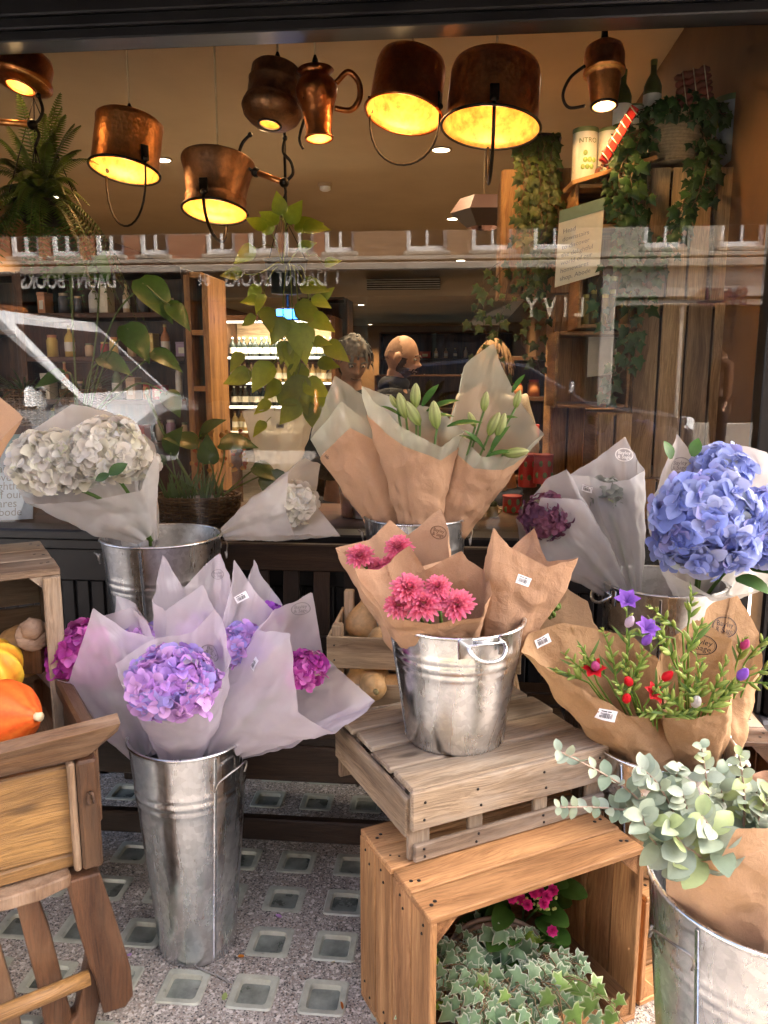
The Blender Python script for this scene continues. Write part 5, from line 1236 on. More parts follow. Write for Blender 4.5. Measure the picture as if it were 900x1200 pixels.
MAG = [(.45, .05, .33), (.56, .09, .42), (.38, .04, .30), (.62, .16, .50)]
BLU = [(.33, .40, .80), (.40, .48, .86), (.27, .34, .76), (.52, .58, .90), (.42, .42, .80)]
WHI = [(.92, .88, .78), (.95, .92, .84), (.90, .87, .72), (.94, .90, .82)]
PLU = [(.16, .05, .10), (.22, .08, .13), (.12, .045, .09), (.26, .12, .18)]
GB = 'frosted film bouquets in the tallest bucket'
b = Bouquet('frosted bouquet of magenta hydrangea leaning left over the orange squash', (168, 880, -0.000), 1.66, [(32, 778, 0), (66, 748, .05), (105, 728, .08), (152, 712, .06), (180, 748, 0)], [(180, 748, 0), (150, 740, -.05), (110, 712, -.09), (80, 800, -.09), (32, 778, 0)], M_FROST, .03, GB, u0=.40)
b.head(97, 772, -.015, 44, 170, .020, MAG, -.7, 3, asp=(1.0, .8, 1.1))
b = Bouquet('pale frosted sleeve with a faint mauve head behind the magenta bouquet', (188, 880, -0.060), 1.74, [(130, 762, 0), (138, 697, .03), (160, 708, .05), (186, 745, 0)], [(186, 745, 0), (188, 790, -.03), (150, 800, -.03), (130, 762, 0)], M_FROST, .03, GB, u0=.4)
b.head(165, 752, .0, 26, 100, .018, LIL, -.5, 4)
b = Bouquet('tall frosted sleeve with round grey stamp at the back of the tallest bucket', (222, 880, -0.060), 1.74, [(178, 705, 0), (192, 650, .03), (215, 690, .05), (240, 662, .05), (258, 648, .05), (276, 705, 0)], [(276, 705, 0), (262, 740, -.04), (238, 685, -.05), (195, 716, -.05), (178, 705, 0)], M_FROST, .03, GB, u0=.35)
b.head(236, 742, .0, 30, 110, .018, LIL, -.5, 5); b.stp(256, 673, 10, 17)
b = Bouquet('frosted sleeve of dark violet hydrangea furthest back beside the bench rail', (262, 880, -0.140), 1.80, [(286, 715, 0), (297, 655, .03), (318, 690, .05), (340, 720, 0)], [(340, 720, 0), (325, 745, -.03), (300, 740, -.03), (286, 715, 0)], M_FROST, .03, GB, u0=.35)
b.head(318, 722, .0, 17, 70, .015, [(.30, .07, .50), (.38, .1, .58)], -.5, 6)
b = Bouquet('frosted bouquet with white barcode sticker above a lilac hydrangea', (245, 885, 0.000), 1.66, [(258, 735, 0), (277, 657, .03), (298, 692, .05), (320, 715, .04), (328, 735, 0)], [(328, 735, 0), (312, 800, -.05), (272, 812, -.05), (258, 735, 0)], M_FROST, .03, GB, u0=.3)
b.head(284, 757, -.02, 32, 130, .021, LIL, -.7, 7); b.st(283, 700, 25, 16)
b = Bouquet('large frosted bouquet of magenta hydrangea reaching right, stamped near its top', (256, 876, 0.060), 1.58, [(303, 738, 0), (320, 715, .05), (367, 696, .07), (378, 768, .06), (440, 822, 0)], [(440, 822, 0), (392, 858, -.05), (350, 838, -.08), (340, 742, -.08), (303, 738, 0)], M_FROST, .035, GB, u0=.48)
b.head(357, 784, -.01, 28, 150, .016, MAG, -.7, 8); b.stp(352, 713, 0, 24); b.st(298, 778, 70, 15)
b = Bouquet('front frosted bouquet of one full lilac hydrangea in the tallest bucket', (212, 892, 0.110), 1.52, [(134, 778, 0), (185, 748, .07), (225, 742, .09), (254, 712, .07), (272, 772, 0)], [(272, 772, 0), (250, 822, -.05), (205, 842, -.07), (162, 838, -.06), (134, 778, 0)], M_FROST, .035, GB, u0=.2)
b.head(203, 802, -.055, 58, 330, .0235, LIL, -.7, 9, asp=(1, .85, .86)); b.stp(250, 764, -28, 26)
# white hydrangeas
b = Bouquet('bouquet of creamy white hydrangeas in frosted film leaning left', (172, 628, 0.050), 2.12, [(24, 580, 0), (14, 520, .06), (85, 473, .08), (152, 490, .06), (182, 530, 0)], [(182, 530, 0), (165, 575, -.05), (110, 586, -.09), (40, 592, -.07), (24, 580, 0)], M_FROSTW, .03, 'white hydrangea bouquets', u0=.3)
b.head(62, 543, -.04, 52, 340, .031, WHI, -.8, 11, asp=(1, .8, .82)); b.head(126, 528, -.05, 48, 320, .031, WHI, -.8, 12, asp=(1, .8, .88))
b.st(114, 563, 18, 18)
mb = MB(); q = pt(128, 556, 1.96); lanceleaf(mb, q, V((1, 0, .7)), V((0, -1, .3)), .05, .030, (.03, .08, .02), (.06, .13, .03)); lanceleaf(mb, q, V((-.6, -.1, -.2)), V((0, -1, .3)), .04, .022, (.03, .08, .02), (.06, .13, .03)); b.part(mb, 'leaf', M_LEAF)
b = Bouquet('second frosted bunch of white hydrangea tucked behind, nearer the basket', (176, 632), 2.2, [(160, 530, 0), (168, 508, .04), (181, 520, .03), (182, 560, 0)], [(182, 560, 0), (178, 600, -.03), (160, 585, -.03), (160, 530, 0)], M_FROSTW, .02, 'white hydrangea bouquets', u0=.3, crumple=.6)
b.head(166, 545, .0, 18, 60, .03, WHI, -.8, 13)
b = Bouquet('white frosted bouquet lying flat on its side above the bench', (262, 626), 2.22, [(358, 536, 0), (376, 545, .05), (368, 590, .07), (398, 626, 0)], [(398, 626, 0), (345, 628, -.05), (335, 600, -.07), (338, 555, -.05), (358, 536, 0)], M_FROSTW, .015, 'white hydrangea bouquets', u0=.4)
b.head(342, 590, .01, 27, 90, .032, WHI, -1, 14)
# dahlias
GP = 'brown paper bouquets in the dahlia bucket'
b = Bouquet('brown paper bouquet of pink dahlias behind, its left tip over the squash crate', (497, 790, -0.080), 1.72, [(393, 642, 0), (435, 632, .04), (457, 609, .06), (478, 627, .08), (514, 596, .06), (528, 625, .03), (524, 655, 0)], [(524, 655, 0), (480, 668, -.05), (440, 672, -.05), (393, 642, 0)], M_KRAFT2, .03, GP, u0=.6)
for i, (px, py, r) in enumerate(((422, 652, 17), (467, 642, 17), (459, 662, 14), (441, 664, 13))):
    mb = MB(); c = pt(px, py, 1.70); dahlia(mb, c, V((U(-.3, .3), -.6, 1)), r * mpp(px, py, 1.7), 20 + i); h = b.part(mb, 'flower_head', M_PETAL)
    mb = MB(); mb.tube([c, b.b0], .0035, 6, (.1, .2, .04)); b.part(mb, 'stem', M_LEAF)
b.stp(514, 624, -8, 22, M_INKB)
b = Bouquet('brown paper cone with a barcode sticker, no flowers showing, right of the dahlias', (572, 790, 0.000), 1.62, [(565, 690, 0), (590, 652, .05), (626, 619, .06), (640, 658, .04), (680, 654, 0)], [(680, 654, 0), (640, 664, -.03), (597, 641, -.05), (579, 618, -.06), (565, 690, 0)], M_KRAFT, .03, GP, u0=.2)
b.st(613, 680, -22, 18)
b = Bouquet('front brown paper bouquet of five pink dahlias facing the street', (524, 800, 0.085), 1.53, [(415, 666, 0), (450, 668, .04), (480, 639, .07), (498, 667, .09), (540, 646, .08), (564, 672, .05), (574, 696, 0)], [(574, 696, 0), (562, 722, -.05), (505, 733, -.07), (450, 716, -.06), (415, 666, 0)], M_KRAFT, .035, GP, u0=.1)
for i, (px, py, r) in enumerate(((479, 690, 19), (497, 708, 21), (513, 688, 15), (536, 709, 19), (466, 710, 15), (514, 700, 12))):
    mb = MB(); c = pt(px, py, 1.475 - .012 * (i in (1, 3))); dahlia(mb, c, V((U(-.35, .35), -.75, .9)), r * mpp(px, py, 1.5) * 1.05, 30 + i); b.part(mb, 'flower_head', M_PETAL)
    mb = MB(); mb.tube([c, b.b0], .0035, 6, (.1, .2, .04)); b.part(mb, 'stem', M_LEAF)
# lilies
GL = 'lily bouquets in the window bench bucket'
def lilies(b, spots, leaves, Y):
    for (px, py, dx, dz, ln) in spots:
        mb = MB(); c = pt(px, py, Y); k = mpp(px, py, Y); bud(mb, c, V((dx, -.25, dz)), ln * k, ln * k * .23, (.30, .42, .10), (.62, .66, .32), 12, .22); b.part(mb, 'lily_bud', M_PETAL)
        mb = MB(); mb.tube([c, c.lerp(b.b0, .4), b.b0], .003, 6, (.10, .2, .05)); b.part(mb, 'stem', M_LEAF)
    for (px, py, dx, dy, dz, ln) in leaves:
        mb = MB(); c = pt(px, py, Y); k = mpp(px, py, Y); lanceleaf(mb, c, V((dx, dy, dz)), V((0, -.6, 1)), ln * k, ln * k * .27); b.part(mb, 'leaf', M_LEAFG)
def dbl(label, base, Y, back, front, kback, kfront, **k):
    b = Bouquet(label, base, Y, back, front, M_FROSTL, .03, GL, **k)
    k2 = dict(k); k2['grow'] = .0035; k2['vmax'] = .87
    m2, _, _ = wrapmesh(base, Y, back, front, .03, **k2); m2.build('kraft_layer', M_KRAFT2, b.T); b.mb2 = m2; return b
b = dbl('left lily bouquet, pink brown paper below pale green film', (468, 640), 2.16, [(362, 516, 0), (392, 440, .05), (440, 470, .06), (462, 520, 0)], [(462, 520, 0), (436, 500, -.04), (400, 470, -.05), (362, 516, 0)], [(374, 522, 0), (400, 474, .04), (440, 500, .05), (460, 535, 0)], [(460, 535, 0), (436, 520, -.045), (405, 492, -.055), (374, 522, 0)], seed=3., u0=.7)
b.st(383, 535, -45, 11)
b = dbl('middle lily bouquet with four green buds above its film collar', (492, 640), 2.10, [(425, 452, 0), (470, 470, .06), (515, 480, .06), (541, 506, 0)], [(541, 506, 0), (515, 524, -.05), (470, 500, -.06), (425, 452, 0)], [(436, 482, 0), (470, 495, .05), (510, 505, .05), (530, 522, 0)], [(530, 522, 0), (505, 528, -.055), (470, 512, -.065), (436, 482, 0)], seed=10., u0=.7)
lilies(b, ((476, 490, -.3, 1, 32), (492, 498, -.55, .9, 34), (487, 478, .0, 1, 30), (512, 502, -.15, 1, 34), (466, 478, -.6, 1, 18)), ((500, 482, .8, -.1, .5, 40), (495, 476, .5, .3, .9, 36), (524, 500, .9, -.2, .35, 40), (505, 488, .9, .2, .2, 30), (470, 488, -.8, -.2, .7, 26)), 2.06)
b = dbl('right lily bouquet with tall pointed film collar and yellow green buds', (516, 640), 2.14, [(530, 500, 0), (542, 430, .06), (578, 402, .07), (603, 462, .06), (636, 508, 0)], [(636, 508, 0), (600, 534, -.05), (565, 536, -.06), (530, 500, 0)], [(532, 530, 0), (555, 462, .05), (582, 470, .055), (608, 520, .03), (604, 540, 0)], [(604, 540, 0), (580, 552, -.055), (555, 545, -.065), (532, 530, 0)], seed=17., u0=.75)
lilies(b, ((567, 482, .1, 1, 24), (573, 510, .4, 1, 30), (583, 512, .25, 1, 30), (590, 532, 1, .15, 30), (557, 500, -.5, 1, 20), (604, 478, .2, 1, 22)), ((568, 528, -.5, -.3, .8, 34), (575, 530, .3, -.4, .9, 38), (580, 492, .8, -.2, .3, 26), (570, 535, .8, -.3, .4, 32), (562, 520, -.8, -.3, .6, 26), (600, 460, .5, 0, 1, 26)), 2.09)
# grey wraps on the right
GG = 'grey film bouquets in the blue hydrangea bucket'
b = Bouquet('tall grey film cone with white stamp against the grey plank crate', (744, 700, -0.050), 2.10, [(668, 556, 0), (700, 537, .03), (731, 512, .05), (746, 538, .04), (756, 551, 0)], [(756, 551, 0), (738, 562, -.03), (712, 566, -.04), (690, 558, -.04), (668, 556, 0)], M_FROSTG, .012, GG, u0=.3)
b.stp(731, 533, -5, 22, M_WINK); b.st(688, 573, -10, 13)
b.head(712, 580, .0, 26, 60, .02, [(.25, .27, .25)], -.8, 15)
b = Bouquet('grey film bouquet of dark plum hydrangea pointing up and left', (730, 702), 2.02, [(612, 650, 0), (605, 608, .05), (640, 562, .06), (663, 551, .04), (692, 600, 0)], [(692, 600, 0), (680, 586, -.05), (634, 583, -.06), (612, 650, 0)], M_FROSTG, .015, GG, u0=.35)
b.head(641, 606, -.01, 36, 150, .017, PLU, -.9, 16)
# blue hydrangeas
b = Bouquet('big bouquet of blue hydrangeas in white film at the right', (815, 712, 0.100), 1.92, [(757, 600, 0), (776, 560, .05), (793, 508, .08), (822, 545, .10), (868, 522, .10), (899, 530, .06), (925, 590, 0)], [(925, 590, 0), (900, 690, -.06), (840, 700, -.07), (785, 672, -.06), (757, 600, 0)], M_FROSTW, .03, None, u0=.3)
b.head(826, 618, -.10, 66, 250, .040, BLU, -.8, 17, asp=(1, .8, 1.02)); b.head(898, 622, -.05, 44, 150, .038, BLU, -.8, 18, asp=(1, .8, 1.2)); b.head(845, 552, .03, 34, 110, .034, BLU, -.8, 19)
b.stp(796, 545, 0, 28); 
for (px, py, d) in ((862, 680, (1, -.2, -.1)), (880, 668, (1, .1, .1)), (786, 538, (-.2, 0, 1)), (812, 535, (.2, 0, 1))):
    mb = MB(); lanceleaf(mb, pt(px, py, 1.86), V(d), V((0, -.4, 1)), .10 if px > 850 else .045, .065 if px > 850 else .03); b.part(mb, 'leaf', M_LEAF)
# freesias in brown paper
GF = 'brown paper bouquets in the freesia bucket'
GR1, GR2 = (.17, .30, .045), (.42, .50, .12)
def freesia(b, p, d, ln, nb, fl=(), seed=0, sz=1.):
    nb = max(5, int(nb * .62))
    """a spray: thin arching stem with buds in two rows, smallest at the tip"""
    r_ = random.Random(seed); p = V(p); d = V(d).normalized(); bend = V((r_.uniform(-.5, .5), r_.uniform(-.5, 0), r_.uniform(-.5, .3)))
    ps = [p + d * (ln * t) + bend * (ln * .35 * t * t) for t in [i / 8 for i in range(9)]]
    mb = MB(); mb.tube([b.b0 + (p - b.b0) * .2] + ps, [.0022] * 7 + [.0015, .001, .0008], 6, GR1)
    sd = d.cross(V((0, 1, 0))).normalized()
    for i in range(nb):
        t = .22 + .78 * i / nb; k = min(7, int(t * 8)); q = ps[k].lerp(ps[k + 1], t * 8 - k); s_ = (1 - .55 * i / nb) * r_.uniform(.8, 1.25)
        if i in [f[0] for f in fl]: continue
        for rep in range(1 if r_.random() < .7 else 2):
            dd = (d * r_.uniform(.7, 1.3) + sd * r_.uniform(.3, 1.1) * (1 if i % 2 else -1) + V((r_.uniform(-.3, .3), r_.uniform(-1.1, .2), r_.uniform(.0, .5)))).normalized()
            bud(mb, q, dd, .030 * s_ * sz, .0044 * s_ * sz, GR1 if r_.random() < .6 else (.10, .22, .03), GR2, 7)
    for q_ in range(2): k = r_.randrange(1, 5); mb.petal(ps[k], (d + V((r_.uniform(-.8, .8), -.2, 0))).normalized(), V((0, -1, .3)), .05, .006, .2, .3, 5, (.07, .15, .03), (.14, .24, .06))
    b.part(mb, 'freesia_spray', M_LEAF)
    for (i, col, kind) in fl:
        t = .25 + .75 * i / nb; k = min(7, int(t * 8)); q = ps[k].lerp(ps[k + 1], t * 8 - k); dd = (d + V((r_.uniform(-.4, .4), -.9, .4))).normalized(); mb = MB()
        if kind == 'b': bud(mb, q, dd, .034 * sz, .009 * sz, tuple(x * .8 for x in col), col, 8)
        else:
            Fm = frame(dd)
            for j in range(6): a_ = 2 * pi * j / 6; v = Fm @ V((cos(a_) * .8, sin(a_) * .8, 1.1)); mb.petal(q, v, Fm @ V((-cos(a_), -sin(a_), .6)), .027 * sz, .021 * sz, .45, .45, 5, tuple(x * .6 for x in col), col)
        b.part(mb, 'flower', M_PETAL)
VIO, RED, PAL_, PNK = (.30, .12, .62), (.75, .015, .03), (.62, .50, .62), (.6, .1, .3)
b = Bouquet('brown paper bunch of tight green buds behind the freesias', (690, 830, -0.150), 1.80, [(612, 740, 0), (622, 705, .04), (655, 686, .06), (688, 705, .05), (700, 742, 0)], [(700, 742, 0), (680, 745, -.04), (640, 750, -.05), (612, 740, 0)], M_KRAFT3, .03, GF, u0=.6)
mb = MB()
for k in range(60):
    a_ = U(0, 2 * pi); q = sqrt(U(0, 1)); c = pt(637 + 17 * q * cos(a_), 716 + 11 * q * sin(a_), 1.76 + U(-.02, .02)); bud(mb, c, V((U(-.5, .5), -.5, 1)), .016, .0055, (.08, .17, .03), (.22, .34, .06), 6)
b.part(mb, 'bud_cluster', M_LEAF)
b = Bouquet('big brown paper bunch of red and violet freesias, nearest the weathered crate', (770, 905, 0.060), 1.55, [(612, 764, 0), (622, 742, .04), (660, 730, .06), (700, 738, .09), (742, 745, .10), (768, 775, .07), (778, 842, 0)], [(778, 842, 0), (735, 838, -.05), (680, 806, -.07), (640, 782, -.05), (612, 764, 0)], M_KRAFT3, .05, GF, u0=.15)
b.st(711, 838, -14, 23); b.st(636, 751, 22, 20)
for i, (px, py, dx, dz, ln, nb, fl) in enumerate((
        (690, 795, -.7, .9, .10, 9, ()), (700, 800, -.4, 1, .12, 10, ((0, RED, 'f'),)), (712, 795, -.9, .8, .09, 8, ((1, PNK, 'b'),)), (722, 800, -.15, 1, .15, 14, ()), (735, 800, -.1, 1, .17, 14, ((8, VIO, 'f'), (5, PAL_, 'b'))),
        (742, 812, .1, 1, .15, 12, ((6, VIO, 'b'), (9, VIO, 'f'))), (748, 820, -.5, .8, .12, 12, ((1, RED, 'b'),)), (755, 828, .3, .7, .12, 10, ((0, RED, 'f'), (3, RED, 'b'))), (762, 836, .6, .5, .12, 12, ()), (765, 842, .9, .25, .11, 12, ()), (740, 838, -.3, .6, .10, 10, ((1, RED, 'b'),)), (770, 842, 1, .4, .14, 12, ()),
        (728, 815, .3, 1, .14, 12, ()), (690, 800, -1, .5, .09, 8, ()))):
    freesia(b, pt(px, py, 1.515), V((dx, -.15, dz)), ln, nb, fl, 40 + i)
b = Bouquet('rear brown paper bunch stamped near its folded top, beside the pilaster', (838, 890, -0.060), 1.70, [(812, 738, 0), (838, 706, .04), (864, 698, .06), (889, 742, .05), (894, 782, 0)], [(894, 782, 0), (872, 806, -.04), (830, 812, -.04), (812, 738, 0)], M_KRAFT3, .04, GF, u0=.2)
b.stp(850, 735, -15, 34, M_INK)
for i, (px, py, dx, dz, ln, nb, fl) in enumerate(((872, 778, .4, 1, .10, 10, ()), (862, 782, .1, 1, .10, 8, ((2, PNK, 'b'),)), (878, 792, 1, .5, .09, 9, ()), (866, 800, .9, .1, .09, 8, ()))): freesia(b, pt(px, py, 1.66), V((dx, -.2, dz)), ln, nb, fl, 70 + i)
b = Bouquet('brown paper bunch of green freesia buds with an oval stamp, front right', (808, 905, 0.070), 1.54, [(771, 785, 0), (780, 752, .04), (817, 727, .06), (858, 748, .06), (862, 800, 0)], [(862, 800, 0), (850, 836, -.05), (808, 842, -.06), (778, 840, -.04), (771, 785, 0)], M_KRAFT3, .05, GF, u0=.05)
b.stp(821, 755, -10, 38, M_INK)
for i, (px, py, dx, dz, ln, nb, fl) in enumerate(((812, 830, -.3, 1, .13, 12, ()), (820, 832, -.1, 1, .14, 14, ()), (828, 832, .2, 1, .13, 14, ()), (834, 832, .4, .9, .12, 12, ((4, VIO, 'b'),)), (806, 835, -.7, .6, .11, 12, ()), (815, 838, -.2, .7, .09, 10, ((0, (.66, .62, .60), 'b'),)), (800, 838, -1, .2, .10, 12, ()), (824, 836, .6, .7, .10, 10, ()), (796, 790, -.5, 1, .16, 12, ()), (802, 776, .2, 1, .12, 10, ()))):
    freesia(b, pt(px, py, 1.50), V((dx, -.15, dz)), ln, nb, fl, 90 + i, 1.15)
# long arching sprays above
for i, (px, py, dx, dz) in enumerate(((800, 742, -.9, .65), (806, 735, .1, 1), (790, 748, -1, .2))):
    freesia(b, pt(px, py, 1.58), V((dx, -.05, dz)), .10, 11, (), 120 + i, .9)
# eucalyptus
def eucleaf(mb, p, d, nr, r, c):
    m = 9; d = V(d).normalized(); nr = (V(nr) - d * V(nr).dot(d)).normalized(); sd = d.cross(nr); vs = [V(p)]; cs = [tuple(x * .8 for x in c)]
    out = []
    for k in range(m + 1):
        a_ = pi * (k / m) ; w_ = sin(a_) ** .8; t = .5 - .5 * cos(a_)
        out.append((t, w_))
    mb.petal(p, d, nr, r * 2.1, r * U(1.35, 1.7), U(.05, .5), U(-.2, .5), 6, tuple(x * .85 for x in c), c, lambda t: max(.06, sin(pi * min(1, t * .93 + .07)) ** .62), 0.05)
EUC = [(.29, .355, .26), (.36, .42, .32), (.23, .30, .205), (.37, .43, .29), (.38, .46, .20)]
def eucstem(b, pts_, nl, r, seed, lime=0):
    r_ = random.Random(seed); ps = smoothpts(pts_, 8); tot = len(ps) - 1; mb = MB(); mb.tube(ps, [.0028 - .0018 * i / tot for i in range(tot + 1)], 6, (.36, .26, .20))
    for i in range(nl):
        t = .30 + .70 * i / (nl - 1); k = min(tot - 1, int(t * tot)); q = ps[k].lerp(ps[k + 1], t * tot - k); ax = (ps[min(k + 1, tot)] - ps[max(k - 1, 0)]).normalized()
        sp = ax.cross(V((r_.uniform(-.6, .6), -.8, r_.uniform(-.2, .6)))).normalized(); sp = Matrix.Rotation(r_.uniform(-.5, .5) + (pi / 3 if i % 2 else 0), 3, ax) @ sp
        s_ = r * (1.1 - .55 * t) * r_.uniform(.85, 1.15); c = EUC[r_.randrange(4)] if r_.random() > lime else EUC[4]
        for sg in (-1, 1):
            dd = (sp * sg + ax * .45 + V((0, 0, r_.uniform(-.25, .3)))).normalized(); eucleaf(mb, q, dd, V((r_.uniform(-.4, .4), -.7, .8)), s_, c)
    b.part(mb, 'eucalyptus_stem', M_LEAF)
b = Bouquet('brown paper bunch of silvery green eucalyptus in the largest bucket', (872, 1210, 0.060), 1.02, [(778, 1020, 0), (800, 1000, .06), (860, 985, .09), (920, 960, .09), (985, 1000, 0)], [(985, 1000, 0), (925, 975, -.06), (864, 968, -.08), (845, 1005, -.07), (805, 1006, -.04), (778, 1020, 0)], M_KRAFT2, .06, None, u0=.25)
P_ = lambda px, py, dy=0: pt(px, py, 1.02 + dy)
for i, (pp, nl, r, lm) in enumerate((
        ([P_(830, 1060), P_(785, 985), P_(735, 925), P_(655, 880, -.06)], 10, .015, .0), ([P_(830, 1060), P_(770, 965), P_(720, 948), P_(655, 946, -.05)], 10, .013, .0),
        ([P_(845, 1060), P_(805, 985), P_(775, 925), P_(752, 900)], 9, .020, 0), ([P_(850, 1060), P_(835, 985), P_(830, 930), P_(822, 875)], 10, .017, .1), ([P_(860, 1060), P_(870, 985), P_(872, 930), P_(866, 885)], 9, .014, .2),
        ([P_(850, 1070), P_(800, 1010, -.04), P_(765, 985, -.05), P_(752, 955, -.05)], 7, .024, .0), ([P_(850, 1070), P_(825, 1010, -.05), P_(800, 990, -.07), P_(785, 965, -.07)], 6, .027, .7),
        ([P_(880, 1070), P_(880, 1000, 0), P_(892, 950), P_(905, 930)], 8, .022, .3), ([P_(860, 1070), P_(850, 1000, .05), P_(850, 940, .05), P_(843, 905, .05)], 8, .022, 0), ([P_(840, 1060), P_(810, 980, .05), P_(790, 935, .05), P_(795, 900, .05)], 9, .020, 0), ([P_(900, 1060), P_(915, 990), P_(935, 960)], 7, .024, .2), ([P_(840, 1050), P_(800, 1000, .03), P_(770, 975, .03), P_(745, 950, .0)], 8, .020, 0), ([P_(860, 1050), P_(845, 1000, -.05), P_(835, 975, -.06), P_(822, 955, -.06)], 6, .026, .3), ([P_(850, 1050), P_(820, 990, .04), P_(800, 950, .04), P_(775, 925, .04)], 9, .021, 0), ([P_(870, 1050), P_(860, 985, .03), P_(850, 950, .03), P_(845, 925, .02)], 8, .022, .2), ([P_(880, 1050), P_(885, 985, .04), P_(880, 955, .04), P_(888, 925, .02)], 8, .022, .1), ([P_(860, 1050), P_(830, 985, .0), P_(810, 960, -.02), P_(800, 930, -.02)], 8, .022, .1))):
    eucstem(b, pp, nl + 3, r * .92, 200 + i, lm)
# kraft wrap corner lying behind the eucalyptus, and one at the left edge
b = Bouquet('brown paper corner poking up behind the eucalyptus at the right edge', (925, 1040), 1.32, [(842, 935, 0), (870, 912, .04), (910, 900, .05), (960, 930, 0)], [(960, 930, 0), (920, 955, -.04), (870, 962, -.04), (842, 935, 0)], M_KRAFT, .04, None, u0=.2)
b = Bouquet('brown paper bouquet entering from the left edge above the barrow crate', (-95, 640), 1.66, [(-100, 480, 0), (-50, 450, .05), (-5, 460, .04), (26, 489, 0)], [(26, 489, 0), (0, 516, -.04), (-40, 540, -.05), (-100, 480, 0)], M_KRAFT2, .03, None, u0=.6, crumple=.6)
q = b.b0; bucket('small galvanised bucket at the left edge on top of the barrow crate', (q.x - .02, q.y + .03), ztop + .001, .075, .06, .13, M_GALVD, handle_ang=R(60))
# pale wraps standing inside the window
b = Bouquet('pale film bouquet just inside the window below the pothos', (322, 600), 2.84, [(284, 482, 0), (312, 474, .05), (350, 486, .05), (371, 480, 0)], [(371, 480, 0), (345, 484, -.04), (310, 480, -.04), (284, 482, 0)], M_FROSTW, .02, None, u0=.4)
b.st(328, 499, 0, 9)
b = Bouquet('grey film sleeve inside the window left of the tall dark basket', (72, 560), 2.9, [(58, 500, 0), (70, 470, .03), (88, 500, 0)], [(88, 500, 0), (74, 505, -.03), (58, 500, 0)], M_FROSTG, .015, None)
# ================================================================== plants
IVY = [(0, .0), (.21, -.14), (.46, -.10), (.38, .12), (.62, .38), (.32, .42), (.19, .66), (0, 1.05)]
def ivyleaf(mb, p, d, nr, ln, cin, cout, droop=.25):
    p = V(p); d = V(d).normalized(); nr = V(nr); nr = (nr - d * nr.dot(d)); nr = nr.normalized() if nr.length > 1e-4 else d.orthogonal().normalized(); sd = d.cross(nr)
    out = IVY + [(-x, y) for x, y in IVY[-2:0:-1]]; cen = V((0, .33, 0)); j = [U(.92, 1.08) for _ in out]
    vs = []; cs = []
    f = lambda x, y: p + sd * (x * ln) + d * (y * ln) + nr * (ln * (-.16 * abs(x) * 1.5 - droop * y * y + .03))
    vs.append(f(0, .33) + nr * ln * .03); cs.append(tuple(x * 1.15 for x in cin))
    for k, (x, y) in enumerate(out): vs.append(f(x * .80, .33 + (y - .33) * .80) + nr * ln * (.02 if k % 2 else -.01)); cs.append(cin)
    for k, (x, y) in enumerate(out): vs.append(f(x * j[k], y * j[k])); cs.append(cout)
    n = len(out); fs = [(0, 1 + k, 1 + (k + 1) % n) for k in range(n)] + [(1 + k, 1 + n + k, 1 + n + (k + 1) % n, 1 + (k + 1) % n) for k in range(n)]
    mb.add(vs, fs, cs)
def vine(T, ps, every, ln, cin, cout, seed, r=.0014, nm='vine', toward=V((0, -1, .2)), brown=(.16, .09, .04), spread=1., fn=ivyleaf):
    r_ = random.Random(seed); ps = smoothpts(ps, 8); ps = [p + V((r_.uniform(-.004, .004), r_.uniform(-.004, .004), 0)) for p in ps]
    mb = MB(); mb.tube(ps, r, 5, brown); dist = 0; k = 0
    for i in range(1, len(ps)):
        dist += (ps[i] - ps[i - 1]).length
        while dist > every:
            dist -= every; k += 1; ax = (ps[i] - ps[i - 1]).normalized(); sgn = 1 if k % 2 else -1
            d = (ax * .25 + V((sgn * r_.uniform(.3, 1.) * spread, r_.uniform(-.5, .2), r_.uniform(-.7, .15)))).normalized(); q = ps[i] + d * ln * .45
            mb.tube([ps[i], q], r * .7, 4, brown, False); g = r_.uniform(.7, 1.2)
            fn(mb, q, (d + V((0, 0, -.6))).normalized(), toward + V((r_.uniform(-.5, .5), 0, r_.uniform(-.2, .5))), ln * r_.uniform(.6, 1.2), tuple(x * g for x in cin), tuple(x * g for x in cout))
    return mb.build(nm, M_LEAF, T)
DG, DG2 = (.035, .085, .018), (.075, .13, .04)
# ivy in rope pot on the top right crate
pc = pt(789, 194, 2.90)
T = thing('ivy_plant', 'trailing ivy in a round rope basket on top of the right hand crates', 'plant', pc)
mb = MB(); r0 = 32 * mpp(789, 170, 2.90); hh = 54 * mpp(789, 170, 2.90)
mb.lathe([(.001, 0), (r0 * .78, 0), (r0 * .82, .006)] + [(r0 * (.82 + .28 * (i / 36)) * (1 + (.022 if i % 2 else 0)), .006 + (hh - .006) * i / 36) for i in range(37)] + [(r0 * .98, hh), (r0 * .9, hh * .8), (.001, hh * .8)], 40, pc, None, lambda an, z: 1 + .008 * sin(an * 40 + z * 300), (.36, .25, .13), lambda an, z: tuple(x * (.7 + .3 * (sin(an * 37 + z * 900) * .5 + .5)) for x in (.42, .31, .18)))
mb.build('rope_basket', M_STRAW, T)
for i in range(26):
    a_ = U(0, 2 * pi); st_ = pc + V((r0 * .6 * cos(a_), r0 * .6 * sin(a_), hh * .9)); e = st_ + V((cos(a_) * U(.03, .08), sin(a_) * U(.02, .06) - .01, U(.02, .06))); f_ = e + V((cos(a_) * .04, -.02, U(-.06, -.02)))
    vine(T, [st_, e, f_], .018, .036, DG, DG2, 300 + i)
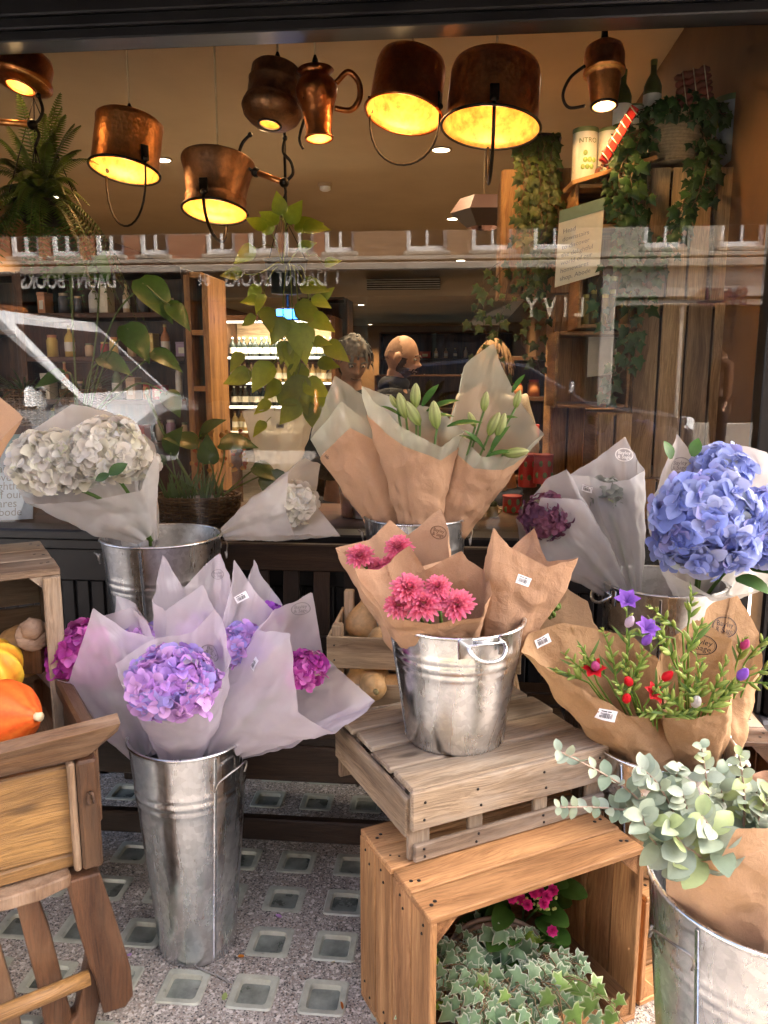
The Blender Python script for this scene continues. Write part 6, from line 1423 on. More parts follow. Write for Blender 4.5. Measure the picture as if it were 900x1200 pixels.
for i, path in enumerate((
        [(765, 140), (742, 160), (728, 200), (722, 250), (730, 300), (722, 330)], [(760, 145), (735, 175), (745, 230), (750, 265), (742, 300), (748, 350)], [(770, 140), (750, 190), (756, 240), (745, 290), (738, 340), (735, 400), (716, 440), (706, 470)],
        [(815, 140), (828, 170), (822, 200), (808, 225), (792, 255), (770, 300), (755, 345)], [(820, 150), (835, 185), (830, 215), (832, 230)], [(800, 145), (815, 190), (800, 240), (795, 262)], [(760, 150), (722, 165), (715, 200), (724, 240), (738, 262)],
        [(766, 150), (730, 185), (735, 240), (728, 290), (700, 330), (712, 380)], [(812, 145), (830, 160), (822, 215), (790, 290), (765, 330), (748, 390), (742, 420), (715, 445)], [(755, 145), (736, 150), (728, 180), (733, 215), (740, 250)], [(820, 140), (838, 160), (826, 205), (818, 240)],
        [(752, 150), (740, 210), (752, 290), (745, 330)], [(756, 150), (744, 200), (738, 270), (745, 310), (733, 345)], [(750, 150), (726, 205), (732, 250), (746, 280), (752, 320)])):
    vine(T, [pt(x, y, 2.84 - (.14 if y > 200 else .03 * (y > 160))) for x, y in path], .026, .040, DG, DG2, 340 + i)
# ivy curtain over the warm crate
pc = pt(632, 186, 3.12)
T = thing('ivy_plant', 'thick green ivy curtain hanging down over the warm lit crate', 'plant', pc)
mb = MB(); mb.lathe([(.001, 0), (.07, 0), (.09, .08), (.085, .08), (.08, .07), (.001, .07)], 20, pc + V((0, .05, 0)), None, None, (.04, .03, .025)); mb.build('pot', M_GEN, T)
for i in range(17):
    x0 = U(606, 650); y1 = U(250, 352); sw = U(-12, 12)
    vine(T, [pc + V((U(-.04, .04), .03, .07)), pt(x0, U(158, 172), 3.06), pt(x0 + sw * .3, 200, 3.02 - U(0, .03)), pt(x0 + sw, (200 + y1) / 2, 3.0 - U(0, .03)), pt(x0 + sw * 1.2 - (6 if i % 3 else -4), y1, 3.0)], .026, .034, (.06, .09, .015), (.13, .16, .035), 400 + i)
for i, path in enumerate(([(600, 300), (580, 330), (566, 360), (570, 400), (556, 420)], [(610, 330), (622, 360), (610, 390), (620, 420)], [(596, 300), (572, 320), (562, 350), (552, 380)], [(628, 340), (640, 370), (628, 410), (634, 440)], [(600, 320), (590, 360), (582, 400), (592, 440)])):
    vine(T, [pt(x, y, 3.05) for x, y in path], .035, .036, (.07, .10, .02), (.13, .17, .04), 440 + i)
# fern
pc = pt(50, 262, 2.86)
T = thing('hanging_fern', 'large bushy fern hanging in a dark pot at the upper left', 'plant', pc)
mb = MB(); mb.lathe([(.001, .0), (.06, .0), (.09, .07), (.085, .07), (.08, .06), (.001, .06)], 24, pc, None, None, (.02, .02, .018)); mb.build('pot', M_STRAW, T)
mb = MB()
for k in range(3): a_ = 2 * pi * k / 3; mb.tube([pc + V((.12 * cos(a_), .12 * sin(a_), .08)), V((pc.x, pc.y, 2.2)), V((pc.x, pc.y, ZC))], .002, 5, (.03, .03, .03))
mb.build('hanger', M_IRON, T)
for i in range(98):
    r_ = random.Random(500 + i); a_ = 2 * pi * i / 98 * 5.02 + r_.uniform(-.2, .2); up = r_.uniform(.0, 1.) ** 1.2; L_ = r_.uniform(.20, .36)
    d = V((cos(a_), sin(a_) * .75, 0)); ps = []
    for t in [j / 10 for j in range(11)]:
        ps.append(pc + V((0, 0, .06)) + d * (L_ * (1.05 - .65 * up) * t) + V((0, 0, L_ * (1.4 * up + .15) * t - L_ * (.5 + (1 - up) * 1.0) * t * t)))
    mb = MB(); mb.tube(ps, .0012, 4, (.10, .10, .02), False)
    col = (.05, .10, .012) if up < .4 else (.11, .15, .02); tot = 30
    for j in range(2, tot):
        t = j / tot; k = min(9, int(t * 10)); q = ps[k].lerp(ps[k + 1], t * 10 - k); ax = (ps[k + 1] - ps[k]).normalized(); sd = ax.cross(V((0, 0, 1)) if abs(ax.z) < .95 else V((0, 1, 0))).normalized(); nn = sd.cross(ax)
        ln = .036 * sin(pi * (.12 + .86 * t)) ** .6 * (1.15 - .5 * t)
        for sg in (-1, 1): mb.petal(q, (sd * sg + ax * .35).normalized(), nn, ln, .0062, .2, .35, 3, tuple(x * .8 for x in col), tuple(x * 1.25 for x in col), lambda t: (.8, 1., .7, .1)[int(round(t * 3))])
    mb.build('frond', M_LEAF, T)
# pothos
def heart(mb, p, d, nr, ln, c0, c1, droop=.25):
    mb.petal(p, d, nr, ln, ln * .72, .28, droop, 7, c0, c1, lambda t: (.25, .9, 1., .92, .76, .52, .26, .02)[int(round(t * 7))])
pc = pt(336, 344, 2.92)
T = thing('hanging_pothos', 'lime green pothos trailing from a dark hanging pot in mid window', 'plant', pc)
mb = MB(); k = mpp(336, 330, 2.92); mb.lathe([(.001, -.004), (18 * k, 0), (25 * k, 36 * k), (26.5 * k, 38 * k), (24 * k, 38 * k), (23 * k, 32 * k), (.001, 32 * k)], 28, pc, None, None, (.012, .02, .022)); mb.build('pot', M_GEN, T)
mb = MB()
for q in range(3): a_ = 2 * pi * q / 3 + .5; mb.tube([pc + V((26 * k * cos(a_), 26 * k * sin(a_), 38 * k)), pt(329, 246, 2.9)], .0016, 5, (.05, .05, .04))
mb.build('hanger', M_IRON, T)
LG0, LG1 = (.24, .33, .02), (.52, .56, .04)
for i, (path, spots) in enumerate((
        ([(330, 306), (322, 280), (312, 268)], [(312, 268, -1, .5, 26), (318, 274, -.6, 1, 22), (300, 292, -1, -.5, 30)]), ([(332, 306), (335, 270), (330, 252)], [(330, 252, -.2, 1, 26), (338, 262, .6, 1, 30), (345, 268, 1, .2, 34), (326, 262, -.9, .6, 26)]),
        ([(340, 306), (352, 290), (362, 300)], [(355, 268, 1, .1, 30), (350, 292, .9, .3, 22), (380, 310, 1, .2, 20)]), ([(325, 308), (305, 320), (285, 322)], [(284, 322, -1, .1, 26), (305, 335, -.7, -.8, 24)]),
        ([(322, 315), (310, 340), (308, 365), (300, 378)], [(310, 345, -.5, -.9, 24), (304, 352, -1, -.1, 22), (300, 372, -1, -.4, 20), (318, 372, .1, -1, 22), (310, 360, .3, -.9, 30)]),
        ([(345, 312), (358, 335), (362, 360), (360, 400)], [(352, 335, .9, -.1, 34), (345, 360, .8, -.3, 38), (340, 375, .1, -1, 30), (365, 350, .6, -.2, 24), (362, 372, 1, -.5, 34), (352, 378, .1, -1, 46), (378, 350, .5, .5, 18)]),
        ([(335, 315), (332, 350), (330, 400), (318, 430), (300, 436), (290, 440)], [(334, 372, -.5, -.9, 34), (336, 400, -.3, -1, 26), (340, 400, .2, -1, 34), (318, 425, -.6, -.9, 40), (295, 438, -.9, -.3, 34), (285, 414, -.5, -.6, 26), (292, 442, -1, -.2, 24)]),
        ([(345, 315), (350, 370), (352, 420), (348, 440), (335, 450)], [(345, 400, -.1, -1, 38), (352, 425, -.3, -1, 36), (345, 440, .3, -1, 46), (330, 448, -.8, -.6, 30)]),
        ([(355, 315), (364, 370), (366, 400), (378, 408), (396, 430)], [(366, 400, 1, -.1, 22), (380, 404, .9, -.5, 34), (372, 425, 1, -.2, 26)]),
        ([(340, 315), (345, 400), (355, 450), (352, 480), (338, 488), (325, 492)], [(356, 448, .8, -.4, 34), (350, 470, -.5, -.6, 34), (318, 472, -.9, -.4, 24), (325, 462, .6, -.2, 34), (312, 495, -.7, -.6, 22), (360, 478, .4, -1, 20), (368, 470, .3, -1, 44), (372, 460, .0, -1, 34)]))):
    ps = smoothpts([pc + V((0, 0, 30 * k))] + [pt(x, y, 2.84 - .01 * (i % 4)) for x, y in path]); mb = MB(); mb.tube(ps, .0022, 5, (.22, .26, .04)); 
    for j, (x, y, dx, dz, ln) in enumerate(spots):
        q = pt(x, y, 2.82 - U(0, .05)); kk = mpp(x, y, 2.8); g = U(.55, 1.15); near = min(ps, key=lambda w_: (w_ - q).length); mb.tube(smoothpts([near, near.lerp(q, .5) + V((0, -.01, .015)), q], 3), .0014, 4, (.25, .30, .05), False)
        heart(mb, q, V((dx, U(-.3, .1), dz)), V((U(-.4, .4), -.8, .5)), ln * kk * 1.05, tuple(v * g for v in LG0), tuple(v * g for v in LG1), U(.0, .3))
    mb.build('vine', M_LEAF, T)
# tall arum leaved plant in a low basket, left
pc = pt(232, 608, 2.76)
T = thing('basket_of_plants', 'wide wicker basket planted with broad leaved greenery inside the window', 'plant basket', pc)
k = mpp(232, 600, 2.76)
mb = MB()
def wicker(mb, c, rx_, ry_, h_, rows, stakes, rr, col, flare=1.1):
    for j in range(rows):
        z = h_ * (j + .5) / rows; f = 1 + (flare - 1) * j / rows
        pts_ = [V(c) + V(((rx_ * f + rr * .9 * (1 if (q + j) % 2 else -1)) * cos(2 * pi * q / stakes), (ry_ * f + rr * .9 * (1 if (q + j) % 2 else -1)) * sin(2 * pi * q / stakes), z + U(-.001, .001))) for q in range(stakes)]
        g = U(.65, 1.15); mb.tube(smoothpts(pts_ + [pts_[0]], 3), rr, 5, tuple(x * g for x in col), False)
    for q in range(stakes):
        a_ = 2 * pi * q / stakes; mb.tube([V(c) + V((rx_ * cos(a_), ry_ * sin(a_), 0)), V(c) + V((rx_ * flare * cos(a_), ry_ * flare * sin(a_), h_))], rr * 1.1, 5, col)
wicker(mb, pc, 46 * k, .10, 30 * k, 9, 28, .0048, (.15, .085, .04)); mb.build('wicker_basket', M_STRAW, T)
mb = MB(); mb.lathe([(.001, 0), (1, 0), (1, 1), (.001, 1)], 24, pc + V((0, 0, .004)), Matrix.Diagonal((44 * k, .092, 22 * k)), None, (.03, .02, .012)); mb.build('soil', M_GEN, T)
def bigleaf(T, base, mid, tip, Y, ln, wd, d, nr, col=((.06, .13, .02), (.15, .24, .05)), r=.004, split=False):
    B_, M_i, T_ = pt(*base, Y), pt(*mid, Y), pt(*tip, Y); mb = MB(); mb.tube(smoothpts([B_, M_i, T_], 8), [r] * 17, 6, (.16, .22, .06)); kk = mpp(*tip, Y)
    mb.petal(T_ - V(d).normalized() * ln * kk * .12, V(d), V(nr), ln * kk, wd * kk, .22, .25, 8, col[0], col[1], lambda t: (.45, .85, 1., .98, .88, .70, .48, .24, .02)[int(round(t * 8))]); mb.build('leaf', M_LEAFG, T)
bigleaf(T, (232, 580), (198, 520), (172, 462), 2.72, 10, 5, (0, 0, 1), (0, -1, .2), r=.006)
for (b_, m_, t_, ln, wd, d, nr) in (((210, 580), (205, 555), (200, 530), 40, 34, (.3, -.4, .8), (-.6, -.8, .1)), ((240, 580), (238, 545), (228, 520), 40, 30, (-.7, -.2, .3), (0, -.6, .8)), ((250, 580), (262, 540), (262, 520), 46, 34, (.8, -.2, .1), (0, -.5, .8)), ((225, 580), (232, 550), (236, 510), 44, 30, (.4, -.3, .4), (-.2, -.6, .8)),
                                   ((262, 580), (285, 560), (300, 548), 36, 26, (.9, -.2, -.3), (0, -.6, .8)), ((260, 580), (300, 560), (318, 556), 44, 34, (.3, -.5, -1), (.2, -1, .2)), ((215, 580), (205, 560), (192, 540), 30, 22, (-.8, -.2, -.2), (0, -.6, .8)), ((246, 580), (250, 555), (245, 540), 36, 26, (0, -.4, 1), (0, -1, .3))):
    bigleaf(T, b_, m_, t_, 2.70, ln, wd, d, nr, ((.05, .10, .02), (.11, .19, .04)), .003)
mb = MB()
for k2 in range(60): x = U(195, 262); q = pt(x, 586, 2.71 + U(-.04, .04)); mb.petal(q, V((U(-.5, .5), U(-.2, .2), 1)), V((0, -1, .2)), U(.05, .12), .006, .1, U(0, .5), 5, (.06, .12, .02), (.13, .2, .05))
mb.build('grassy_leaves', M_LEAF, T)
mb = MB()
for k2 in range(60):
    q = pt(U(222, 292), U(505, 552), 2.80 + U(-.02, .04)); mb.petal(q, V((U(-1, 1), -.4, U(-.5, 1))), V((0, -1, .3)), .018, .016, .3, .2, 4, (.5, .2, .05), (.62, .42, .12) if k2 % 3 else (.5, .05, .04)); 
mb.build('autumn_leaves', M_LEAF, T)
pc = pt(95, 500, 2.95)
T = thing('tall_leafy_plant', 'tall plant with large arrow shaped leaves rising behind the van reflection', 'plant', pc)
mb = MB(); mb.lathe([(.001, -.04), (.07, -.04), (.09, .08), (.084, .08), (.08, .06), (.001, .06)], 22, pc, None, None, (.10, .07, .05)); mb.build('pot', M_GEN, T)
for (b_, m_, t_, ln, wd, d, nr) in (((92, 490), (86, 400), (82, 322), 40, 38, (-.9, -.2, .1), (0, -.6, .9)), ((92, 490), (86, 400), (84, 318), 44, 40, (.9, -.3, .0), (0, -.6, .9)), ((98, 490), (112, 400), (117, 325), 34, 30, (.2, -.3, .9), (0, -.8, .4)), ((100, 490), (130, 380), (168, 332), 62, 44, (.75, -.2, -.75), (.4, -.7, .5)),
                                   ((102, 490), (125, 420), (150, 385), 52, 36, (.6, -.3, -.7), (.3, -.7, .5)), ((104, 490), (150, 440), (182, 414), 42, 26, (.9, -.2, -.4), (0, -.6, .8)), ((96, 490), (104, 440), (120, 420), 44, 30, (.9, -.2, -.3), (0, -.6, .8)), ((90, 490), (84, 440), (72, 440), 40, 28, (-.8, -.2, -.2), (0, -.6, .8)), ((172, 335), (188, 350), (200, 358), 40, 24, (.7, -.1, -.7), (.3, -.7, .5)), ((104, 490), (160, 450), (196, 462), 34, 26, (.6, -.3, -.8), (.3, -.7, .5))):
    bigleaf(T, b_, m_, t_, 2.80, ln, wd, d, nr, ((.05, .13, .02), (.13, .25, .05)), .0035)
for (px, lab, w_) in ((32, 'round coarse basket with thin grassy plant left of the white hydrangea', 24), (100, 'rope basket behind the white hydrangea under the van reflection', 28)):
    pc = pt(px, 498, 3.0); T = thing('basket_plant', lab, 'plant basket', pc); k = mpp(px, 500, 3.)
    mb = MB(); wicker(mb, pc, w_ * k * .8, w_ * k * .8, 42 * k, 14, 22, .0042, (.24, .14, .07)); mb.build('wicker_basket', M_STRAW, T)
    mb = MB()
    for q in range(70): a_ = U(0, 2 * pi); mb.petal(pc + V((.03 * cos(a_), .03 * sin(a_), 36 * k)), V((cos(a_), sin(a_), U(.4, 1.6))), V((0, 0, 1)), U(.08, .20), .007, .1, U(.3, 1.), 6, (.05, .09, .02), (.12, .17, .05))
    mb.build('grassy_leaves', M_LEAF, T)
# ---- ivy basket inside the apple crate
pc = A0 + fx * .215 + fy * .10 + V((0, 0, .014))
T = thing('ivy_basket', 'twiggy basket of variegated ivy inside the orange pine crate', 'plant basket', pc)
mb = MB()
for j in range(15):
    z = .012 + .088 * (j / 15) + U(-.004, .004); q0_ = U(0, 6)
    ps = [pc + V(((.100 + .006 * sin(a_ * 3 + q0_) + U(-.003, .003)) * cos(a_), (.088 + .006 * sin(a_ * 2 + q0_)) * sin(a_), z + .008 * sin(a_ * 2 + j))) for a_ in [2 * pi * i / 20 for i in range(21)]]
    g = U(.6, 1.2); mb.tube(smoothpts(ps, 2), U(.003, .005), 6, (.30 * g, .22 * g, .17 * g), False)
for j in range(16):
    a_ = 2 * pi * j / 16 + U(-.1, .1); mb.tube([pc + V((.100 * cos(a_), .088 * sin(a_), .0)), pc + V((.105 * cos(a_ + .2), .092 * sin(a_ + .2), .06)), pc + V((.104 * cos(a_ + .3), .092 * sin(a_ + .3), .125 + U(-.01, .02)))], .004, 6, (.28, .2, .15))
ps = [pc + V((.1 * cos(t), .06, .09 + .085 * sin(t))) for t in [pi * i / 16 for i in range(17)]]
mb.tube(ps, .005, 6, (.25, .18, .14)); mb.tube([p + V((0, .01, .006)) for p in ps], .005, 6, (.3, .22, .17)); mb.build('twig_basket', M_STRAW, T)
mb = MB(); mb.lathe([(.001, .10), (.09, .10)], 20, pc, None, None, (.03, .02, .012)); mb.build('soil', M_GEN, T)
for i in range(54):
    r_ = random.Random(700 + i); a_ = 2 * pi * i / 54 * 7 + r_.uniform(-.3, .3); L_ = r_.uniform(.02, .11); st_ = pc + V((.055 * cos(a_), .05 * sin(a_), .105))
    e = st_ + V((cos(a_) * L_, sin(a_) * L_ * .8 - .015, .085 - L_ * .55)); f_ = e + V((cos(a_) * .03, sin(a_) * .02 - .015, -.035 - L_ * .5))
    lime = r_.random() < .16
    cin, cout = ((.26, .42, .04), (.58, .64, .18)) if lime else ((.20, .33, .17), (.80, .84, .66))
    vine(T, [st_, (st_ + e) / 2 + V((0, 0, .02)), e, f_], .024, .034, cin, cout, 700 + i, .001, 'ivy_trail', V((0, -1, .5)), (.25, .16, .08))
for i, (dx, dy, dz) in enumerate(((.16, -.06, .03), (-.12, -.09, .0), (.2, -.08, -.02), (-.06, -.11, .0), (.1, -.11, -.02))):
    st_ = pc + V((.04, -.03, .11)); vine(T, [st_, st_ + V((dx * .5, dy * .6, .05)), st_ + V((dx, dy, dz - .02))], .025, .036, (.20, .34, .08), (.60, .66, .38), 790 + i, .001, 'ivy_trail', V((0, -1, .5)), (.25, .16, .08))
pc = A0 + fx * .330 + fy * .19 + V((0, 0, .014))
T = thing('kalanchoe_plant', 'pink flowering pot plant at the back of the orange pine crate', 'pot plant', pc)
mb = MB(); mb.lathe([(.001, 0), (.045, 0), (.06, .10), (.055, .10), (.05, .09), (.001, .09)], 22, pc, None, None, (.28, .12, .06)); mb.build('pot', M_GEN, T)
mb = MB()
for i in range(46):
    a_ = U(0, 2 * pi); r1 = U(.02, .09); q = pc + V((r1 * cos(a_), r1 * sin(a_) * .9, .11 + U(0, .15) - r1 * .3))
    mb.petal(q, V((cos(a_), sin(a_), U(-.2, .5))), V((0, -.5, 1)), .055, .045, .25, .3, 6, (.035, .09, .015), (.07, .16, .03), lambda t: (.3, .8, 1., 1., .9, .7, .2)[int(round(t * 6))])
mb.build('leaves', M_LEAFG, T)
for i, (px, py) in enumerate(((610, 1054), (626, 1046), (637, 1058), (648, 1043), (618, 1060), (600, 1052), (632, 1044), (647, 1091), (641, 1050))):
    mb = MB(); q = pt(px, py, pc.y - .085 - .01 * (i % 3)); Fm = frame(V((U(-.3, .3), -1, .6)))
    for ring, (n, ln, el) in enumerate(((8, .0125, .15), (7, .0105, .55), (5, .008, .95), (3, .005, 1.3))):
        for j in range(n): a_ = 2 * pi * (j + ring * .4) / n; mb.petal(q, Fm @ V((cos(a_) * cos(el), sin(a_) * cos(el), sin(el))), Fm @ V((-cos(a_) * sin(el), -sin(a_) * sin(el), cos(el))), ln, ln * .9, .3, -.2, 3, (.55, .02, .20), (.85, .05, .33))
    mb.build('flower', M_PETAL, T)
mb = MB()
for i in range(34): mb.ball(pt(U(606, 652), U(1050, 1066), pc.y - .09), .0032, 6, (.42, .45, .12))
for (x0, y0) in ((615, 1050), (640, 1050), (647, 1090)): mb.tube([pt(x0, y0 + 4, pc.y - .08), pc + V((0, 0, .12))], .0025, 5, (.10, .18, .04))
mb.build('buds', M_LEAF, T)
# ================================================================== people and vehicles
def skinmesh(nodes, edges, sub=2):
    nm = list(nodes); ix = {k: i for i, k in enumerate(nm)}
    me = bpy.data.meshes.new('s'); me.from_pydata([nodes[k][0] for k in nm], [(ix[a], ix[b]) for a, b in edges], [])
    o = bpy.data.objects.new('s', me); COL.objects.link(o); m = o.modifiers.new('s', 'SKIN'); m.use_smooth_shade = True
    sk = me.skin_vertices[0].data
    for i, k in enumerate(nm):
        r = nodes[k][1]; sk[i].radius = r if isinstance(r, tuple) else (r, r); sk[i].use_root = (i == 0)
    sb = o.modifiers.new('u', 'SUBSURF'); sb.levels = sub; sb.render_levels = sub
    dg = bpy.context.evaluated_depsgraph_get(); m2 = bpy.data.meshes.new_from_object(o.evaluated_get(dg))
    vs = [v.co.copy() for v in m2.vertices]; fs = [tuple(p.vertices) for p in m2.polygons]
    bpy.data.objects.remove(o); bpy.data.meshes.remove(me); bpy.data.meshes.remove(m2); return vs, fs
def headsurf(s, c, M, keep=None, off=0., nu=44, nv=36, offn=0.):
    """skull and face; local x right, y forward, z up"""
    g = lambda a, m, w_: math.exp(-((a - m) / w_) ** 2)
    vs = []; ok = []
    for j in range(nv + 1):
        ph = pi * j / nv
        for i in range(nu):
            th = 2 * pi * i / nu; d = V((sin(ph) * cos(th), sin(ph) * sin(th), -cos(ph)))
            x, y, z = d; p = V((.074 * x, .094 * y, .116 * z))
            if z < -.15:
                k = (-z - .15) / .85; p.x *= 1 - .30 * k; 
                if y < 0: p.y *= 1 - .40 * k
                else: p.y *= 1 + .05 * k
            if y > 0:
                f = y
                p.y += f * (.036 * g(x, 0, .15) * g(z, -.22, .13) + .014 * g(x, 0, .10) * g(z, -.02, .16))
                p.y += f * (.009 * g(z, .16, .09) * g(x, 0, .5)); p.y -= f * (.016 * (g(x, .36, .16) + g(x, -.36, .16)) * g(z, .02, .10))
                p.y += f * (.008 * g(x, 0, .22) * (g(z, -.47, .05) + g(z, -.57, .05))); p.y += f * .010 * g(z, -.82, .16) * g(x, 0, .4)
                p.y += f * .004 * (g(x, .5, .2) + g(x, -.5, .2)) * g(z, -.22, .2)
            if off:
                nn = offn * noise.noise(p * 60 + V((3, 1, 2))); p = p + p.normalized() * (off + nn)
            vs.append(c + M @ (p * s)); ok.append(d)
    fs = []
    for j in range(nv):
        for i in range(nu):
            q = (j * nu + i, j * nu + (i + 1) % nu, (j + 1) * nu + (i + 1) % nu, (j + 1) * nu + i)
            if keep is None or all(keep(ok[k]) for k in q): fs.append(q)
    return vs, fs
def person(label, x, y, zf, hgt, face, look=(0, 0), skin=(.45, .24, .14), coat=(.01, .01, .012), leg=(.02, .02, .03), hair=None, beard=None, lean=0., arms='down', coatlen=.1, neck=True, extra=None, collar=0., glasses=False):
    """face = heading in degrees (0 = towards +x, 90 = away from camera, -90 = towards the camera)"""
    s = hgt / 1.75; T = thing('person', label, 'person', (x, y, zf)); F_ = Matrix.Rotation(R(face) - pi / 2, 3, 'Z')
    B = lambda a, b, c: V((x, y, zf)) + F_ @ V((a * s, b * s + lean * max(0, c - .9) * s, c * s))
    hk = {}
    hk['pelvis'] = (B(0, 0, .95), (.15 * s, .10 * s)); hk['waist'] = (B(0, 0, 1.08), (.125 * s, .09 * s)); hk['chest'] = (B(0, .0, 1.28), (.155 * s, .105 * s)); hk['neck0'] = (B(0, -.01, 1.44), (.085 * s, .07 * s)); hk['neck'] = (B(0, .0, 1.53), .054 * s); hk['skull'] = (B(0, .01, 1.62), .055 * s)
    E = [('pelvis', 'waist'), ('waist', 'chest'), ('chest', 'neck0'), ('neck0', 'neck'), ('neck', 'skull')]
    for n, sg in (('l', -1), ('r', 1)):
        hk['sh' + n] = (B(.165 * sg, 0, 1.41), .062 * s); fwd = .16 if arms == 'bent' else .0
        hk['el' + n] = (B(.215 * sg, .02, 1.13), .046 * s); hk['wr' + n] = (B((.12 if fwd else .23) * sg, .24 if fwd else .06, 1.12 if fwd else .88), .030 * s); hk['ha' + n] = (B((.08 if fwd else .235) * sg, .31 if fwd else .08, 1.14 if fwd else .80), (.038 * s, .018 * s))
        hk['hip' + n] = (B(.09 * sg, 0, .88), .092 * s); hk['kn' + n] = (B(.10 * sg, .015, .49), .060 * s); hk['an' + n] = (B(.10 * sg, -.01, .09), .040 * s); hk['to' + n] = (B(.115 * sg, .15, .035), (.045 * s, .03 * s))
        E += [('chest', 'sh' + n), ('sh' + n, 'el' + n), ('el' + n, 'wr' + n), ('wr' + n, 'ha' + n), ('pelvis', 'hip' + n), ('hip' + n, 'kn' + n), ('kn' + n, 'an' + n), ('an' + n, 'to' + n)]
        for q in range(4):
            fb = V(hk['ha' + n][0]); dirf = (hk['ha' + n][0] - hk['wr' + n][0]).normalized(); sidev = F_ @ V((0, .012, .0)) if not fwd else F_ @ V((0, 0, .012))
            a = fb + dirf * .03 * s + sidev * (q - 1.5) * 1.3; e = a + dirf * (.035 + .008 * (q in (1, 2))) * s; hk['f%s%d' % (n, q)] = (e, .0085 * s); E.append(('ha' + n, 'f%s%d' % (n, q)))
        hk['th' + n] = (hk['ha' + n][0] + F_ @ V((-sg * .03 * s, .02 * s, 0)), .010 * s); E.append(('ha' + n, 'th' + n))
    vs, fs = skinmesh(hk, E); mb = MB(); mb.add(vs, fs, skin)
    HM = F_ @ Matrix.Rotation(R(look[0]), 3, 'Z') @ Matrix.Rotation(R(-look[1]), 3, 'X'); hc = B(0, .035, 1.65)
    vs, fs = headsurf(s, hc, HM); mb.add(vs, fs, skin)
    for sg in (-1, 1):
        mb.ball(hc + HM @ V((.081 * s * sg, -.004 * s, -.012 * s)), (.012 * s, .021 * s, .034 * s), 8, skin, HM)
    body = mb.build('body', M_SKIN, T); rm = body.modifiers.new('r', 'REMESH'); rm.mode = 'VOXEL'; rm.voxel_size = .006; rm.use_smooth_shade = True
    body.data.materials.clear()
    ms = bpy.data.materials.get('skin_%.2f' % skin[0]) or plain('skin_%.2f' % skin[0], skin, .62, 0, .25, .16, 26, .25, 220); body.data.materials.append(ms)
    for sg in (-1, 1):
        mb = MB(); e = hc + HM @ V((.028 * s * sg, .0845 * s, .004 * s)); mb.ball(e, (.012 * s, .009 * s, .0065 * s), 8, (.55, .5, .46), HM); mb.ball(e + HM @ V((0, .006 * s, 0)), .0052 * s, 6, (.03, .018, .01)); mb.build('eye', M_GEN, T)
        if beard or hair: 
            mb = MB(); mb.tube(smoothpts([hc + HM @ V((sg * a * s, b * s, c_ * s)) for a, b, c_ in ((.012, .102, .022), (.03, .099, .029), (.047, .085, .022))], 3), .0035 * s, 6, beard or hair); mb.build('eyebrow', M_CLOTHC, T)
    mb = MB(); mb.tube([hc + HM @ V((a * s, b * s, -.061 * s)) for a, b in ((-.024, .088), (-.01, .101), (.01, .101), (.024, .088))], .003 * s, 6, tuple(q * .55 for q in skin)); mb.build('mouth', M_GEN, T)
    if glasses:
        mb = MB()
        for sg in (-1, 1): mb.ball(hc + HM @ V((.031 * s * sg, .101 * s, .0)), (.024 * s, .004 * s, .015 * s), 8, (.015, .012, .012), HM); mb.tube([hc + HM @ V((.056 * s * sg, .097 * s, .006)), hc + HM @ V((.078 * s * sg, .0, .008))], .003 * s, 5, (.02, .015, .015))
        mb.tube([hc + HM @ V((-.01 * s, .108 * s, .006)), hc + HM @ V((.01 * s, .108 * s, .006))], .002, 5, (.02, .015, .015)); mb.build('sunglasses', M_GEN, T)
    if beard:
        mb = MB(); vs, fs = headsurf(s, hc, HM, lambda d: d.z > -.25 and d.y < .25 - .9 * max(0, d.z - .25) + .12 * noise.noise(d * 6) and not (abs(d.x) > .8 and d.z < .12), .0014, offn=.001, nu=90, nv=70); mb.add(vs, fs, tuple(q * .62 for q in skin)); mb.build('stubble', M_CLOTHC, T)
        mb = MB(); vs, fs = headsurf(s, hc, HM, lambda d: (d.z < -.38 and d.y > -.05 and not (abs(d.x) < .20 and -.56 < d.z < -.44) and (d.z < -.50 or abs(d.x) < .34 or abs(d.x) > .55)) or (0 > d.z >= -.5 and abs(d.x) > .84 and d.y > .02), .003, offn=.004, nu=110, nv=90); mb.add(vs, fs, beard); mb.build('beard', M_CLOTHC, T)
    if hair:
        mb = MB(); long_ = extra == 'long'
        vs, fs = headsurf(s, hc, HM, lambda d: d.z > .42 or d.y < (.12 if d.z > -.2 else -.1) and d.z > (-.95 if long_ else -.75), .011, offn=.008, nu=64, nv=50); mb.add(vs, fs, hair)
        for q in range(340):
            a_ = U(0, 2 * pi); zz_ = U(-.2, 1); d = V((cos(a_) * sqrt(max(0, 1 - zz_ * zz_)), sin(a_) * sqrt(max(0, 1 - zz_ * zz_)), zz_))
            if d.y > .25 and d.z < .45: continue
            p0 = hc + HM @ V((d.x * .088, d.y * .108, d.z * .13)) * s; t_ = HM @ V((d.x * .5, d.y * .4 + (-.3), -.5 + d.z * .2)); g = U(.7, 1.35)
            mb.petal(p0, t_, HM @ d, U(.05, .11) * s, .011 * s, .3, .4, 4, tuple(v * g for v in hair), tuple(v * g * .8 for v in hair))
        if long_:
            for q in range(26): a_ = pi + U(-.9, .9) + pi / 2; p0 = hc + HM @ V((cos(a_) * .08, sin(a_) * .10, -.03)) * s; mb.tube(smoothpts([p0, p0 + V((0, 0, -.08 * s)), p0 + V((U(-.02, .02), U(-.01, .01), -.19 * s))], 4), [.010 * s] * 8 + [.003 * s], 5, tuple(v * U(.8, 1.2) for v in hair))
        mb.build('hair', M_CLOTHC, T)
    # clothes follow the body, a little larger
    ck = {k: hk[k] for k in ('waist', 'chest', 'pelvis', 'neck0', 'shl', 'shr', 'ell', 'elr', 'wrl', 'wrr')}
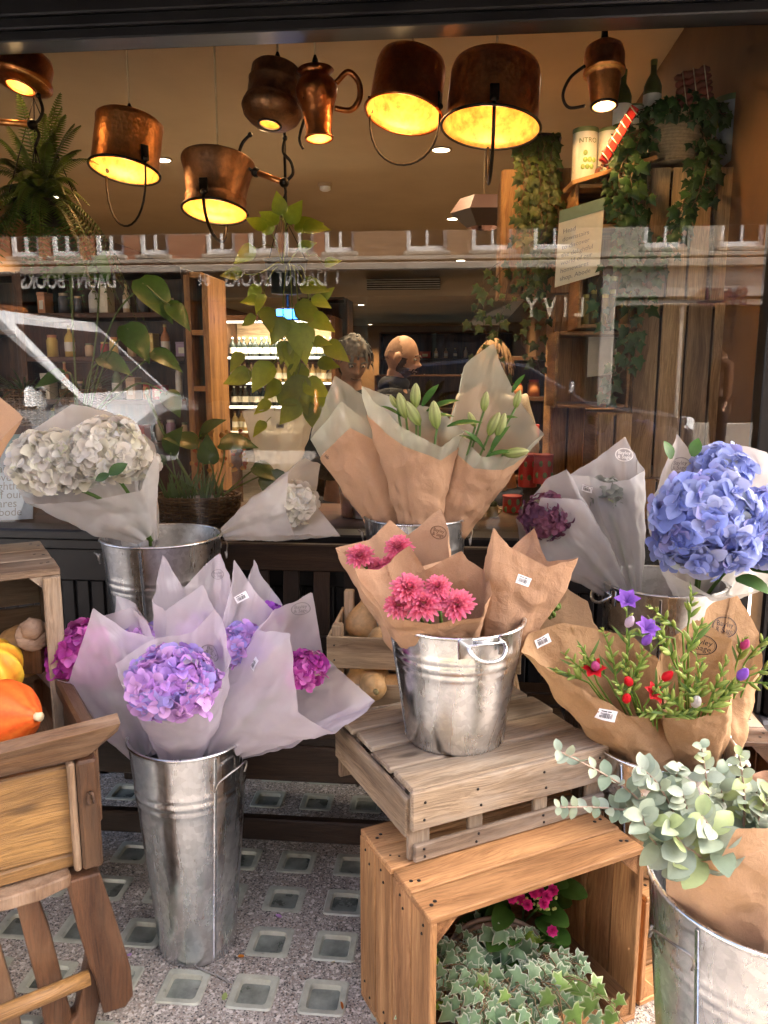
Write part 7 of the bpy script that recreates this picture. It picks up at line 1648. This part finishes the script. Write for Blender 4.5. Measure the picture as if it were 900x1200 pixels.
    grow = lambda r, q: tuple(v + q * s for v in r) if isinstance(r, tuple) else r + q * s
    ck = {k: (v[0], grow(v[1], .022)) for k, v in ck.items()}; ck['hem'] = (B(0, 0, .95 - coatlen), (.185 * s, .135 * s)); ck['collar'] = (B(0, -.004, 1.525 + collar), (.080 + collar) * s)
    E2 = [('waist', 'chest'), ('waist', 'pelvis'), ('pelvis', 'hem'), ('chest', 'neck0'), ('neck0', 'collar'), ('chest', 'shl'), ('chest', 'shr'), ('shl', 'ell'), ('shr', 'elr'), ('ell', 'wrl'), ('elr', 'wrr')]
    vs, fs = skinmesh(ck, E2); mb = MB(); vs = [v + V((noise.noise(v * 9), noise.noise(v * 9 + V((5, 0, 0))), 0)) * .008 for v in vs]; mb.add(vs, fs, coat); mb.build('jacket', M_CLOTHC, T)
    tk = {k: (hk[k][0], grow(hk[k][1], .014)) for k in ('pelvis', 'hipl', 'hipr', 'knl', 'knr', 'anl', 'anr')}
    vs, fs = skinmesh(tk, [('pelvis', 'hipl'), ('pelvis', 'hipr'), ('hipl', 'knl'), ('hipr', 'knr'), ('knl', 'anl'), ('knr', 'anr')]); mb = MB(); mb.add(vs, fs, leg); mb.build('trousers', M_CLOTHC, T)
    for n in 'lr':
        vs, fs = skinmesh({'a': (hk['an' + n][0] - V((0, 0, .04 * s)), .050 * s), 'b': (hk['to' + n][0], (.055 * s, .038 * s))}, [('a', 'b')]); mb = MB(); mb.add(vs, fs, (.02, .015, .012)); mb.build('shoe', M_GEN, T)
    return T, s
def headpos(px, py, Y): return pt(px, py, Y)
# head centres measured in the photograph
p = headpos(470, 418, 4.3); h_ = (p.z + .2) / 1.65 * 1.75 
person('bald bearded man in a black jacket looking down to the right', p.x - .03, p.y, -.2, h_, -14, (0, 14), (.38, .225, .15), (.008, .008, .010), (.02, .02, .025), None, (.07, .04, .025), collar=.035)
p = headpos(411, 421, 3.75); h_ = (p.z + .2) / 1.65 * 1.75
person('grey haired woman in a dark coat looking down towards the window', p.x, p.y + .02, -.2, h_, -72, (0, 26), (.33, .20, .14), (.03, .03, .035), (.02, .02, .03), (.20, .195, .195), None, 0, 'bent')
T = [o for o in COL.objects if o.get('label', '').startswith('grey haired')][0]
p = headpos(578, 424, 4.2); h_ = (p.z + .2) / 1.65 * 1.75
person('blond customer in a cream and grey striped top seen from behind the lilies', p.x, p.y, -.2, h_, 80, (0, 8), (.48, .28, .18), (.52, .46, .38), (.015, .02, .035), (.22, .13, .065), None, 0, 'bent', .02, True, 'long')
s_, z_ = refl(848, 450, 9.5); q = W(s_, -9.6, 0)
person('passer-by in a brown coat on the far pavement, mirrored near the right frame', q.x, q.y, -.0, 1.72, 160, (0, 5), (.5, .3, .2), (.10, .05, .03), (.02, .02, .025), (.05, .03, .02), None, 0, 'down', .35)
# --- vehicles
M_VAN = plain('white_vehicle_paint', (.80, .82, .84), .25, 0, .6, .03, 2, 0, 1, .5)
M_CARP = plain('dark_vehicle_paint', (.02, .025, .04), .2, 0, .6, .1, 2, 0, 1, .6)
M_TYRE = plain('rubber', (.02, .02, .02), .8); M_RIM = plain('alloy_rim', (.5, .5, .52), .3, 1.)
M_TAIL = plain('amber_lens', (.5, .15, .02), .2); M_LAMPG = plain('headlamp_lens', (.7, .72, .75), .08, 0, .8)
def vehicle(name, label, cat, s_front, t_near, width, prof, glassx, paint, wheels, wr=.32, roofk=.86, beacon=None):
    """prof: side outline (distance back from the nose, height) from bumper over the roof to the tail; nose at +s"""
    T = thing(name, label, cat, W(s_front, t_near - width / 2, -.1)); n = len(prof)
    zw = lambda z: 1 - (1 - roofk) * max(0, (z - .95) / (1.9 - .95)) if z > .95 else 1
    mb = MB(); vs = []; secs = [-.5, -.47, -.3, 0, .3, .47, .5]
    for q in secs:
        for (x, z) in prof:
            ins = .035 if abs(q) == .5 else 0
            vs.append(W(s_front - x - (ins if x < .1 else -ins if x > prof[-1][0] - .1 else 0) , t_near - width / 2 - q * width * zw(z) , z - (ins if z > .5 else 0)))
    fs = [(a * n + k, (a + 1) * n + k, (a + 1) * n + (k + 1) % n, a * n + (k + 1) % n) for a in range(len(secs) - 1) for k in range(n)]
    fs += [tuple(range(n)), tuple((len(secs) - 1) * n + k for k in range(n))[::-1]]
    mb.add(vs, fs); mb.build('body', paint, T, True, 35)
    # glass: windscreen and side windows, set just proud of the body
    (i0, i1), sides = glassx
    a, b = prof[i0], prof[i1]; d = V((b[0] - a[0], b[1] - a[1])); nx, nz = -(b[1] - a[1]), (b[0] - a[0]); ll = sqrt(nx * nx + nz * nz); nx, nz = nx / ll * .006, nz / ll * .006
    mb = MB()
    c = []
    for (f, q) in ((.04, -.465), (.04, .425), (.84, .415), (.84, -.455)):
        x, z = a[0] + d.x * f + nx, a[1] + d.y * f + nz; c.append(W(s_front - x, t_near - width / 2 - q * width * zw(z), z))
    mb.add(c, [(0, 1, 2, 3)]); mb.build('windscreen', M_DGLASS, T, False)
    for poly in sides:
        for sg in (-.5, .5):
            mb = MB(); vs = [W(s_front - x, t_near - width / 2 - sg * (width * zw(z) + .012), z) for x, z in poly]; mb.add(vs, [tuple(range(len(vs)))]); mb.build('side_window', M_DGLASS, T, False)
    for x in wheels:
        for sg in (-.5, .5):
            o = W(s_front - x, t_near - width / 2 - sg * (width - .10), wr - .1); M = frame(ST * (1 if sg < 0 else -1))
            w_ = MB().lathe([(wr * .55, .09), (wr * .9, .10), (wr, .06), (wr, -.06), (wr * .9, -.10), (wr * .5, -.1)], 28, o, M).build('wheel', M_TYRE, T)
            MB().lathe([(.001, .085), (wr * .2, .095), (wr * .5, .08), (wr * .6, .10)], 20, o, M, lambda an, z: 1).build('rim', M_RIM, w_)
    for sg in (-.38, .38):
        mb = MB(); mb.box(W(s_front - .06, t_near - width / 2 - sg * width, .72), (.12, .28, .16), rotz(-A), .03); mb.build('headlight', M_LAMPG, T)
        mb = MB(); mb.box(W(s_front - prof[-1][0] + .02, t_near - width / 2 - sg * width * 1.15, .95), (.06, .12, .3), rotz(-A), .02); mb.build('tail_light', M_TAIL, T)
    for sg in (-.5, .5):
        mb = MB(); mb.box(W(s_front - prof[i0][0] - .25, t_near - width / 2 - sg * (width + .26), 1.12), (.1, .2, .16), rotz(-A), .03); mb.build('wing_mirror', paint, T)
    if beacon:
        mb = MB(); mb.box(W(s_front - beacon, t_near - width / 2, prof[5][1] + .05), (.3, 1.0, .12), rotz(-A), .03); mb.build('amber_light_bar', M_TAIL, T)
    return T
tn = -2.80
n_top = refl(12, 366, 2.95); n_bot = refl(115, 470, 2.95); f_top = refl(100, 384, 4.4); f_bot = refl(186, 460, 4.4); nose = refl(240, 492, 3.6)
print('VAN', n_top, n_bot, f_top, f_bot, nose)
sn = nose[0] + .05; xb = sn - (n_bot[0] + f_bot[0]) / 2; xt = sn - (n_top[0] + f_top[0]) / 2; zt = (n_top[1] + f_top[1]) / 2; zb = (n_bot[1] + f_bot[1]) / 2
print('VAN2', sn, xb, xt, zt, zb)
vehicle('white_van', 'white van with amber roof bar, mirrored at the left of the window', 'van', sn, tn, 1.75, [(.05, .12), (.0, .35), (.02, .72), (.18, nose[1] + .02), (xb, zb + .02), (xt, zt + .03), (xt + .5, zt + .09), (4.2, zt + .08), (4.3, .8), (4.3, .15)],
        ((4, 5), [[(xb + .02, zb + .02), (xt + .02, zt - .06), (xt + .85, zt - .02), (xt + .85, zb)]]), M_VAN, (.85, 3.5), beacon=xt + .6)
s_c = refl(800, 440, 7.2)[0]
vehicle('parked_car', 'dark blue car parked across the street, mirrored in the right half of the window', 'car', s_c, -6.5, 1.75, [(.05, .12), (0, .35), (.02, .65), (.25, .84), (1.15, .96), (1.85, 1.38), (2.4, 1.44), (3.1, 1.38), (3.8, .98), (4.2, .9), (4.25, .15)],
        ((4, 5), [[(1.45, .98), (1.95, 1.33), (2.45, 1.37), (2.45, .96)], [(2.53, .96), (2.53, 1.37), (3.05, 1.32), (3.5, .98)]]), M_CARP, (.85, 3.35), .30)
# ================================================================== light, sky, camera
w = bpy.data.worlds.new('World'); sc.world = w; w.use_nodes = True
nt = w.node_tree; bg = nt.nodes['Background']
sky = nt.nodes.new('ShaderNodeTexSky'); sky.sky_type = 'NISHITA'; sky.sun_disc = False
SE, SA = R(46), R(72)      # elevation; azimuth clockwise from +Y
sky.sun_elevation = SE; sky.sun_rotation = SA; sky.air_density = .7; sky.dust_density = 9; sky.ozone_density = .3
nt.links.new(sky.outputs[0], bg.inputs[0]); bg.inputs[1].default_value = .15
sun = bpy.data.lights.new('sun', 'SUN'); sun.energy = 3.4; sun.angle = R(.6); sun.color = (1, .96, .9)
so = bpy.data.objects.new('sun', sun); COL.objects.link(so)
dirn = V((sin(SA) * cos(SE), cos(SA) * cos(SE), sin(SE)))
so.rotation_euler = dirn.to_track_quat('Z', 'Y').to_euler()
cam = bpy.data.cameras.new('camera'); co = bpy.data.objects.new('camera', cam); COL.objects.link(co); sc.camera = co
cam.sensor_fit = 'VERTICAL'; cam.sensor_height = 36; cam.lens = 36 * F / 1200; cam.clip_start = .02; cam.clip_end = 600
co.location = CAM; co.rotation_euler = (pi / 2 - TH, 0, 0)
vs_ = sc.view_settings; vs_.view_transform = 'Standard'; vs_.look = 'None'; vs_.gamma = 1; vs_.use_curve_mapping = False; vs_.exposure = EXPO
cy = sc.cycles
cy.use_denoising = True; cy.max_bounces = 8; cy.diffuse_bounces = 3; cy.glossy_bounces = 4; cy.transmission_bounces = 4; cy.transparent_max_bounces = 28
cy.caustics_reflective = False; cy.caustics_refractive = False; cy.sample_clamp_indirect = 6; cy.use_adaptive_sampling = True; cy.adaptive_threshold = .015
